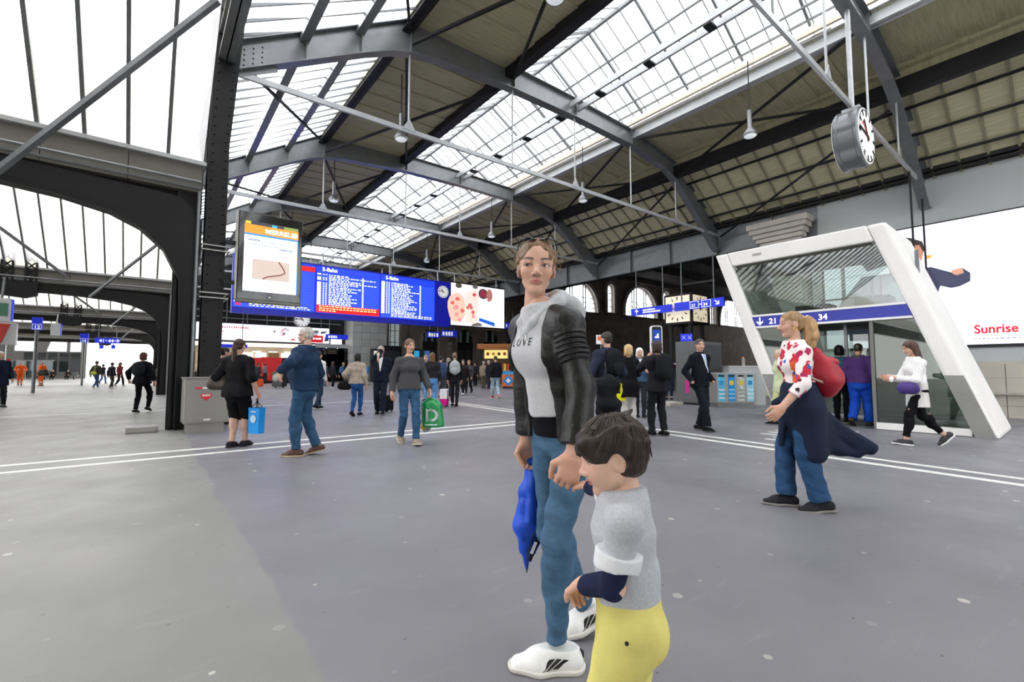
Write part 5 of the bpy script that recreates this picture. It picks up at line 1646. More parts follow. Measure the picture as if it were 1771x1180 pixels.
def skeleton(h, feet=((.0, .075, 0), (.0, .075, 0)), arms=None, lean=0.0, twist=0.0, shoulder=.1, side_lean=0.0, drop=0.0, arm_abs=None, knee=None, hipw=.05, elbow=None, armk=1.0):
    """local frame: x = the person's right, y = the way they face. feet/arms are (left, right);
    foot = (forward, outward, heel lift, pitch, yaw); arm = (outward, forward, up) in arm lengths from the shoulder"""
    J = {}
    lt, ls = .245 * h, .245 * h
    hips = {}
    ank = {}
    for s, sx, ft in (('L', -1, feet[0]), ('R', 1, feet[1])):
        ft = tuple(ft) + (0,) * (5 - len(ft))
        ank[s] = V3(sx * ft[1] * h / 1.7, ft[0], .05 * h + ft[2])
        J['foot' + s] = dict(pitch=ft[3], yaw=ft[4] * sx)
    zh = 9
    for s, sx in (('L', -1), ('R', 1)):
        dh = math.hypot(ank[s][0] - sx * hipw * h, ank[s][1])
        zh = min(zh, math.sqrt(max((.99 * (lt + ls)) ** 2 - dh ** 2, .01)) + ank[s][2])
    zh = min(zh, .535 * h) - drop
    J['P'] = P = V3(0, 0, zh + .012 * h)
    for s, sx in (('L', -1), ('R', 1)):
        hp = V3(sx * hipw * h, 0, zh)
        pole = (knee[s] if knee and s in knee else (sx * .08, 1, 0))
        k, a = ik(hp, ank[s], lt, ls, pole)
        J['hip' + s], J['knee' + s], J['ank' + s] = hp, k, a
    up = unit((math.sin(side_lean), math.sin(lean), math.cos(lean)))
    J['up'] = up
    J['W'] = P + up * .10 * h; J['Ch'] = P + up * .21 * h; J['N'] = P + up * .30 * h
    ct, st = math.cos(twist), math.sin(twist)
    r = V3(ct, st, 0); J['r'] = r = unit(r - up * (r @ up)); J['f'] = f = np.cross(up, r)
    la, lf = .172 * h * armk, .150 * h * armk
    for s, sx in (('L', -1), ('R', 1)):
        sh = P + up * .262 * h + r * sx * shoulder * h
        av = (arms or {}).get(s, (.10, .06, -.97))
        tgt = sh + (r * sx * av[0] + f * av[1] + up * av[2]) * (la + lf)
        if arm_abs and s in arm_abs:
            tgt = np.array(arm_abs[s], float)
        pole = (r * sx * .35 - f) if not (elbow and s in elbow) else (r * sx * elbow[s][0] + f * elbow[s][1] + up * elbow[s][2])
        e, w = ik(sh, tgt, la, lf, pole)
        J['sh' + s], J['el' + s], J['wr' + s] = sh, e, w
    J['h'] = h
    J['neck'] = J['N'] + up * .005 * h
    return J

def torso(J, e, b=1.0, female=True, k=None, belly=0.0, wide=1.0, cut=None):
    h = J['h']; r = J['r']; k = k or .028 * h
    up, f = J['up'], J['f']
    F = (r, 1.36 * wide)
    mid = J['P'] + up * .292 * h
    out = [cone(J['P'] - up * .01 * h, J['W'], .062 * h * b + e, (.050 if female else .057) * h * b + e, k=k, flat=F, cut=cut),
           cone(J['W'], J['Ch'], (.050 if female else .057) * h * b + e, .058 * h * b + e, k=k, flat=(r, (1.32 if female else 1.5) * wide), cut=cut),
           cone(J['Ch'], J['P'] + up * .25 * h, .058 * h * b + e, .042 * h * b + e, k=k, flat=(r, (1.45 if female else 1.7) * wide), cut=cut),
           cone(J['shL'], mid, .027 * h * b + e, .034 * h * b + e, k=k, cut=cut), cone(J['shR'], mid, .027 * h * b + e, .034 * h * b + e, k=k, cut=cut),
           cone(J['P'] + up * .27 * h, J['N'] + up * .01 * h, .042 * h + e, .034 * h + e, k=k, cut=cut)]
    if female:
        for s in (-1, 1):
            out.append(ell(J['Ch'] + f * .036 * h + r * s * .038 * h - up * .008 * h, [.031 * h + e] * 3, k=.035 * h, cut=cut))
        out.append(ell(J['P'] - f * .028 * h - up * .035 * h, (.078 * h * b + e, .050 * h * b + e, .055 * h + e), k=.03 * h, cut=cut))
    else:
        out.append(ell(J['P'] - f * .022 * h - up * .035 * h, (.072 * h * b + e, .048 * h * b + e, .052 * h + e), k=.03 * h, cut=cut))
    if belly:
        out.append(ell(J['W'] + f * .03 * h * (1 + belly) - up * .01 * h, (.072 * h * b + e, .045 * h * b + belly * .04 * h + e, .08 * h + e), k=.04 * h, cut=cut))
    return out
def arm(J, s, e, b=1.0, upto=1.0, cuff=0.0, k=None):
    """upper arm and forearm; upto: 0..1 along the upper arm, 1..2 along the forearm"""
    h = J['h']; k = k or .014 * h
    sh, el, wr = J['sh' + s], J['el' + s], J['wr' + s]
    r0, r1, r2 = .029 * h * b + e, .0245 * h * b + e, .0175 * h + e + cuff
    out = [ell(sh, [.030 * h * b + e] * 3, k=k * 1.6)]
    if upto <= 1:
        q = sh + (el - sh) * upto
        out.append(cone(sh, q + (el - sh) * .05, r0, r0 + (r1 - r0) * upto + cuff, k=k, cut=[(q, unit(el - sh))]))
    else:
        out.append(cone(sh, el, r0, r1, k=k))
        t = upto - 1
        q = el + (wr - el) * t
        if t < 1:
            out.append(cone(el, q + unit(wr - el) * .03, r1, r1 + (r2 - r1) * t, k=k, cut=[(q, unit(wr - el))]))
        else:
            out.append(cone(el, wr, r1, r2, k=k))
    return out
def leg(J, s, e, b=1.0, upto=2.0, flare=0.0, k=None):
    h = J['h']; k = k or .014 * h
    hp, kn, an = J['hip' + s], J['knee' + s], J['ank' + s]
    r0, r1, r2 = .047 * h * b + e, .031 * h * b + e, .0225 * h + e + flare
    out = []
    if upto <= 1:
        q = hp + (kn - hp) * upto
        out.append(cone(hp, q + unit(kn - hp) * .03, r0, r0 + (r1 - r0) * upto + flare, k=k, cut=[(q, unit(kn - hp))]))
        return out
    out.append(cone(hp, kn, r0, r1, k=k))
    t = upto - 1
    q = kn + (an - kn) * t
    d = unit(an - kn)
    out.append(cone(kn, q + d * .02, r1, r1 + (r2 - r1) * t, k=k, cut=[(q, d)]))
    calf = kn + (an - kn) * .3 - unit(np.cross(np.cross(d, (0, 1, 0)), d)) * .012 * h
    if t > .45:
        out.append(ell(calf, (.032 * h * b + e * .8, .032 * h * b + e * .8, .07 * h), k=.02 * h))
    return out
def shoe(J, s, h, res, parent, m, sole=None, boot=0.0, stripes=None):
    an = J['ank' + s]; ft = J['foot' + s]
    p, yw = ft['pitch'], ft['yaw']
    fwd = V3(math.sin(yw) * math.cos(p), math.cos(yw) * math.cos(p), -math.sin(p))
    R = frame(fwd); up = R[:, 2]
    L = .152 * h
    base = an - up * .05 * h
    P = lambda x, y, z: base + R @ V3(x, y, z)
    w = .026 * h
    prims = [cone(P(0, -.24 * L, .026 * h), P(0, .30 * L, .020 * h), .021 * h, .024 * h, k=.02, flat=(R[:, 0], 1.1)),
             cone(P(0, .30 * L, .018 * h), P(0, .62 * L, .012 * h), .024 * h, .016 * h, k=.03, flat=(R[:, 0], 1.35)),
             cone(P(0, -.20 * L, .03 * h), P(0, -.08 * L, .055 * h + boot), .024 * h, .026 * h, k=.03),
             cone(P(0, .02 * L, .045 * h), P(0, .35 * L, .025 * h), .022 * h, .02 * h, k=.02)]
    c = [(P(0, 0, .011 * h), -up), (P(0, 0, .052 * h + boot), up)]
    V, F = skin(prims, res, c)
    so = sub_obj('shoe', V, F, m, parent)
    if so and sole is not None:
        pr = [cone(P(0, -.25 * L, .012 * h), P(0, .28 * L, .012 * h), .027 * h, .030 * h, k=.02, flat=(R[:, 0], 1.08)), cone(P(0, .28 * L, .012 * h), P(0, .64 * L, .012 * h), .03 * h, .02 * h, k=.03, flat=(R[:, 0], 1.25))]
        V, F = skin(pr, res, [(P(0, 0, 0), -up), (P(0, 0, .0125 * h), up)])
        o = sub_obj('sole', V, F, sole, so)
    return so, P, L

def person(label, x, y, heading, h=1.7, res=.02, sex='f', skin_c='light', hair=('short', '#3a2a20'), top=None, bottom=None, shoes=('#1c1c1e', None), pose=None,
           head=(0, 0, 0), b=1.0, lb=1.0, belly=0.0, z=0.0, group=None, extras=None, bare_legs=False, hand_curl=.45, top_parts=True, headk=1.0, cat='person', child=False, fat=0.0, brow=None, hands=None, gaze=(0, 0), wide=1.0):
    """heading: radians from +Y (hall direction), clockwise. top: dict(col, hem, sleeve, e), bottom: dict(col, upto, e)"""
    t = thing('person', label, cat, (x, y, z), -heading, group)
    J = skeleton(h, **{'shoulder': (.091 if sex == 'f' else .106) * wide, **(pose or {})})
    f_ = sex == 'f'
    base = SKINS.get(skin_c, skin_c)
    hh = (.134 if not child else .168) * h * headk
    HR = head_R(*head)
    up = J['up']
    hc = J['neck'] + up * (.037 if not child else -.012) * h + J['f'] * .012 * h + V3(0, 0, 0)
    fres = res * (.5 if res > .009 else 1)
    def place(P): return hc + (P * hh) @ HR.T
    hp = head_prims('f' if f_ else 'm', child, fat, fine=res < .03) + neck_prims(.175 if f_ or child else .205)
    hres = min(max(fres, .0022), .012) / hh
    if res < .006: hres = .0026 / hh
    P, F = skin(hp, hres)
    bc = tuple(v * .35 for v in lin(hair[1])) if brow is None else brow
    C = face_colors(P, base, brow=bc, sex=sex)
    parts = [(place(P), F, C)]
    if res < .03:
        Pe, Fe, Ce = eye_mesh(gaze)
        parts.append((place(Pe), Fe, Ce))
    # neck goes into the shoulders, arms and legs under the clothes
    bp = torso(J, -.004, b * .96, f_, belly=belly, wide=wide)
    for s in 'LR':
        bp += arm(J, s, 0, b, 2.0)
    if bare_legs:
        for s in 'LR':
            bp += leg(J, s, 0, lb)
    P, F = skin(bp, max(res, .008))
    parts.append((P, F, np.tile(np.array(base), (len(P), 1))))
    hs = .108 * h if not child else .115 * h
    for s, sx in (('L', -1), ('R', 1)):
        el, wr = J['el' + s], J['wr' + s]
        d = unit(wr - el)
        opt = dict(d=d, n=-J['r'] * sx, t=J['f'], curl=hand_curl)
        opt.update((hands or {}).get(s, {}))
        if opt.pop('skip', False):
            continue
        if 'wrist' in opt: wr = np.array(opt.pop('wrist'), float)
        P, F = hand(wr, opt.pop('d'), opt.pop('n'), opt.pop('t'), hs, max(.0026, min(res * .5, .009)), **opt)
        parts.append((P, F, np.tile(np.array(base) * (1.0, .93, .9), (len(P), 1))))
    P, F, C = join(parts)
    body = sub_obj('body', P, F, skin_mat(), t, C)
    # hair
    hd = None
    if hair[0] in ('short', 'cropped', 'bob', 'long', 'ponytail', 'longtail', 'bun'):
        P, F = skin(hair_prims(hair[0]), max(hres, .004 / hh), ripple=(.012, 26, 5, (1, 1, .35)))
        hd = sub_obj('hair', place(P), F, hairmat(hair[1]), t)
    # clothes
    D = dict(J=J, t=t, h=h, place=place, hh=hh, HR=HR, hc=hc, res=res, b=b, body=body, hair=hd)
    if bottom:
        e = bottom.get('e', .012)
        up_ = bottom.get('upto', 1.97)
        tr = [cone(J['P'] - up * .02 * h, J['P'] + up * .07 * h, .061 * h * b + e, .055 * h * b + e, k=.02 * h, flat=(J['r'], 1.36 * wide)),
              ell(J['P'] - J['f'] * .026 * h - up * .035 * h, ((.078 if f_ else .072) * h * b + e, .048 * h * b + e, .055 * h + e), k=.025 * h)]
        for s in 'LR':
            tr += leg(J, s, e, lb, up_, bottom.get('flare', 0.0))
        wz = J['P'] + up * bottom.get('waist', .05) * h
        P, F = skin(tr, max(res * .8, .005), [(wz, up)], ripple=(min(.006, .004 * h), bottom.get('rf', 38), 7, (1, 1, 1)))
        D['bottom'] = sub_obj(bottom.get('name', 'trousers'), P, F, bottom.get('m') or cloth(bottom['col']), t)
    if top:
        e = top.get('e', .016)
        hem = top.get('hem', .02)
        hz = J['P'] + up * hem * h
        nk = J['N'] + up * top.get('neck', .012) * h
        cuts = [(hz, -up), (nk, up)]
        tp = torso(J, e, b, f_, belly=belly, wide=wide, cut=cuts)
        if hem < -.02:      # long coat or tunic: a skirt below the hips
            tp.append(cone(J['P'], J['P'] + up * hem * h + V3(0, 0, -.03), .064 * h * b + e, (.068 + top.get('flare', .01)) * h * b + e, k=.03 * h, flat=(J['r'], 1.35), cut=cuts))
        else:
            tp.append(cone(J['P'] + up * hem * h - up * .02 * h, J['W'], .063 * h * b + e * 1.15, .053 * h * b + e, k=.02 * h, flat=(J['r'], 1.36 * wide), cut=cuts))
        sl = top.get('sleeve', 1.95)
        for s in 'LR':
            ss = sl[s] if isinstance(sl, dict) else sl
            if ss > 0:
                tp += arm(J, s, e * .8, b, ss, top.get('cuff', 0.0))
        cuts = ()
        P, F = skin(tp, max(res * .8, .005), cuts, ripple=(top.get('fold', .0035) * h, top.get('rf', 30), 3, (1, 1, .8)))
        D['top'] = sub_obj(top.get('name', 'top'), P, F, top.get('m') or cloth(top['col']), t)
        if top.get('collar'):
            cpr = [cone(J['N'] - up * .01 * h, J['N'] + up * .035 * h, .05 * h + e, .044 * h + e, k=.02), cone(J['N'] - up * .05 * h, J['N'] + up * .08 * h, .04 * h, .04 * h, k=.005, op='s')]
            P, F = skin(cpr, max(res * .6, .005), [(J['N'] + up * .032 * h - J['f'] * .0, up)])
            sub_obj('collar', P, F, cloth(top['collar']), t)
        if top.get('shirt'):        # shirt front between open lapels, laid on the jacket
            r_, f_v = J['r'], J['f']
            nn = 9
            vs, fs = [], []
            for a in range(nn + 1):
                tt = a / nn
                c = (J['N'] + up * .008 * h) * (1 - tt) + (J['W'] + up * .0 * h) * tt
                wd = .036 * h * (1 - tt * .92)
                vs += [c + r_ * wd * (q / 2 - 1) + f_v * .3 for q in range(5)]
            for a in range(nn):
                fs += [(a * 5 + q, a * 5 + q + 1, a * 5 + q + 6, a * 5 + q + 5) for q in range(4)]
            for nm_, cc_, k_ in (('shirt_front', top['shirt'], 1.0), ('necktie', top.get('tie'), .26)):
                if not cc_: continue
                me = MB().add([v if k_ == 1.0 else v - r_ * ((v - J['N']) @ r_) * (1 - k_) for v in vs], fs).mesh(nm_, cloth(cc_))
                from mathutils.bvhtree import BVHTree as BT
                tm = D['top'].data
                bv = BT.FromPolygons([v.co.copy() for v in tm.vertices], [list(p.vertices) for p in tm.polygons])
                dv = Vector([float(-q) for q in f_v])
                for v in me.vertices:
                    hit = bv.ray_cast(v.co, dv)
                    if hit[0] is not None:
                        v.co = hit[0] - dv * (.006 if k_ == 1.0 else .010)
                    else:
                        v.co = v.co + dv * (.3 - .045 * h)
                link(nm_, me, t, local=True)
    if shoes:
        for s in 'LR':
            shoe(J, s, h, max(res * .5, .004), t, cloth(shoes[0], .6, .1), cloth(shoes[1], .7, .1) if shoes[1] else None, boot=shoes[2] if len(shoes) > 2 else 0)
    if extras:
        extras(D)
    return D

def part(D, name, prims, m, res=None, cuts=(), ripple=None, parent=None, col=None):
    P, F = skin(prims, res or max(D['res'] * .6, .004), cuts, ripple)
    return sub_obj(name, P, F, m, parent or D['t'], col)
def wpos(D, p):
    """local point of a person to the place"""
    return np.array(wm(D['t']) @ Vector([float(v) for v in p]))
def free_part(name, label, cat, base, rz=0.0, group=None):
    return thing(name, label, cat, base, rz, group)
# ------------------------------------------------------------------ the woman and the boy in front
from mathutils.bvhtree import BVHTree
def to_local(p, x, y, hd):
    dx, dy = p[0] - x, p[1] - y
    return V3(dx * math.cos(hd) - dy * math.sin(hd), dx * math.sin(hd) + dy * math.cos(hd), p[2])
AWAY = math.radians(38.6)
def facing(deg):
    """0 = away from the first camera, 90 = its right, 180 = towards it, 270 = its left"""
    return AWAY + math.radians(deg)
def conform(me, target, d, off):
    """lay a flat mesh on a garment: drop its points along d onto the cloth"""
    tm = target.data
    bvh = BVHTree.FromPolygons([v.co.copy() for v in tm.vertices], [list(p.vertices) for p in tm.polygons])
    d = Vector([float(q) for q in d])
    for v in me.vertices:
        hit = bvh.ray_cast(v.co - d * .5, d)
        if hit[0] is not None:
            v.co = hit[0] - d * off
LEATHER = mat('black_leather', '#111112', .38, var=.18, scale=9, bump=.3, bscale=70, spec=.45)
HOODIE = mat('grey_marl_hoodie', '#c2c3c7', .9, var=.08, scale=120, bump=.2, bscale=300, spec=.15)
BRASS = mat('brass_zip', '#b99a62', .35, metal=.8)
GOLD = mat('silver_ring', '#d8d4cc', .2, metal=.9)

def woman():
    wx_, wy_ = at(972, 900, D=1.94)[:2]
    hd = facing(236)
    h = 1.72
    L = lambda px, py, D_: to_local(at(px, py, D=D_), wx_, wy_, hd)
    hl = L(992, 786, 1.64); hr = L(911, 780, 2.13)
    pose = dict(feet=((.07, .05, 0, 0, -.62), (-.20, .06, .04, .35, .5)), lean=.205, twist=.0,
                arm_abs=dict(L=hl, R=hr), elbow=dict(L=(.5, -.7, 0), R=(.8, -.5, 0)), shoulder=.081, armk=.93)
    def ex(D):
        J = D['J']; t = D['t']; up, r, f = J['up'], J['r'], J['f']
        P_, W, Ch, N = J['P'], J['W'], J['Ch'], J['N']
        # black shirt under the hoodie
        part(D, 'black_shirt', [cone(P_ - up * .02 * h, W, .057 * h + .016, .047 * h + .014, k=.02, flat=(r, 1.36))], cloth('#17171a'), .006, [(P_ + up * .005, -up), (W, up)], (.004, 40, 4))
        # hood lying round the neck
        Q = lambda a, b_, c: N + r * a + f * b_ + up * c
        loop = [Q(0, .10, -.075), Q(.042, .082, -.03), Q(.07, .025, .012), Q(.074, -.035, .034), Q(.045, -.082, .046), Q(0, -.10, .05),
                Q(-.045, -.082, .046), Q(-.074, -.035, .034), Q(-.07, .025, .012), Q(-.042, .082, -.03), Q(0, .10, -.075)]
        rad = [.016, .022, .026, .030, .034, .036, .034, .030, .026, .022, .016]
        hoodp = [cone(a_, b_, ra, rb, k=.015) for a_, b_, ra, rb in zip(loop[:-1], loop[1:], rad[:-1], rad[1:])]
        hoodp.append(ell(Q(0, -.13, -.02), (.12, .05, .08), np.stack([r, f, up], 1), k=.03))
        part(D, 'hood', hoodp, HOODIE, .0045, (), (.002, 60, 9))
        for sx in (-1, 1):
            link('drawstring', MB().path([Q(sx * .018, .118, -.075), Q(sx * .026, .122, -.13), Q(sx * .03, .118, -.2)], .0028, 5).mesh('drawstring', WHITE), t, local=True)
        # open leather jacket
        e = .024
        jk = torso(J, e, .92, True, cut=[(P_ + up * .0, -up), (N + up * .004, up)])
        jk.append(cone(P_ - up * .02, W, .058 * h + e, .049 * h + e, k=.03, flat=(r, 1.36), cut=[(P_ + up * .0, -up)]))
        # open front: take a wedge away, wider at the neck
        jk.append(cone(N + f * .17 + up * .05, P_ + f * .17 - up * .1, .105, .105, k=.012, op='s', flat=(f, 1.6)))
        jk.append(ell(N + f * .09 + up * .03, (.11, .12, .12), k=.02, op='s'))
        for s in 'LR':
            a_ = arm(J, s, .012, 1.02, 1.86, .012)
            jk += a_
            sh, el = J['sh' + s], J['el' + s]
            d = unit(el - sh); Rr = np.stack([unit(np.cross(d, f)), np.cross(d, unit(np.cross(d, f))), d], 1)
            for q in range(6):
                c = sh + d * (.055 + q * .021)
                rad = .0296 * h + .0205 - q * .0006
                jk.append(ell(c, (rad, rad, .0115), Rr, k=.004))
            q = J['el' + s] + (J['wr' + s] - J['el' + s]) * .80
            dd = unit(J['wr' + s] - J['el' + s])
            jk.append(cone(q - dd * .012, q + dd * .012, .0215 * h + .018, .0215 * h + .018, k=.006, cut=[(q + dd * .014, dd), (q - dd * .014, -dd)]))
        jo = part(D, 'leather_jacket', jk, LEATHER, .0042, (), (.003, 46, 12, (1, 1, .9)))
        # zip along the front edge nearest the boy
        zp = []
        bv = BVHTree.FromPolygons([v.co.copy() for v in jo.data.vertices], [list(p.vertices) for p in jo.data.polygons])
        for k in range(24):
            tt = k / 23
            for q in range(40):
                c = N * (1 - tt) + P_ * tt + up * .02 - r * (.02 + q * .004) + f * .4
                hit = bv.ray_cast(Vector([float(v) for v in c]), Vector([float(-v) for v in f]))
                if hit[0] is not None and (np.array(hit[0]) - (N * (1 - tt) + P_ * tt)) @ f > .035:
                    zp.append(np.array(hit[0]) + f * .004); break
        if len(zp) > 3:
            z_ = MB().path(zp[2:], .0042, 6).mesh('zip', BRASS); link('zip', z_, jo, local=True)
            pl_ = MB().box(-.006, .006, -.004, .004, -.035, 0).mesh('zip_pull', BRASS)
            link('zip_pull', pl_, jo, Matrix.Translation(Vector([float(v) for v in zp[-1]])), local=True)
        # lettering on the chest
        me = text_mesh('L O V E', .042, .0005, 'CENTER', False).copy()
        c = Ch + up * .035 + f * .5 + r * .012
        # sign axes for a viewer facing her: right of text = her left
        Mx = Matrix(((-r[0], up[0], f[0], c[0]), (-r[1], up[1], f[1], c[1]), (-r[2], up[2], f[2], c[2]), (0, 0, 0, 1)))
        me.transform(Mx); me.materials.clear(); me.materials.append(cloth('#1c1c20'))
        bvh_t = D['top']
        conform(me, bvh_t, -f, .003)
        link('lettering', me, bvh_t, local=True)
        # hair: pulled back, curly wisps, sunglasses pushed up
        pl = D['place']
        rng = np.random.RandomState(8)
        hp = [ell((0, -.075, .672), (.352, .43, .372), k=.03), ell((0, -.2, .44), (.30, .26, .2), k=.08), ell((0, -.46, .60), (.15, .13, .15), k=.05),
              cone((-.335, .03, .60), (-.33, .0, .50), .035, .02, k=.04), cone((.335, .03, .60), (.33, .0, .50), .035, .02, k=.04),
              ell((0, .43, .45), (.292, .32, .42), k=.02, op='s'), ell((0, .17, .06), (.6, .40, .40), k=.03, op='s'),
              ell((.35, .0, .40), (.1, .12, .17), k=.02, op='s'), ell((-.35, .0, .40), (.1, .12, .17), k=.02, op='s')]
        for k in range(70):
            a = rng.uniform(-2.2, 2.2); zz = rng.uniform(.5, 1.02)
            rr = .352 * math.sqrt(max(.03, 1 - ((zz - .67) / .372) ** 2))
            x, y = math.sin(a) * rr, -.075 - math.cos(a) * rr * 1.2
            if y > -.04 and zz < .97: continue
            hp.append(ell((x, y, zz), (.03, .03, .028), k=.025))
        P, F = skin(hp, .0042 / D['hh'], ripple=(.014, 48, 5, (1, 1, .6)))
        ho = sub_obj('hair', pl(P), F, hairmat('#7a5d45'), t)
        ws = MB()
        for k in range(26):
            a = rng.uniform(-2.9, 2.9); zz = rng.uniform(.35, 1.0)
            rr = .37 * math.sqrt(max(.05, 1 - ((zz - .66) / .40) ** 2))
            p0 = V3(math.sin(a) * rr, -.06 - math.cos(a) * rr * 1.15, zz)
            if p0[1] > .1 and zz < .86: continue
            o = unit(p0 - V3(0, -.05, .6)); tn = unit(np.cross(o, rng.normal(size=3)))
            pts = [p0, p0 + o * .05 + tn * .02, p0 + o * .08 + tn * .07, p0 + o * .07 + tn * .12 - V3(0, 0, .03)]
            ws.path([pl(q[None])[0] for q in pts], [.0008, .0008, .0007, .0004], 4)
        o = link('hair_wisps', ws.mesh('hair_wisps', hairmat('#a98a68')), t, local=True); o['kind'] = 'stuff'
        sg = MB()
        lens_pts = lambda sx, k_: [pl(V3(sx * .165 + .132 * k_ * math.cos(a), .155 + .085 * k_ * math.sin(a) - .03 * abs(math.cos(a)), 1.012 - .03 * k_ * math.sin(a) - .02 * abs(math.cos(a)))[None])[0] for a in np.linspace(0, 2 * math.pi, 18, endpoint=False)]
        for sx in (-1, 1):
            sg.path(lens_pts(sx, 1), .003, 6, closed=True)
            sg.path([pl(np.array(q)[None])[0] for q in ((sx * .29, .12, .99), (sx * .345, -.02, .88), (sx * .345, -.16, .76))], .0024, 6)
        sg.path([pl(np.array(q)[None])[0] for q in ((-.04, .16, 1.02), (0, .17, 1.025), (.04, .16, 1.02))], .003, 6)
        so = link('sunglasses', sg.mesh('sunglasses', BLACK), t, local=True)
        for sx in (-1, 1):
            link('lens', MB().prism(lens_pts(sx, .93), D['HR'] @ V3(0, .0005, .002)).mesh('lens', mat('mirror_lens', '#b9c6cf', .08, metal=.6)), so, local=True)
        # ring on the left hand
        w_ = J['wrL']; d = unit(w_ - J['elL'])
        D['handL'] = w_
    hands = dict(L=dict(curl=1.0, n=V3(.83, -.56, 0), t=V3(.56, .83, 0), thumb=.8, d=V3(.10, .25, -1)), R=dict(curl=.95, n=V3(-1, .1, 0), t=V3(0, 1, 0), thumb=1.0))
    D = person('woman in black leather jacket, grey hoodie and jeans holding the hand of a boy', wx_, wy_, hd, h, .0052, 'f', (.64, .385, .285), ('none', '#8f6f52'),
               top=dict(m=HOODIE, e=.016, hem=.062, sleeve=0, name='hoodie', neck=.016, fold=.003, rf=36), bottom=dict(m=denim('#456480'), e=.004, upto=1.94, waist=.06, rf=48), shoes=None, pose=pose,
               headk=1.04, head=(.95, -.02, -.05), hands=hands, b=.92, gaze=(.5, .03), brow=(.06, .036, .024), extras=ex, lb=.96)
    J = D['J']; t = D['t']
    SW = mat('white_sneaker', '#ececea', .55, var=.04, scale=20)
    for s in 'LR':
        so, P, Ls = shoe(J, s, h, .0035, t, SW, mat('sneaker_sole', '#dcdad2', .6, var=.06, scale=12))
        sx = -1 if s == 'L' else 1
        st = MB()
        for side in (-1, 1):
            for q in range(3):
                y0 = Ls * (.0 + q * .105)
                st.prism([P(side * .06, y0, .018), P(side * .06, y0 + .02, .018), P(side * .06, y0 - .02, .066), P(side * .06, y0 - .04, .066)], P(side * .061, 0, 0) - P(side * .06, 0, 0))
        me = st.mesh('stripe', BLACK)
        tm = so.data
        bvh = BVHTree.FromPolygons([v.co.copy() for v in tm.vertices], [list(p.vertices) for p in tm.polygons])
        for v in me.vertices:
            near = bvh.find_nearest(v.co)
            if near[0] is not None:
                v.co = near[0] + near[1] * .0015
        link('stripes', me, so, local=True)['kind'] = 'stuff'
        hb = MB().box(-.022, .022, -.004, .004, 0, .03).mesh('heel_tab', BLACK)
        m = np.eye(4); m[:3, 3] = P(0, -.265 * Ls - .018, .052)
        link('heel_tab', hb, so, Matrix(m.tolist()), local=True)
        lc = MB()
        for q in range(6):
            y0 = Ls * (.10 + q * .055); zz = .083 - q * .0075
            lc.path([P(-.022, y0, zz - .008), P(0, y0 + .004, zz), P(.022, y0, zz - .008)], .0028, 5)
        link('laces', lc.mesh('laces', WHITE), so, local=True)['kind'] = 'stuff'
    # ring
    wrl = wpos(D, J['wrL'])
    return D
WOMAN = woman()

def blue_jacket():
    JB = mat('bright_blue_nylon', '#0f4fd0', .45, var=.12, scale=7, bump=.25, bscale=30)
    q = lambda px, py, D_=2.12: at(px, py, D=D_)
    base = q(915, 985)
    t = thing('blue_jacket', 'bright blue quilted jacket hanging folded from the hand of the woman', 'jacket', base)
    fwd = _fw
    pr = [cone(q(918, 800), q(922, 850), .018, .045, k=.03, flat=(_rt, 1.3)), cone(q(922, 850), q(914, 905), .045, .05, k=.03, flat=(_rt, 1.35)), cone(q(914, 905), q(909, 950), .05, .026, k=.03, flat=(_rt, 1.3)),
          cone(q(909, 950), q(911, 988), .024, .006, k=.02), cone(q(930, 860, 2.16), q(937, 905, 2.16), .035, .035, k=.02), cone(q(937, 905, 2.16), q(922, 955, 2.14), .033, .012, k=.02),
          cone(q(921, 798), q(935, 800, 2.1), .016, .014, k=.02), cone(q(906, 870, 2.09), q(903, 930, 2.09), .02, .018, k=.012), cone(q(921, 820, 2.07), q(915, 900, 2.05), .02, .022, k=.012)]
    P, F = skin(pr, .005, (), (.003, 60, 3))
    o = np_mesh('shell', P, F, JB)
    link('shell', o, t)
    pr = [cone(q(944, 905, 2.11), q(930, 935, 2.09), .012, .014, k=.01, flat=(_rt, .7)), cone(q(930, 935, 2.09), q(917, 968, 2.08), .013, .007, k=.01, flat=(_rt, .7))]
    P, F = skin(pr, .004, (), (.003, 50, 3))
    link('lining', np_mesh('lining', P, F, cloth('#141a2a')), t)
    a, b_ = q(927, 938, 2.06), q(919, 958, 2.06)
    link('care_label', MB().beam(a, b_, .014, .002, _fw).mesh('care_label', WHITE), t)
    link('zip', MB().path([q(936, 905, 2.06), q(920, 930, 2.04), q(913, 960, 2.05), q(911, 990, 2.10)], .003, 6).mesh('zip', BLACK), t)
blue_jacket()

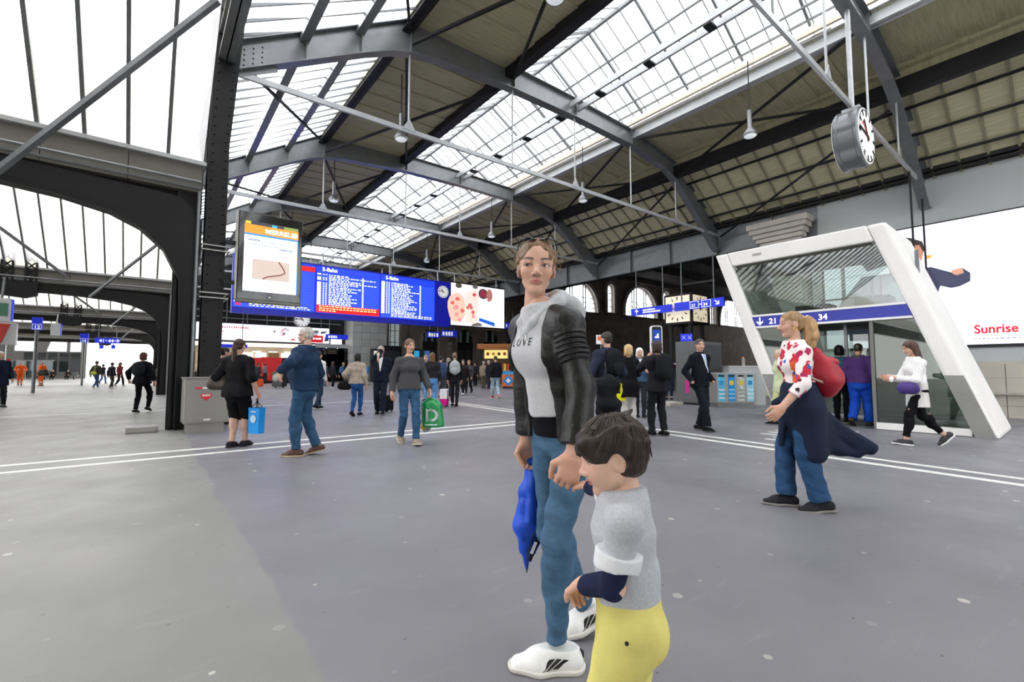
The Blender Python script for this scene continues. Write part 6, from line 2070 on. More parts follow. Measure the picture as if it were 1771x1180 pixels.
def boy():
    bx_, by_ = at(1086, 1000, D=1.19)[:2]
    hd = facing(283)
    h = 1.04
    L = lambda px, py, D_: to_local(at(px, py, D=D_), bx_, by_, hd)
    pose = dict(feet=((.06, .06, 0), (-.06, .06, .0)), lean=.04, arm_abs=dict(L=L(1010, 1008, 1.19), R=L(1010, 838, 1.66)), elbow=dict(L=(.5, -.1, -1), R=(.2, -.2, -1)), shoulder=.12, hipw=.055, armk=.86)
    NAVY_ = cloth('#1b2340', .9)
    MARL = mat('grey_marl_sweatshirt', '#b4b6bd', .92, var=.1, scale=130, bump=.25, bscale=260, spec=.15)
    YELM = mat('yellow_cord', '#d8cd78', .85, var=.1, scale=9, bump=.5, bscale=22, spec=.2)
    def ex(D):
        J = D['J']; t = D['t']; up, r, f = J['up'], J['r'], J['f']
        for s in 'LR':      # long navy sleeves under the short grey ones
            pr = arm(J, s, .004, .98, 1.93, .004)
            part(D, 'long_sleeve', pr, NAVY_, .004, (), (.003, 70, 5))
            sh, el = J['sh' + s], J['el' + s]
            d = unit(el - sh); c = sh + d * np.linalg.norm(el - sh) * .58
            part(D, 'rolled_cuff', [cone(c - d * .012, c + d * .006, (.0535), (.0535), k=.01, cut=[(c + d * .018, d), (c - d * .02, -d)])], mat('pale_cuff', '#d9dade', .9, var=.05, scale=90), .0035, (), (.002, 60, 6))
        part(D, 'undershirt', [cone(J['P'] - up * .03 * h, J['W'], (.064 * h + .012), (.055 * h + .012), k=.02, flat=(r, 1.1), cut=[(J['P'] + up * .035, -unit(up - f * .25)), (J['W'], up)])], NAVY_, .005, (), (.003, 40, 4))
        part(D, 'neck_rib', [cone(J['N'] - up * .012, J['N'] + up * .012, .056, .053, k=.01, cut=[(J['N'] + up * .016, up)]), cone(J['N'] - up * .05, J['N'] + up * .08, .047, .046, k=.003, op='s')], MARL, .004)
        # bowl cut with a fringe
        pl = D['place']
        hp = [ell((0, -.06, .66), (.415, .48, .42), k=.03), ell((0, -.22, .44), (.31, .24, .24), k=.08),
              cone((-.26, .30, .74), (.26, .30, .74), .13, .13, k=.08), cone((-.33, .06, .62), (-.335, .07, .50), .085, .03, k=.05), cone((.33, .06, .62), (.335, .07, .50), .085, .03, k=.05),
              ell((0, .42, .33), (.36, .27, .30), k=.02, op='s'), ell((0, .26, .02), (.7, .42, .36), k=.03, op='s'),
              ell((.42, -.05, .40), (.16, .125, .21), k=.02, op='s'), ell((-.42, -.05, .40), (.16, .125, .21), k=.02, op='s')]
        rng = np.random.RandomState(4)
        for k in range(26):         # tufts of the fringe and crown
            x = -.30 + .6 * k / 25
            y = .30 + .10 * math.cos(x * 3)
            hp.append(cone((x, y - .02, .80), (x + rng.uniform(-.02, .02), y + .03, .635 + rng.uniform(-.03, .04)), .04, .012, k=.02))
        for k in range(30):
            a = rng.uniform(0, 6.28); rr = rng.uniform(.05, .3)
            p0 = V3(rr * math.cos(a), -.1 + rr * math.sin(a), 1.02 - rr * rr * 1.2)
            hp.append(cone(p0, p0 + V3(rng.uniform(-.05, .05), rng.uniform(.02, .14), .015), .035, .012, k=.02))
        hp.append(cone((.02, -.28, 1.02), (.03, -.40, 1.10), .04, .012, k=.03)); hp.append(cone((.06, -.25, 1.03), (.10, -.36, 1.12), .03, .01, k=.03))
        P, F = skin(hp, .0038 / D['hh'], ripple=(.02, 42, 5, (1, .25, .55)))
        sub_obj('hair', pl(P), F, hairmat('#31251e'), t)
        st = MB()       # strands combed from the crown
        for k in range(420):
            a = rng.uniform(-math.pi, math.pi)
            L0 = rng.uniform(.1, 1.2)
            prev = []
            for q in range(7):
                u = L0 + q * .12
                zz = .66 + .432 * math.cos(u * 1.25); rr_h = math.sin(min(u * 1.25, 1.75))
                aa = a + .05 * q
                p0 = V3(.428 * rr_h * math.sin(aa), -.06 + .492 * rr_h * math.cos(aa), zz)
                lim = .66 if p0[1] > .2 else (.60 if p0[1] > -.22 else .40)
                if p0[2] < lim: break
                prev.append(pl(p0[None])[0])
            if len(prev) > 2:
                st.path(prev, [.0009] * (len(prev) - 1) + [.0003], 4)
        o = link('hair_strands', st.mesh('hair_strands', hairmat('#3d2f26'), smooth='all'), t, local=True); o['kind'] = 'stuff'
        # pocket button
        c = J['hipL'] + f * .02 - r * .075 + up * .0
        bt = D['bottom']
        bv = BVHTree.FromPolygons([v.co.copy() for v in bt.data.vertices], [list(p.vertices) for p in bt.data.polygons])
        n = bv.find_nearest(Vector([float(v) for v in (J['hipL'] - r * .12 + f * .01 + up * .01)]))
        if n[0] is not None:
            link('button', MB().lathe(np.array(n[0]), np.array(n[1]), [(0, .005), (.004, .004)], 10).mesh('button', STEEL_D), bt, local=True)
    hands = dict(L=dict(curl=.9, d=V3(.75, .35, -.55), n=V3(-.2, -.3, -1), t=V3(-.3, 1, 0)), R=dict(curl=.35, n=V3(-.3, -.2, -1), t=V3(-1, .2, 0)))
    D = person('small dark-haired boy in grey sweatshirt and yellow trousers led by the hand', bx_, by_, hd, h, .0052, 'm', (.68, .43, .325), ('none', '#3a2c24'),
               top=dict(m=MARL, e=.014, hem=.05, sleeve=.66, name='sweatshirt', neck=.0, fold=.0035, rf=38), bottom=dict(m=YELM, e=.018, upto=1.9, waist=.085, flare=.012, rf=40), shoes=('#3a3a40', '#dddddd'), pose=pose,
               head=(.10, -.16, .0), hands=hands, extras=ex, child=True, b=1.06, lb=1.14, headk=1.13, brow=(.10, .06, .045), wide=.82)
    return D
BOY = boy()
# ------------------------------------------------------------------ passers-by
JE = denim('#3f5e80'); JE_D = denim('#2a3c52'); JE_L = denim('#7d9dbb')
BLK = '#1a1a1c'; NAV = '#1c2536'
def stand(px, py, dz=0): return at(px, py, Z=0.0)[:2]
W1 = dict(feet=((.26, .06, 0, -.12), (-.26, .06, .05, .55)), arms=dict(L=(.10, -.22, -.94), R=(.10, .25, -.92)))
W2 = dict(feet=((-.24, .06, .05, .55), (.25, .06, 0, -.12)), arms=dict(L=(.10, .25, -.92), R=(.10, -.22, -.94)))
W3 = dict(feet=((.14, .06, 0), (-.16, .06, .025, .3)), arms=dict(L=(.12, -.1, -.96), R=(.12, .12, -.95)))
ST = dict(feet=((.02, .09, 0, 0, .2), (-.02, .09, 0, 0, .2)), arms=dict(L=(.13, .06, -.95), R=(.13, .06, -.95)))
HOLD = dict(feet=((.03, .08, 0), (-.03, .08, 0)), arms=dict(L=(.0, .62, -.38), R=(.0, .62, -.38)))
CARRY = lambda p, s, v: {**p, 'arms': {**p['arms'], s: v}}
def strap(D, side, m, w=.022, low=.02, col=None):
    """bag strap over one shoulder to the other hip"""
    J = D['J']; r, f, up, h = J['r'], J['f'], J['up'], J['h']
def backpack(D, col, sz=1.0, m=None, name='backpack', label=None, straps='#222224', drop=0.0):
    """a rucksack is carried: its own thing, standing on the back"""
    J = D['J']; r, f, up, h = J['r'], J['f'], J['up'], J['h']
    c = J['Ch'] - f * (.058 * h + .085 * sz) - up * (.03 + drop)
    R_ = np.stack([r, f, up], 1)
    Wd = lambda p: wpos(D, p)
    t = thing(name, label, 'backpack', Wd(c - up * .24 * sz))
    M4 = wm(D['t'])
    res = max(D['res'] * .7, .008)
    mm = m or cloth(col, .7, .2)
    def add(nm, pr, mt, parent=t, cuts=(), rip=(.004, 30, 6)):
        P, F = skin(pr, res, cuts, rip)
        if len(F):
            me = np_mesh(nm, P, F, mt); me.transform(M4); return link(nm, me, parent)
    add('pack_body', [ell(c, (.155 * sz, .09 * sz, .23 * sz), R_, k=.02), cone(c - up * .1 * sz, c + up * .1 * sz, .085 * sz, .08 * sz, k=.05, flat=(r, 1.8))], mm)
    add('front_pocket', [ell(c - f * .075 * sz - up * .09 * sz, (.11 * sz, .05 * sz, .11 * sz), R_, k=.02)], mm)
    for s in (-1, 1):
        sh = J['P'] + up * .285 * h + r * s * .062 * h
        add('shoulder_strap', [cone(c + up * .17 * sz + r * s * .07, sh + up * .018, .016, .016, k=.02, flat=(r, 1.6)), cone(sh + up * .018, sh + f * .065 * h - up * .05, .016, .016, k=.02, flat=(r, 1.6)), cone(sh + f * .065 * h - up * .05, J['Ch'] + r * s * .095 * h + f * .02 * h - up * .08, .016, .014, k=.02)], cloth(straps, .7, .2))
    return t
def handbag(label, c, col, w=.34, hgt=.24, dpt=.13, hd=0.0, strap_to=None, res=.012, m=None, name='handbag'):
    """soft bag; c = centre in the place, strap_to = where the strap goes"""
    c = np.array(c, float)
    t = thing(name, label, 'bag', c - V3(0, 0, hgt / 2))
    a = V3(math.cos(hd), -math.sin(hd), 0)
    mm = m or cloth(col, .55, .2)
    P, F = skin([cone(c - a * w * .3 - V3(0, 0, hgt * .12), c + a * w * .3 - V3(0, 0, hgt * .12), dpt * .5, dpt * .5, k=.05), cone(c - a * w * .22 + V3(0, 0, hgt * .2), c + a * w * .22 + V3(0, 0, hgt * .2), dpt * .38, dpt * .38, k=.08)], res, (), (.006, 28, 2))
    link('bag_body', np_mesh('bag_body', P, F, mm), t)
    if strap_to is not None:
        s_ = np.array(strap_to, float)
        link('strap', MB().path([c - a * w * .22 + V3(0, 0, hgt * .3), c - a * w * .12 + (s_ - c) * .6, s_, c + a * w * .12 + (s_ - c) * .6, c + a * w * .22 + V3(0, 0, hgt * .3)], .011, 6).mesh('strap', mm, smooth='all'), t)
    return t
def carrier(label, c, w, hgt, d, hd, col, handle_to, hcol='#1c1c1e', emblem=None, res=.01):
    """stiff shopping bag with handles"""
    c = np.array(c, float); a = V3(math.cos(hd), -math.sin(hd), 0); n = V3(math.sin(hd), math.cos(hd), 0)
    t = thing('shopping_bag', label, 'bag', c - V3(0, 0, hgt))
    z = V3(0, 0, 1)
    A_ = [c - a * w / 2 - n * d / 2, c + a * w / 2 - n * d / 2, c + a * w / 2 + n * d / 2, c - a * w / 2 + n * d / 2]
    k = .93
    B_ = [c + (p - c) * k - z * hgt for p in A_]
    mb = MB().add(A_ + B_, [(0, 1, 5, 4), (1, 2, 6, 5), (2, 3, 7, 6), (3, 0, 4, 7), (4, 5, 6, 7)])
    link('bag_body', mb.mesh('bag_body', cloth(col, .5, .1)), t)
    ht = np.array(handle_to, float)
    for s in (-1, 1):
        link('handle', MB().path([c - a * w * .22 + n * s * d / 2, (c - a * w * .08 + n * s * d / 4 + ht) / 2, ht, (c + a * w * .08 + n * s * d / 4 + ht) / 2, c + a * w * .22 + n * s * d / 2], .006, 5).mesh('handle', cloth(hcol), smooth='all'), t)
    return t, a, n
def suitcase(label, x, y, rz, w, dd, hh, col, col2=None, handle=.35, tilt=0.0):
    t = thing('suitcase', label, 'suitcase', (x, y, 0), rz)
    L_ = lambda mb, nm, m, bevel=0, parent=t: link(nm, mb.mesh(nm, m, bevel=bevel), parent, local=True)
    L_(MB().box(-w / 2, w / 2, -dd / 2, dd / 2, .05, hh * (.45 if col2 else 1)), 'shell', cloth(col, .4, .05), .03)
    if col2:
        L_(MB().box(-w / 2, w / 2, -dd / 2, dd / 2, hh * .45, hh), 'shell', cloth(col2, .4, .05), .03)
    L_(MB().box(-w * .12, w * .12, -dd / 2 - .006, -dd / 2, .08, hh - .04), 'front_rib', BLACK)
    for sx in (-1, 1):
        L_(MB().tube((sx * w * .3, 0, hh), (sx * w * .3, 0, hh + handle), .01, 6), 'handle_bar', BLACK)
        for sy in (-1, 1):
            L_(MB().lathe((sx * w * .35, sy * dd * .35, .025), (1, 0, 0), [(-.012, .025), (.012, .025)], 10), 'wheel', RUBBER)
    L_(MB().box(-w * .33, w * .33, -.012, .012, hh + handle, hh + handle + .025), 'grip', BLACK, .006)
    return t

# --- woman with red bag
x, y = stand(1392, 880)
def ex(D):
    J = D['J']; t = D['t']; h = J['h']; r, f, up = J['r'], J['f'], J['up']
    # dark jacket tied round the hips, its tails swinging behind
    pr = [cone(J['P'] + up * .06 * h, J['P'] - up * .02 * h, .066 * h + .03, .072 * h + .035, k=.03, flat=(r, 1.36)),
          cone(J['P'] - up * .02 * h, J['P'] - V3(0, 0, .42) - f * .06, .075 * h + .03, .13, k=.05, flat=(r, 1.4)),
          cone(J['P'] - f * .06 - up * .05, J['P'] - f * .55 - V3(0, 0, .40), .07, .018, k=.07),
          cone(J['P'] - f * .08 - up * .18, J['P'] - f * .52 - V3(0, 0, .44), .07, .018, k=.07), cone(J['P'] - f * .05 - V3(0, 0, .36), J['P'] - f * .42 - V3(0, 0, .46), .08, .03, k=.07),
          cone(J['P'] - f * .05 - V3(0, 0, .15), J['P'] - f * .28 - V3(0, 0, .42), .09, .05, k=.06),
          cone(J['P'] + f * .12 - up * .02, J['P'] + f * .17 - V3(0, 0, .36), .04, .03, k=.03), cone(J['P'] + f * .13 + up * .04, J['P'] + f * .20 + up * .0, .03, .03, k=.02)]
    part(D, 'tied_jacket', pr, cloth('#1a2438', .75), .008, [(J['P'] - V3(0, 0, .5), V3(0, 0, -1))], (.007, 26, 5, (1, 1, .3)))
    # big ponytail, wavy
    pl = D['place']
    pts = [(0, -.46, .66), (0, -.62, .58), (0, -.70, .30), (0, -.72, .0), (0, -.66, -.3), (0, -.60, -.52)]
    rad = [.10, .19, .24, .235, .17, .04]
    hp = [cone(a, b_, ra, rb, k=.08) for a, b_, ra, rb in zip(pts[:-1], pts[1:], rad[:-1], rad[1:])]
    P, F = skin(hp, .03, ripple=(.035, 20, 3, (1, 1, .55)))
    sub_obj('ponytail', pl(P), F, hairmat('#b08d62'), t)
    link('hair_tie', MB().lathe(pl(V3(0, -.47, .66)[None])[0], D['HR'] @ V3(0, -1, .2), [(-.012, .03), (.0, .036), (.012, .03)], 12).mesh('hair_tie', mat('hair_tie_red', '#a01828', .6)), t, local=True)
    for sx in (-1, 1):
        ring = [pl(V3(sx * .33, -.05 + .055 * math.cos(a), .30 + .065 * math.sin(a))[None])[0] for a in np.linspace(0, 6.28, 14, endpoint=False)]
        link('earring', MB().path(ring, .003, 5, closed=True).mesh('earring', mat('gold', '#d9b15a', .25, metal=.9)), t, local=True)
def floral():
    m = bpy.data.materials.new('floral_blouse'); m.use_nodes = True
    nt = m.node_tree; N = nt.nodes; Lk = nt.links; b = N['Principled BSDF']; b.inputs['Roughness'].default_value = .8
    tc = N.new('ShaderNodeTexCoord')
    col = None
    prev = (*lin('#ece4e2'), 1)
    nz = N.new('ShaderNodeTexNoise'); nz.inputs['Scale'].default_value = 14; Lk.new(tc.outputs['Object'], nz.inputs['Vector'])
    ad = N.new('ShaderNodeVectorMath'); ad.operation = 'MULTIPLY_ADD'; ad.inputs[1].default_value = (.09, .09, .09)
    Lk.new(nz.outputs['Color'], ad.inputs[0]); Lk.new(tc.outputs['Object'], ad.inputs[2])
    for sc_, th, c, off in ((7.2, .34, '#c8223f', 0), (6.1, .27, '#e0662a', 3.7), (8.0, .24, '#b31a52', 8.1), (9.5, .18, '#2a5fae', 5.3), (11.0, .17, '#2a1c22', 1.9)):
        vo = N.new('ShaderNodeTexVoronoi'); vo.inputs['Scale'].default_value = sc_
        mp = N.new('ShaderNodeMapping'); mp.inputs['Location'].default_value = (off, off * .7, off * .3)
        Lk.new(ad.outputs[0], mp.inputs[0]); Lk.new(mp.outputs[0], vo.inputs['Vector'])
        mr = N.new('ShaderNodeMapRange'); mr.inputs[1].default_value = th; mr.inputs[2].default_value = th + .04; mr.inputs[3].default_value = 1; mr.inputs[4].default_value = 0
        Lk.new(vo.outputs['Distance'], mr.inputs[0])
        mx = N.new('ShaderNodeMix'); mx.data_type = 'RGBA'; Lk.new(mr.outputs[0], mx.inputs[0])
        if col is None: mx.inputs[6].default_value = prev
        else: Lk.new(col, mx.inputs[6])
        mx.inputs[7].default_value = (*lin(c), 1); col = mx.outputs[2]
    Lk.new(col, b.inputs['Base Color'])
    return m
RB = person('fair-haired woman with floral blouse and a dark jacket tied round her hips', x, y, facing(282), 1.69, .0105, 'f', 'light', ('ponytail', '#9a7a56'),
            top=dict(m=floral(), e=.014, hem=.035, sleeve=1.45, name='blouse'), bottom=dict(m=denim('#28476a'), e=.016, flare=.028, upto=1.96), shoes=('#26262a', '#8a8680'),
            pose=dict(feet=((-.10, .07, .0, .1), (.12, .075, .0, 0, .1)), arms=dict(L=(.16, .42, -.84), R=(.14, -.18, -.93)), lean=.06), head=(.0, -.02, 0), extras=ex, hand_curl=.6)
J = RB['J']; R_ = np.stack([J['r'], J['f'], J['up']], 1)
c = J['Ch'] - J['f'] * .21 - J['up'] * .10
REDL = mat('red_leather', '#a5162b', .5, var=.12, scale=8, bump=.2, bscale=60)
t = thing('red_rucksack', 'soft red leather rucksack with pale straps on the back of the floral blouse', 'backpack', wpos(RB, c - V3(0, 0, .2)))
for nm, pr, m_ in (('bag_body', [ell(c - J['up'] * .06, (.17, .12, .16), R_, k=.05), cone(c - J['up'] * .05, c + J['up'] * .17 + J['f'] * .05, .12, .05, k=.06, flat=(J['r'], 1.3))], REDL),
                   ('bag_flap', [ell(c + J['up'] * .08 - J['f'] * .03, (.11, .085, .05), R_, k=.04)], REDL),
                   ('shoulder_strap', [cone(c + J['up'] * .17 + J['f'] * .05, J['N'] - J['r'] * .085 - J['up'] * .015, .015, .015, k=.01), cone(J['N'] - J['r'] * .085 - J['up'] * .015, J['Ch'] - J['r'] * .175 + J['f'] * .04 - J['up'] * .10, .015, .013, k=.01), cone(J['Ch'] - J['r'] * .175 + J['f'] * .04 - J['up'] * .10, c - J['r'] * .12 - J['up'] * .12, .014, .012, k=.01)], cloth('#b9a596', .6)),
                   ('shoulder_strap', [cone(c + J['up'] * .17 + J['f'] * .05, J['N'] + J['r'] * .085 - J['up'] * .015, .015, .015, k=.01), cone(J['N'] + J['r'] * .085 - J['up'] * .015, J['Ch'] + J['r'] * .17 + J['f'] * .04 - J['up'] * .10, .015, .013, k=.01)], cloth('#b9a596', .6))):
    P, F = skin(pr, .007, (), (.005, 30, 4)); me = np_mesh(nm, P, F, m_); me.transform(wm(RB['t'])); link(nm, me, t)

# --- woman in a white jacket walking along the pavilion
x, y = stand(1592, 770)
def ex(D):
    J = D['J']
    part(D, 'tunic', [cone(J['P'] + J['up'] * .08, J['P'] - V3(0, 0, .28), .075 * J['h'], .085 * J['h'], k=.03, flat=(J['r'], 1.4))], cloth('#d4d2d0'), .009, [(J['P'] - V3(0, 0, .27), V3(0, 0, -1))], (.006, 26, 2, (1, 1, .4)))
    pr = [ell(J['wrR'] + J['f'] * .05, (.03, .03, .04), k=.02), ell(J['wrL'] + J['f'] * .05 - V3(0, 0, .02), (.03, .03, .05), k=.02)]
    part(D, 'paper_tissue', pr, cloth('#f2eeee'), .008)
WJ = person('dark-haired woman in short white jacket, pale tunic and black leggings', x, y, facing(285), 1.66, .0115, 'f', 'light', ('long', '#4a3226'),
            top=dict(col='#ecebea', e=.02, hem=.07, sleeve=1.95, name='white_jacket'), bottom=dict(col='#141416', e=.009, upto=1.86), bare_legs=True, shoes=('#3a3a3e', '#f0f0f0'),
            pose=dict(feet=((.22, .06, 0, -.1), (-.36, .06, .08, .75)), arms=dict(L=(-.1, .62, -.42), R=(-.1, .66, -.40)), lean=.05), head=(0, -.25, 0), extras=ex)
handbag('purple soft bag carried on the arm of the woman in white', wpos(WJ, WJ['J']['elL'] + WJ['J']['f'] * .10 - V3(0, 0, .13)), '#4a3878', .24, .22, .14, facing(285) + 1.57, wpos(WJ, WJ['J']['elL'] + WJ['J']['f'] * .06))

# --- man in a dark suit by the recycling bins
x, y = stand(1213, 745)
person('man in dark suit with light blue tie walking beside the recycling bins', x, y, facing(152), 1.80, .0115, 'm', 'light', ('short', '#3a3430'),
       top=dict(col='#171922', e=.024, hem=-.045, shirt='#dfe6f2', tie='#5b86b8', collar=None, name='suit_jacket', neck=.02), bottom=dict(col='#1b1d26', e=.02, flare=.016), shoes=('#141416', None),
       pose=dict(feet=((-.12, .07, 0, 0, .15), (.20, .075, 0, -.05, .15)), arms=dict(L=(.16, .14, -.82), R=(.16, .10, -.82))), fat=.5, belly=.2, head=(-.5, 0, 0), hands=dict(L=dict(skip=True), R=dict(skip=True)))

# --- woman with black rucksack seen from behind
x, y = stand(1139, 754)
DB = person('person in black coat with curly dark hair and a large black rucksack', x, y, facing(338), 1.70, .0115, 'f', 'tan', ('bob', '#33241f'),
            top=dict(col='#232327', e=.034, hem=-.06, name='coat'), bottom=dict(col='#1f2024', e=.018), shoes=('#121214', None), pose=dict(feet=((.08, .08, 0), (-.06, .09, 0)), arms=dict(L=(-.2, .34, .12), R=(.12, .1, -.92)), elbow=dict(L=(.7, .2, -1))), b=1.1)
backpack(DB, '#1b1c1f', 1.12, label='large black rucksack with side pockets on the curly-haired person')
# --- group behind the leather jacket
x, y = stand(1052, 768)
MN = person('man in navy hooded jacket half hidden behind the leather jacket', x, y, facing(330), 1.78, .012, 'm', 'light', ('short', '#2c2420'),
            top=dict(col='#262b3d', e=.034, hem=-.02, name='jacket', collar='#262b3d'), bottom=dict(col='#1f2024', e=.018), shoes=('#121214', None), pose=dict(feet=ST['feet'], arms=dict(L=(.1, .45, -.5), R=(.1, .3, -.7))))
backpack(MN, '#1a1b20', 1.0, label='black rucksack of the man in the navy hooded jacket')
t = thing('camera_bag', 'big black camera bag with straps hanging behind the leather jacket', 'bag', (*stand(1052, 776), .62))
c0 = np.array([*stand(1050, 777), .86])
P, F = skin([ell(c0, (.16, .16, .27), k=.02), ell(c0 + V3(.02, -.02, -.18), (.19, .19, .12), k=.06), cone(c0 + V3(-.08, .05, .1), c0 + V3(.08, -.05, .1), .13, .13, k=.06)], .009, (), (.008, 24, 6))
link('bag_body', np_mesh('bag_body', P, F, cloth('#141518', .6)), t)
link('tube_holder', MB().tube(c0 + V3(.13, -.12, -.02), c0 + V3(.13, -.12, .2), .035, 10).mesh('tube_holder', cloth('#2a2b30', .5), smooth=40), t)
link('strap', MB().path([c0 + V3(0, 0, .25), c0 + V3(.1, .1, .45), c0 + V3(.12, .25, .2)], .016, 6).mesh('strap', cloth('#2a2b30', .5), smooth='all'), t)
x, y = stand(1089, 742)
YB = person('blonde woman in long black coat with a thin shoulder strap', x, y, facing(350), 1.68, .0125, 'f', 'light', ('bob', '#c9a878'),
            top=dict(col='#161618', e=.03, hem=-.16, name='coat'), bottom=dict(col='#c9c6c0', e=.014), shoes=('#1a1a1c', None), pose=HOLD)
ch = wpos(YB, YB['J']['P'] - YB['J']['r'] * .26 - V3(0, 0, .16))
t_, a_, n_ = carrier('bright yellow carrier bag beside the blonde woman in black', ch + V3(0, 0, .16), .36, .34, .1, facing(10), '#e3e21c', ch + V3(0, 0, .33), '#c9c81c')
x, y = stand(1108, 722)
person('white-haired person facing the group by the blue info pillar', x, y, facing(190), 1.72, .014, 'm', 'light', ('bob', '#e6e4e2'), top=dict(col='#3c5878', e=.024, hem=-.02, name='jacket', shirt='#dfe3ea'), bottom=dict(col='#2a2c33'), pose=HOLD)
x, y = stand(1068, 713)
person('man with grey hair in a dark blue suit talking behind the blonde woman', x, y, facing(120), 1.74, .016, 'm', 'light', ('short', '#6a625c'), top=dict(col='#252d42', e=.024, hem=-.03, name='suit_jacket', shirt='#e2d6da'), bottom=dict(col='#20242e'), pose=HOLD)
x, y = stand(1157, 692)
MR = person('strawberry blonde woman in maroon top holding a white parcel', x, y, facing(20), 1.72, .018, 'f', 'light', ('long', '#b5824c'), top=dict(col='#4c1c24', e=.024, hem=.0, name='top'), bottom=dict(col='#20293c', upto=1.85), bare_legs=True, shoes=('#1c1614', None), pose=CARRY(ST, 'R', (.1, .6, -.1)))
handbag('small dark shoulder bag on the back of the maroon top', wpos(MR, MR['J']['W'] - MR['J']['f'] * .17), '#25222a', .26, .26, .12, facing(20), wpos(MR, MR['J']['shL'] + V3(0, 0, .05)))
c = wpos(MR, MR['J']['wrR'] + MR['J']['f'] * .12 + V3(0, 0, .08))
MB().box(c[0] - .02, c[0] + .5, c[1] - .15, c[1] + .15, c[2] - .03, c[2] + .05).build('white_parcel', cloth('#f0eeee', .6), bevel=.02, label='flat white parcel in the arms of the woman in maroon', cat='parcel')
# --- two people in the pavilion door
person('dark-haired person in a teal shirt entering the pavilion', 12.35, 3.45, facing(45), 1.72, .013, 'f', 'tan', ('bob', '#17120f'), top=dict(col='#2c6270', e=.024, hem=.0, name='shirt'), bottom=dict(col='#17181c', e=.016), shoes=('#1a1a1a', '#e0e0e0'), pose=ST)
person('stocky man in purple hooded sweater and blue trousers entering the pavilion', 11.9, 2.98, facing(55), 1.74, .012, 'm', 'tan', ('cropped', '#1d1613'), top=dict(col='#4a2f66', e=.034, hem=.0, name='hooded_sweater', collar='#4b4843'), bottom=dict(col='#1748b4', e=.03, flare=.02), shoes=('#3b342c', None),
       pose=dict(feet=((-.22, .09, .06, .6), (.14, .09, 0)), arms=dict(L=(.16, .3, -.8), R=(.16, .3, -.8))), b=1.12, lb=1.15)
person('person in pale green shirt behind the floral blouse', *stand(1352, 735), facing(300), 1.62, .02, 'f', 'light', ('short', '#c9b79c'), top=dict(col='#cfd8b0', e=.026, hem=-.1, name='shirt'), bottom=dict(col='#c9cf9a', e=.016), pose=W3)

# --- woman in black with a blue bag
x, y = stand(407, 774)
BW = person('woman in loose black top and knee-length trousers seen from behind', x, y, facing(2), 1.66, .0105, 'f', 'light', ('longtail', '#3b261c'),
            top=dict(col='#1b1b1d', e=.034, hem=-.06, sleeve=1.25, cuff=.02, name='loose_top', flare=.012), bottom=dict(col='#121214', e=.026, upto=1.12, flare=.02, name='knee_trousers'), bare_legs=True, shoes=('#2c2630', '#3a343c'),
            pose=dict(feet=((.02, .075, 0, .1), (.14, .06, 0)), arms=dict(L=(.30, .25, -.72), R=(.26, .1, -.90))), b=1.1, lb=1.15, hand_curl=.9)
sh = wpos(BW, BW['J']['shL'] + V3(0, 0, .05))
handbag('dark brown slouchy shoulder bag of the woman in black', wpos(BW, BW['J']['P'] - BW['J']['r'] * .30 + V3(0, 0, .12)), '#2c211b', .36, .34, .17, facing(2), sh, .01, mat('brown_leather', '#33261e', .5, var=.2, scale=10, bump=.3, bscale=40))
wr = wpos(BW, BW['J']['wrR']) - V3(0, 0, .10)
t_, a_, n_ = carrier('light blue paper shopping bag with a pale round print', wr - V3(0, 0, .14), .22, .40, .12, facing(20), '#1f93e6', wr)
BW_C = wr - V3(0, 0, .14)
for k, (u_, v_, rr) in enumerate(((0.0, -.17, .06),)):
    q = BW_C + a_ * u_ + V3(0, 0, v_) - n_ * .065
    link('round_print', MB().lathe(q, -n_, [(0, rr), (.003, rr)], 18).mesh('round_print', cloth('#b9d6e8', .6)), t_)
q = BW_C - n_ * .064 - V3(0, 0, .06)
mk = MB()
for k in range(6):
    mk.box(-.05 + k * .018, -.038 + k * .018, -.002, 0, -.01, .01)
link('bag_print', mk.mesh('bag_print', WHITE), t_, T(*q, -facing(20)))['kind'] = 'stuff'
# --- young man in maroon behind her
x, y = at(387, 640, D=10.0)[:2]
person('young man with dark hair in a maroon hooded top behind the woman in black', x, y, facing(40), 1.66, .014, 'm', 'light', ('short', '#2a1d17'), top=dict(col='#5a1620', e=.03, hem=.0, name='hooded_top', collar='#5a1620'), bottom=dict(col='#22262e'), pose=ST)

# --- man in navy jacket
x, y = stand(523, 788)
def ex(D):
    J = D['J']; pl = D['place']
    g = MB()
    for sx in (-1, 1):
        rim = [pl(V3(sx * .15 + .085 * math.cos(a), .34 - .03 * abs(math.cos(a)), .50 + .055 * math.sin(a))[None])[0] for a in np.linspace(0, 6.28, 12, endpoint=False)]
        g.path(rim, .0035, 5, closed=True)
        g.path([pl(V3(*q)[None])[0] for q in ((sx * .235, .31, .51), (sx * .335, .12, .52), (sx * .34, -.08, .50))], .0035, 5)
    link('glasses', g.mesh('glasses', BLACK), D['t'], local=True)
person('balding grey man with glasses in navy jacket and jeans, hand on hip', x, y, facing(274), 1.77, .0105, 'm', 'pale', ('cropped', '#b9b2aa'),
       top=dict(col='#1f3450', e=.034, hem=-.02, name='navy_jacket', collar='#1b2d46', fold=.005), bottom=dict(m=denim('#30516f'), e=.018), shoes=('#5a4338', '#b9a88c'),
       pose=dict(feet=((.05, .08, 0, 0, .2), (-.16, .09, .03, .25)), arms=dict(L=(.22, .30, -.44), R=(.2, .1, -.9)), elbow=dict(L=(1, -.7, 0)), lean=-.03), extras=ex, belly=.5, b=1.05, hands=dict(L=dict(d=V3(.25, .3, -.8), n=V3(1, -.3, 0), curl=.3)))
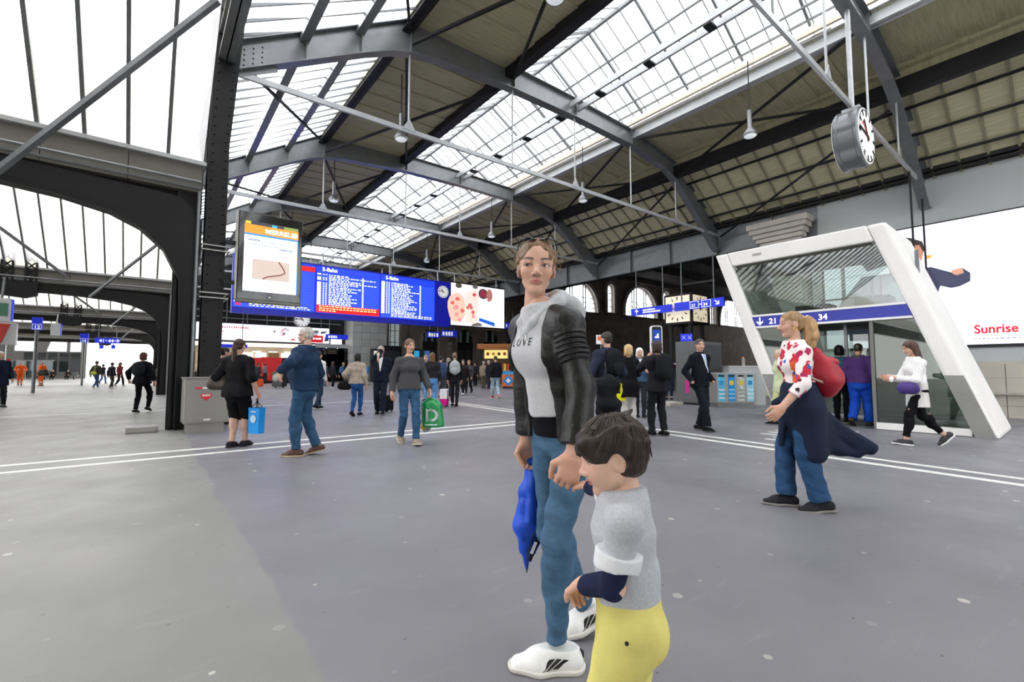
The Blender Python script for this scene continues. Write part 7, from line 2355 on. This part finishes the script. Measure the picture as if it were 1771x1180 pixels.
# --- someone behind him
x, y = stand(549, 708)
person('person in white shirt and dark jeans behind the man in the navy jacket', x, y, facing(20), 1.74, .018, 'm', 'light', ('short', '#2b211c'), top=dict(col='#e6e4e2', e=.022, hem=.0, name='shirt'), bottom=dict(m=JE_D), shoes=('#1a1a1a', '#dddddd'), pose=W3)

# --- beige jacket
x, y = stand(616, 720)
BJ = person('dark-haired woman in quilted beige jacket and blue jeans walking away', x, y, facing(2), 1.62, .014, 'f', 'light', ('bob', '#15110f'), top=dict(col='#a89c8e', e=.034, hem=-.01, name='beige_jacket', fold=.005, rf=44), bottom=dict(m=denim('#24528c'), e=.008, upto=1.95), shoes=('#121214', None),
            pose=dict(feet=((-.16, .05, .03, .35), (.16, .03, 0)), arms=dict(L=(.25, .1, -.7), R=(.2, .05, -.92))), b=1.12)
handbag('black handbag hanging from the arm of the beige jacket', wpos(BJ, BJ['J']['P'] - BJ['J']['r'] * .33 - V3(0, 0, .08)), '#17171a', .36, .28, .15, facing(2), wpos(BJ, BJ['J']['elL'] - V3(0, 0, .03)))
# --- man in suit eating
x, y = stand(657, 717)
SM = person('grey-haired man in dark suit and white shirt eating while walking', x, y, facing(168), 1.82, .014, 'm', 'light', ('short', '#a39c94'), top=dict(col='#1d2230', e=.026, hem=-.05, name='suit_jacket', shirt='#f0eeee'), bottom=dict(col='#1f2430', e=.022, flare=.012), shoes=('#131315', None),
            pose=dict(feet=((.16, .07, 0, -.1), (-.12, .07, .02, .3)), arms=dict(L=(.16, .0, -.93), R=(-.25, .50, .12))), belly=.3)
c = wpos(SM, SM['J']['wrR'] + SM['J']['f'] * .05 + V3(0, 0, .08))
t = thing('sandwich', 'small snack in a white napkin held by the eating man', 'snack', c)
link('napkin', MB().lathe(c, (0, 0, 1), [(-.06, .02), (0, .04), (.03, .045)], 10).mesh('napkin', cloth('#f3f0ee')), t); link('filling', MB().ball(c + V3(0, 0, .04), (.04, .04, .03), 10, 6).mesh('filling', cloth('#b98a4a'), smooth='all'), t)
x, y = stand(669, 713)
suitcase('small black trolley case behind the eating man', x, y, facing(170), .34, .22, .48, '#17171a')
# --- woman in grey cardigan with green bag
x, y = stand(706, 767)
def ex(D):
    J = D['J']
    part(D, 'black_top', [cone(J['W'], J['N'] - J['up'] * .02, .058 * J['h'], .05 * J['h'], k=.02, flat=(J['r'], 1.3))], cloth('#18181b'), .009, [(J['N'] - J['up'] * .035, J['up'])])
GC = person('woman in grey zip cardigan and jeans carrying a big green bag', x, y, facing(150), 1.70, .0105, 'f', 'light', ('short', '#6a4c3c'), top=dict(col='#4e4e50', e=.026, hem=-.005, name='cardigan', neck=-.012), bottom=dict(m=denim('#35577a'), e=.012), shoes=('#9a8c76', '#d0c8b8'),
            pose=dict(feet=((.22, .06, 0, -.15), (-.16, .08, .03, .35)), arms=dict(L=(.30, .16, -.88), R=(.22, -.06, -.93))), head=(.15, 0, 0), extras=ex, b=1.04, hand_curl=.8)
wr = wpos(GC, GC['J']['wrL']) - V3(0, 0, .09)
GRN = mat('green_plastic_bag', '#0f8a4a', .3, var=.2, scale=6, bump=.4, bscale=16, coat=.3)
t = thing('green_bag', 'shiny green plastic carrier bag with a white letter D', 'bag', wr - V3(0, 0, .56))
hd = facing(150 + 30)
a_ = V3(math.cos(hd), -math.sin(hd), 0); n_ = V3(math.sin(hd), math.cos(hd), 0)
q = wr - V3(0, 0, .02)
pr = [cone(q, q - V3(0, 0, .16) - a_ * .04, .025, .10, k=.04, flat=(a_, 1.4)), cone(q - V3(0, 0, .14) - a_ * .04, q - V3(0, 0, .46) - a_ * .07, .10, .11, k=.05, flat=(a_, 1.7))]
P, F = skin(pr, .009, [(q - V3(0, 0, .50), V3(0, 0, -1))], (.004, 34, 6, (1, 1, .4)))
gb_ = link('bag_body', np_mesh('bag_body', P, F, GRN), t)
me = text_mesh('D', .30, .001, 'CENTER', True).copy(); me.materials.clear(); me.materials.append(cloth('#f4f6f4', .5))
c = q - V3(0, 0, .40) - a_ * .06 + n_ * .5
Rr = -a_
me.transform(Matrix(((Rr[0], 0, n_[0], c[0]), (Rr[1], 0, n_[1], c[1]), (0, 1, 0, c[2]), (0, 0, 0, 1))))
conform(me, gb_, -n_, .004); link('letter', me, t)
mk = MB()
for k in range(8):
    p0 = q - V3(0, 0, .44) - a_ * (-.05 + k * .026) + n_ * .5
    mk.add([p0, p0 - a_ * .018, p0 - a_ * .018 - V3(0, 0, .022), p0 - V3(0, 0, .022)], [(0, 1, 2, 3)])
me = mk.mesh('small_print', cloth('#f4f6f4', .5)); conform(me, gb_, -n_, .004); link('small_print', me, t)['kind'] = 'stuff'
tc_ = thing('clear_bag', 'crumpled clear plastic bag behind the green carrier bag', 'bag', q - V3(0, 0, .6) + a_ * .08)
P, F = skin([cone(q - V3(0, 0, .2) + a_ * .09 - n_ * .1, q - V3(0, 0, .5) + a_ * .07 - n_ * .1, .05, .09, k=.03)], .012, (), (.012, 30, 8))
link('bag_body', np_mesh('bag_body', P, F, cloth('#a9b0a4', .3)), tc_)
P, F = skin([ell(q - V3(0, 0, .50) + a_ * .10 + n_ * .0, (.04, .03, .05), k=.01)], .01)
link('bag_content', np_mesh('bag_content', P, F, cloth('#d9b02a', .5)), tc_)

# --- small crowd further off: (feet px, py, height, sex, facing, hair, top colour, trousers, pose, label)
def far_person(px, py, h, sex, fc, hair, topc, bot, pose, label, res=.024, hem=.0, skin_c='light', bag=None, shoes=('#1c1c1e', None), b=1.0, sleeve=1.95, **kw):
    x, y = stand(px, py)
    D = person(label, x, y, facing(fc), h, res, sex, skin_c, hair, top=dict(col=topc, e=.026, hem=hem, sleeve=sleeve, name='top'), bottom=dict(m=bot) if not isinstance(bot, str) else dict(col=bot), pose=pose, shoes=shoes, b=b, **kw)
    if bag:
        backpack(D, bag[0], bag[1] if len(bag) > 2 else 1.0, label=bag[-1])
    return D
LH = far_person(747, 708, 1.70, 'f', 355, ('long', '#6a4630'), '#2c2a2c', denim('#5b8fc4'), W3, 'long-haired woman in black jacket and light blue jeans walking away', .018, .03, shoes=('#e8e8ea', None), b=1.08)
x, y = stand(768, 704)
suitcase('white and pink upright suitcase beside the long-haired woman', x, y, facing(10), .36, .24, .58, '#d8188c', '#f0e8ee')
GB = far_person(786, 703, 1.74, 'f', 352, ('bun', '#7a5c42'), '#1d1d20', '#26262a', W3, 'woman in black jacket with hair up and a pale grey rucksack', .018, bag=('#a3a5a8', 1.05, 'pale grey rucksack on the woman with hair up'))
far_person(736, 694, 1.74, 'm', 200, ('short', '#8a857e'), '#3b4a66', denim('#6b93bd'), W3, 'grey-haired man in blue shirt beside the grey cardigan', .022)
far_person(762, 690, 1.76, 'm', 20, ('short', '#1c1a1c'), '#37486a', '#2a3040', W3, 'dark-haired man in blue jacket ahead of the long-haired woman', .022)
far_person(775, 686, 1.70, 'f', 10, ('bob', '#8d8984'), '#a9aeb8', '#30343c', ST, 'grey-haired person in pale coat beside the rucksack', .024)
far_person(801, 683, 1.70, 'f', 190, ('long', '#54382c'), '#2a2426', '#1c1c1e', W1, 'woman in dark coat with blue cap walking towards the hall', .022, shoes=('#e0e0e0', None))
far_person(811, 680, 1.70, 'f', 195, ('bob', '#8a6b4c'), '#3c3c40', '#16161a', W2, 'woman in grey scarf walking next to the blue cap', .022)
RJ = far_person(857, 689, 1.80, 'm', 340, ('cropped', '#2a2422'), '#1b1b1f', denim('#9db4c6'), W1, 'man in black jacket, ripped pale jeans and red sneakers', .018, -.03, shoes=('#b8242c', '#e8e8e8'))
far_person(836, 672, 1.72, 'm', 30, ('cropped', '#b9b3ac'), '#8a7c68', '#5c5648', ST, 'bald man in brown coat standing before the snack stall', .026, -.08)
far_person(845, 673, 1.76, 'm', 60, ('short', '#a8a39c'), '#1e2230', '#222838', ST, 'grey-haired man in dark coat standing before the snack stall', .026, -.08)
MG = far_person(902, 690, 1.70, 'f', 20, ('bob', '#3b4a48'), '#2a2c30', '#1c1c20', W3, 'person with magenta rucksack half hidden behind the open jacket', .02, bag=('#a82a86', 1.0, 'magenta rucksack behind the open leather jacket'))
far_person(822, 668, 1.70, 'f', 200, ('bob', '#2a201c'), '#26262c', '#1c1c20', ST, 'woman in black pushing a bicycle', .026)
# left of the pale pier
far_person(575, 672, 1.72, 'f', 20, ('long', '#4a382e'), '#2a2a2e', '#18181c', W3, 'long-haired person bending forward near the green shop', .026, shoes=('#e0e0e0', None))
BP = far_person(593, 671, 1.70, 'm', 15, ('short', '#b08a54'), '#22242a', '#18181c', W1, 'fair-haired person with blue rucksack near the green shop', .026, bag=('#3c6390', 1.0, 'blue rucksack of the fair-haired person'))
far_person(607, 670, 1.70, 'f', 30, ('bun', '#221a18'), '#e2dcdc', '#34508a', W3, 'woman in white jacket with red stripe near the pale pier', .026)
far_person(632, 667, 1.72, 'm', 10, ('short', '#2a2220'), '#2278c4', '#22262e', W2, 'person in bright blue jacket walking beside the pale pier', .028)
far_person(561, 668, 1.74, 'm', 5, ('cropped', '#cfcac4'), '#3a3f48', denim('#4a6f9c'), ST, 'white-haired man in dark coat by the green shop glass', .028, -.05)
for k, (px, py, fc, tc_, hc_, lab) in enumerate(((458, 664, 30, '#6a6e74', '#1c1816', 'person in grey top near the shop counter'), (470, 662, 200, '#c9b79a', '#3a2c22', 'person in tan coat near the shop counter'), (483, 661, 20, '#d9d6d2', '#241c18', 'person in white shirt near the red booth'),
                                                 (508, 663, 170, '#2a3650', '#6b4a30', 'person in navy coat and white blouse by the red booth'), (445, 666, 10, '#38343a', '#221a16', 'person in dark coat at the end of the shop'))):
    far_person(px, py, 1.70, 'f' if k % 2 else 'm', fc, ('short' if k % 2 == 0 else 'bob', hc_), tc_, '#2c2e36', W3 if k % 2 else ST, lab, .03)
# platform side
DW = far_person(243, 714, 1.66, 'f', 352, ('bob', '#5a2a22'), '#17181d', '#121216', dict(feet=((-.06, .1, 0, .1), (.16, .09, .05, .3)), arms=dict(L=(.45, .15, -.75), R=(.3, .0, -.85))), 'stout woman in black with red-brown hair and a black bag', .018, -.05, b=1.2)
backpack(DW, '#22242a', .95, label='square black bag with a white badge on the stout woman')
for k, (px, py, h_, sx_, tc_, bt, hs_, lab) in enumerate(((165, 672, 1.78, 'm', '#3a3c38', denim('#33506e'), ('short', '#1e1a18'), 'man in olive jacket with a yellow bag on the platform side'), (177, 664, 1.70, 'f', '#33282e', denim('#4a6a94'), ('bob', '#221c1a'), 'person in maroon scarf ahead of the olive jacket'),
                                                      (192, 672, 1.66, 'f', '#26252a', '#3a3628', ('bob', '#1a1614'), 'dark-haired person in black jacket and khaki trousers'), (206, 669, 1.74, 'f', '#5c1a22', '#1c1c20', ('long', '#54301e'), 'long-haired woman in dark red jacket and black trousers'))):
    far_person(px, py, h_, sx_, 355 + k * 4, hs_, tc_, bt, (W1, W2, W3, W2)[k], lab, .024, -.02, shoes=('#c9c6c2', None) if k != 1 else ('#2a2422', None))
x, y = stand(163, 673)
handbag('yellow and grey bag hanging behind the man in the olive jacket', (x - .05, y - .28, 1.0), '#a8a630', .34, .24, .14, facing(0), (x, y - .22, 1.4))
far_person(277, 668, 1.76, 'm', 355, ('cropped', '#8c8680'), '#4b504c', '#39423f', W3, 'man in grey green jacket pulling a trolley case', .024, -.02)
x, y = stand(283, 672)
suitcase('black trolley case behind the man in grey green', x, y, facing(10), .46, .28, .55, '#1c1d20', handle=.5)
HV = '#f2661e'
for px, py, fc, pz, lab, hc_ in ((34, 667, 130, HOLD, 'railway worker in orange overall with arms folded', '#8c8884'), (71, 668, 180, ST, 'railway worker in orange jacket holding dark bags', '#b9a894')):
    D = far_person(px, py, 1.78, 'm', fc, ('cropped', hc_), HV, HV, pz, lab, .026, -.02, b=1.15)
    J = D['J']
    for s in 'LR':
        q = J['knee' + s] * .45 + J['ank' + s] * .55
        link('reflective_band', MB().tube(q - V3(0, 0, .05), q + V3(0, 0, .05), .10, 10).mesh('reflective_band', cloth('#d8d4cc', .4)), D['t'], local=True)
x, y = stand(73, 669)
handbag('dark green and black bags held by the worker in orange', (x + .05, y - .35, 1.0), '#2b2f2a', .7, .55, .3, facing(0), (x, y - .3, 1.45), .03)
GM = far_person(-6, 706, 1.76, 'm', 110, ('cropped', '#c4c0ba'), '#1c2030', '#1a1c22', dict(feet=((.15, .08, 0), (-.2, .08, .03, .3)), arms=dict(L=(.12, .25, -.9), R=(.3, -.2, -.9))), 'grey-haired man in long dark coat at the edge of the platforms', .018, -.14, b=1.1)
# two people sitting on a bench beneath the platform wall
bx_, by_ = at(103, 657, Z=0.0)[:2]
bn = thing('bench', 'grey platform bench with two people sitting', 'bench', (bx_, by_, 0), -.1)
link('seat', MB().box(-1.6, 1.6, -.25, .25, .42, .48).mesh('seat', STEEL), bn, local=True)
for sx in (-1.3, 1.3):
    link('leg', MB().box(sx - .05, sx + .05, -.2, .2, 0, .42).mesh('leg', STEEL_D), bn, local=True)
link('backrest', MB().box(-1.6, 1.6, .22, .28, .6, .95).mesh('backrest', STEEL), bn, local=True)
SIT = dict(feet=((.42, .1, 0), (.46, .1, 0)), arms=dict(L=(.0, .6, -.5), R=(.0, .6, -.5)), drop=.0)
for k, (dx, tc_, hc_, lab) in enumerate(((-.6, '#22252c', '#a02a30', 'person with red cap sitting on the platform bench'), (.7, '#2a2c2e', '#1c1c1e', 'person with dark cap sitting on the platform bench'))):
    D = person(lab, bx_ + dx, by_ - .05, facing(150), 1.72, .028, 'm', 'light', ('short', hc_), top=dict(col=tc_, e=.03, hem=.0, name='jacket'), bottom=dict(col='#23262c'), pose={**SIT, 'drop': .40})
# ------------------------------------------------------------------ furniture of the hall
def boxed(name, label, cat, px, py, rz, group=None):
    x, y = stand(px, py)
    t = thing(name, label, cat, (x, y, 0), rz, group)
    return t, (lambda mb, nm, m, bevel=0, parent=None: link(nm, mb.mesh(nm, m, bevel=bevel), parent or t, local=True))
# recycling station with three printed flaps
t, L_ = boxed('recycling_station', 'steel recycling station with three printed panels in blue and white', 'bin', 1268, 704, -facing(-6) - .0)
L_(MB().box(-.72, .62, -.3, .32, .14, 1.08), 'body', STAINLESS, .012)
L_(MB().box(-.66, .56, -.26, .28, 0, .14), 'plinth', STEEL)
L_(MB().box(-.74, .64, -.32, .34, 1.08, 1.11), 'lid', STEEL_W, .006)
L_(MB().box(.622, .628, -.26, .28, .18, 1.04), 'side_panel', mat('dark_steel_panel', '#5f5d5a', .4, metal=.3))
L_(MB().box(.63, .633, -.04, .06, .66, .84), 'red_icon', HEART)
for k, (xc, base, c2, c3) in enumerate(((-.56, '#5fc3ea', '#e9f6fb', '#2f9fd8'), (-.22, '#1898e0', '#8fd0f2', '#f1d44a'), (.10, '#c9cfcc', '#8d9a92', '#e4cf3a'), (.41, '#9fdcf0', '#e9f6fb', '#1f8fd0'))):
    p = L_(MB().box(xc - .115, xc + .115, -.306, -.30, .2, 1.06), 'printed_panel', mat('print_panel_' + base, base, .5, var=.15 if k != 2 else .5, scale=7 if k != 2 else 14))
    L_(MB().box(xc - .07, xc + .07, -.312, -.306, .72, .86), 'print_square', mat('print_panel_' + c3, c3, .5), parent=p)
    for q in range(3):
        L_(MB().box(xc - .1, xc + .1, -.311, -.306, .28 + q * .13, .33 + q * .13), 'print_stripe', mat('print_panel_' + c2, c2, .5), parent=p)
    L_(MB().box(xc - .1, xc + .1, -.31, -.3, .98, 1.04), 'flap', STEEL_D)
# grey cabinet
cx_, cy_ = stand(1207, 701)
t = thing('grey_cabinet', 'tall dark grey service cabinet with a red dot beside the man in the suit', 'cabinet', (cx_ + .85, cy_ + .4, 0))
CAB = mat('cabinet_grey', '#5c5d5e', .5, var=.06, scale=2)
MB().box(cx_, cx_ + 1.75, cy_, cy_ + .8, .06, 2.2).build('body', CAB, t, bevel=.02)
MB().box(cx_ + .05, cx_ + 1.7, cy_ - .012, cy_, .2, 2.1).build('door', mat('cabinet_dark', '#3c3d3e', .5), t)
MB().lathe((cx_ + .5, cy_ - .012, 1.62), (0, -1, 0), [(0, .035), (.006, .035)], 12).build('red_dot', HEART, t)
MB().box(cx_ - .05, cx_ + 1.8, cy_ - .05, cy_ + .85, 0, .06).build('base', STEEL_D, t)
MB().box(cx_ - .006, cx_, cy_ + .3, cy_ + .45, .4, .85).build('pink_sticker', mat('sticker_pink', '#c0228a', .5), t)
# low counter behind the bins with a thermos
c0 = stand(1288, 700)
t = thing('low_counter', 'pale grey low counter behind the recycling station', 'counter', (*c0, 0), -facing(0))
link('body', MB().box(-.62, .6, -.25, .25, 0, 1.3).mesh('body', GREYW, bevel=.01), t, local=True)
link('worktop', MB().box(-.65, .63, -.28, .28, 1.3, 1.34).mesh('worktop', STEEL_W), t, local=True)
b0 = np.array([*stand(1288, 700), 1.34])
tb = thing('steel_bottle', 'steel bottle with orange cap standing on the low counter', 'bottle', b0)
MB().tube(b0, b0 + V3(0, 0, .26), .06, 12).build('flask', STAINLESS, tb, smooth=40)
MB().lathe(b0 + V3(0, 0, .26), (0, 0, 1), [(0, .04), (.05, .03), (.06, 0)], 10).build('cap', mat('cap_orange', '#d9782a', .5), tb)
# blue information pillar in white frame
ix, iy = stand(1137, 703)
t = thing('info_pillar', 'slim blue information pillar in a rounded white frame', 'info pillar', (ix, iy, 0), -facing(0))
ht = float(at(1137, 563, D=float((np.array([ix, iy, 1.2]) - EYE) @ _fw))[2])
def rr_(w, z0, z1, r, n=6):
    pts = [(-w, z0), (w, z0)] + [(w - r + r * math.cos(a), z1 - r + r * math.sin(a)) for a in np.linspace(0, math.pi / 2, n)] + [(-w + r + r * math.cos(a), z1 - r + r * math.sin(a)) for a in np.linspace(math.pi / 2, math.pi, n)]
    return pts
link('frame', MB().prism([(p[0], -.07, p[1]) for p in rr_(.19, 0, ht, .09)], (0, .14, 0)).mesh('frame', WHITE), t, local=True)
link('face', MB().prism([(p[0], -.075, p[1]) for p in rr_(.155, .1, ht - .04, .06)], (0, .006, 0)).mesh('face', BLACK), t, local=True)
pn = link('blue_panel', MB().box(-.125, .125, -.082, -.075, .5, ht - .14).mesh('blue_panel', mat('pillar_blue', '#1748a8', .4, emit=.25)), t, local=True)
link('icon', MB().box(-.06, .07, -.086, -.082, ht - .42, ht - .36).mesh('icon', SIGN_BL), pn, local=True)
link('icon', MB().prism([(.0, -.086, ht - .36), (.07, -.086, ht - .33), (.05, -.086, ht - .26), (.0, -.086, ht - .30)], (0, .004, 0)).mesh('icon', SIGN_BL), pn, local=True)
for q in range(3):
    link('text_line', MB().box(-.10, .06 - q * .02, -.086, -.082, ht - .78 - q * .06, ht - .755 - q * .06).mesh('text_line', SIGN_BL), pn, local=True)
# kerb near the cabinet
x, y = stand(1154, 702)
MB().box(x - .3, x + .5, y - .3, y + .3, 0, .12).build('stone_kerb', STONE, bevel=.02, label='short pale stone kerb at the foot of the grey cabinet', cat='kerb')
# orange and white sign behind the jacket shoulder
q = at(1039, 588, D=16.0)
t = thing('small_poster', 'small white poster with an orange field on a thin post', 'poster', (q[0], q[1], 0), -facing(0))
link('sheet', MB().box(-.16, .16, -.02, .02, q[2] - .15, q[2] + .17).mesh('sheet', WHITE), t, local=True)
link('orange_field', MB().box(-.12, .12, -.025, -.02, q[2] - .02, q[2] + .12).mesh('orange_field', mat('poster_orange', '#e8702a', .5)), t, local=True)
link('post', MB().tube((0, 0, 0), (0, 0, q[2] - .15), .02, 6).mesh('post', STEEL), t, local=True)
# blue sign with two crosses
q = at(1187, 584, D=21.0)
t = thing('cross_sign', 'blue sign with two white crosses on a post under the cube clock', 'sign', (q[0], q[1], 0), -facing(20))
link('panel', MB().box(-.26, .26, -.03, .03, q[2] - .17, q[2] + .17).mesh('panel', SIGN_B), t, local=True)
for xc in (-.11, .14):
    for s in (-1, 1):
        link('cross_bar', MB().beam((xc - .08, -.034, q[2] - s * .09), (xc + .08, -.034, q[2] + s * .09), .008, .035, (0, 1, 0)).mesh('cross_bar', SIGN_BL), t, local=True)
link('post', MB().tube((0, .05, 0), (0, .05, q[2]), .04, 8).mesh('post', STEEL_D), t, local=True)
# snack stall with copper awning
sx, sy = stand(858, 664)
t = thing('snack_stall', 'snack stall with a copper coloured canopy and a yellow lit menu', 'stall', (sx, sy, 0), -facing(8))
L_ = lambda mb, nm, m, bevel=0: link(nm, mb.mesh(nm, m, bevel=bevel), t, local=True)
L_(MB().box(-1.6, 1.5, -.4, .9, 3.0, 3.45), 'canopy', mat('copper_canopy', '#b5703c', .4, metal=.2), .05)
L_(MB().box(-1.1, .95, .3, .4, 2.2, 2.95), 'menu_board', mat('menu_yellow', '#f0dc8a', .5, emit=.7))
for k, c in enumerate(('#8a3c22', '#c9a23c', '#5b3a20', '#a8502c')):
    L_(MB().lathe((-.8 + k * .5, .29, 2.6), (0, -1, 0), [(0, .15), (.01, .15)], 12), 'food_picture', mat('food_' + c, c, .5, emit=.2))
L_(MB().box(-1.4, 1.3, .0, .7, 0, 1.1), 'counter', mat('stall_dark', '#38302a', .6))
L_(MB().box(-1.4, 1.3, -.05, .75, 1.1, 1.16), 'worktop', STEEL_W)
L_(MB().box(-1.4, 1.3, .8, .9, 1.1, 3.0), 'back_wall', mat('stall_brown', '#4c3a2c', .7))
for k, c in enumerate(('#c03a22', '#d98a2a', '#b02a2a', '#d9c24a', '#c03a22')):
    L_(MB().box(-.2 + k * .28, 0 + k * .28, .1, .3, 1.16, 1.75), 'bottle_rack', mat('rack_' + c, c, .4, emit=.15))
for x_ in (-1.5, 1.4):
    L_(MB().box(x_ - .05, x_ + .05, .75, .85, 0, 3.0), 'post', STEEL_D)
# ice cream display box in front of it
sx, sy = stand(879, 672)
t = thing('display_box', 'colourful display box with a blue and white diamond beside the snack stall', 'display', (sx, sy, 0), -facing(0))
link('box', MB().box(-.42, .42, -.02, .5, .12, 1.1).mesh('box', mat('display_orange', '#d9703a', .5, var=.5, scale=5), bevel=.01), t, local=True)
link('header', MB().box(-.42, .42, -.03, -.02, .9, 1.1).mesh('header', mat('display_sky', '#3f9be0', .5)), t, local=True)
link('diamond', MB().prism([(0, -.03, .15), (.36, -.03, .5), (0, -.03, .86), (-.36, -.03, .5)], (0, .01, 0)).mesh('diamond', mat('display_blue', '#1f86dc', .5)), t, local=True)
link('diamond_badge', MB().lathe((0, -.03, .5), (0, -1, 0), [(0, .17), (.01, .17)], 4).mesh('diamond_badge', WHITE), t, local=True)
link('base', MB().box(-.36, .36, .02, .46, 0, .12).mesh('base', BLACK), t, local=True)
# ticket machines and screens before the stone front
for k, (px, col, lab) in enumerate(((676, '#2a2c30', 'dark ticket machine bank in front of the glazed strip'), (720, '#35b0e0', 'ticket machine with a cyan screen before the stone front'), (738, '#4a66a0', 'ticket machine with a blue poster before the stone front'), (650, '#d8d6d0', 'white lit ticket machine beside the pale pier'))):
    x, y = stand(px, 661)
    w_ = 1.1 if k == 0 else .36
    t = thing('ticket_machine', lab, 'ticket machine', (x, y, 0))
    MB().box(x - w_, x + w_, y, y + .7, 0, 3.3 if k else 3.6).build('case', BLACK, t, bevel=.02)
    MB().box(x - w_ * .75, x + w_ * .75, y - .02, y, 2.1, 3.1).build('screen', mat('machine_' + col, col, .3, emit=.5 if k else .1), t)
    MB().box(x - w_ * .75, x + w_ * .75, y - .02, y, .9, 1.6).build('keypad', STEEL_D, t)
# red booth and the black case near it
x, y = stand(482, 663)
t = thing('red_booth', 'red and grey angular promotion booth before the bright shop', 'booth', (x, y, 0), -facing(-20))
RBM = mat('booth_red', '#c81e1e', .5, emit=.08)
link('red_wall', MB().prism([(-1.0, 0, .3), (-.1, 0, .1), (.25, 0, 2.3), (-1.5, 0, 2.35)], (0, .5, 0)).mesh('red_wall', RBM), t, local=True)
link('red_wall', MB().prism([(-2.1, .3, .8), (-1.3, .3, .6), (-1.5, .3, 2.3), (-2.5, .3, 2.3)], (0, .4, 0)).mesh('red_wall', RBM), t, local=True)
link('grey_wall', MB().prism([(-.1, .05, .1), (1.1, .05, .1), (1.1, .05, 2.3), (.25, .05, 2.3)], (0, .45, 0)).mesh('grey_wall', STEEL_D), t, local=True)
link('base', MB().box(-2.2, 1.1, .1, .7, 0, .12).mesh('base', STEEL_D), t, local=True)
link('rear_prop', MB().box(-1.7, .9, .35, .5, .1, .9).mesh('rear_prop', STEEL_D), t, local=True)
x, y = stand(483, 671)
t = thing('instrument_case', 'black hard case with silver disc standing near the red booth', 'case', (x, y, 0), -facing(15))
link('shell', MB().box(-.42, .42, -.22, .22, .08, 1.1).mesh('shell', BLACK, bevel=.04), t, local=True)
link('disc', MB().lathe((-.12, -.225, .68), (0, -1, 0), [(0, .26), (.02, .24), (.03, .1)], 20).mesh('disc', STAINLESS), t, local=True)
for s in (-.3, .3):
    link('wheel', MB().lathe((s, 0, .04), (1, 0, 0), [(-.03, .04), (.03, .04)], 10).mesh('wheel', RUBBER), t, local=True)
x, y = stand(446, 669)
MB().box(x - .32, x + .32, y - .2, y + .2, 0, .55).build('orange_crate', mat('orange_plastic', '#ee5a22', .5), bevel=.05, label='orange plastic box on the floor near the bright shop', cat='box')
# bicycle
x, y = stand(823, 667)
t = thing('bicycle', 'dark bicycle pushed by the woman in black', 'bicycle', (x, y, 0), -facing(80))
for s in (-.5, .5):
    link('wheel', MB().path([(s + .33 * math.cos(a), 0, .34 + .33 * math.sin(a)) for a in np.linspace(0, 6.28, 20, endpoint=False)], .02, 5, closed=True).mesh('wheel', RUBBER), t, local=True)
link('frame', MB().path([(-.5, 0, .34), (-.15, 0, .75), (.35, 0, .8), (0, 0, .32), (-.15, 0, .75), (0, 0, .32), (-.5, 0, .34)], .02, 5).mesh('frame', STEEL_D), t, local=True)
link('fork', MB().path([(.5, 0, .34), (.36, 0, .85), (.34, 0, 1.0)], .018, 5).mesh('fork', STEEL_D), t, local=True)
link('handlebar', MB().tube((.34, -.28, 1.0), (.34, .28, 1.0), .015, 6).mesh('handlebar', STEEL_D), t, local=True)
link('saddle', MB().box(-.3, -.05, -.06, .06, .88, .93).mesh('saddle', RUBBER, bevel=.02), t, local=True)
# platform shelter with advertising case behind the workers
x, y = at(52, 657, Z=0.0)[:2]
t = thing('platform_shelter', 'glazed platform shelter with a red sign behind the orange workers', 'shelter', (x, y, 0))
for k in range(3):
    link('shelter_pane', MB().box(-1.6 + k * 1.2, -.5 + k * 1.2, 0, .04, .3, 2.3).mesh('shelter_pane', glassy('shelter_glass', '#9fb4b4', .06)), t, local=True)
    link('post', MB().box(-1.68 + k * 1.2, -1.6 + k * 1.2, -.04, .08, 0, 2.4).mesh('post', STEEL_W), t, local=True)
link('top_rail', MB().box(-1.7, 2.0, -.04, .08, 2.3, 2.42).mesh('top_rail', STEEL_W), t, local=True)
link('red_sign', MB().box(-2.1, -1.75, -.05, .05, 1.5, 2.5).mesh('red_sign', HEART), t, local=True)
link('sign_foot', MB().box(-1.97, -1.88, -.05, .05, 0, 1.5).mesh('sign_foot', STEEL), t, local=True)
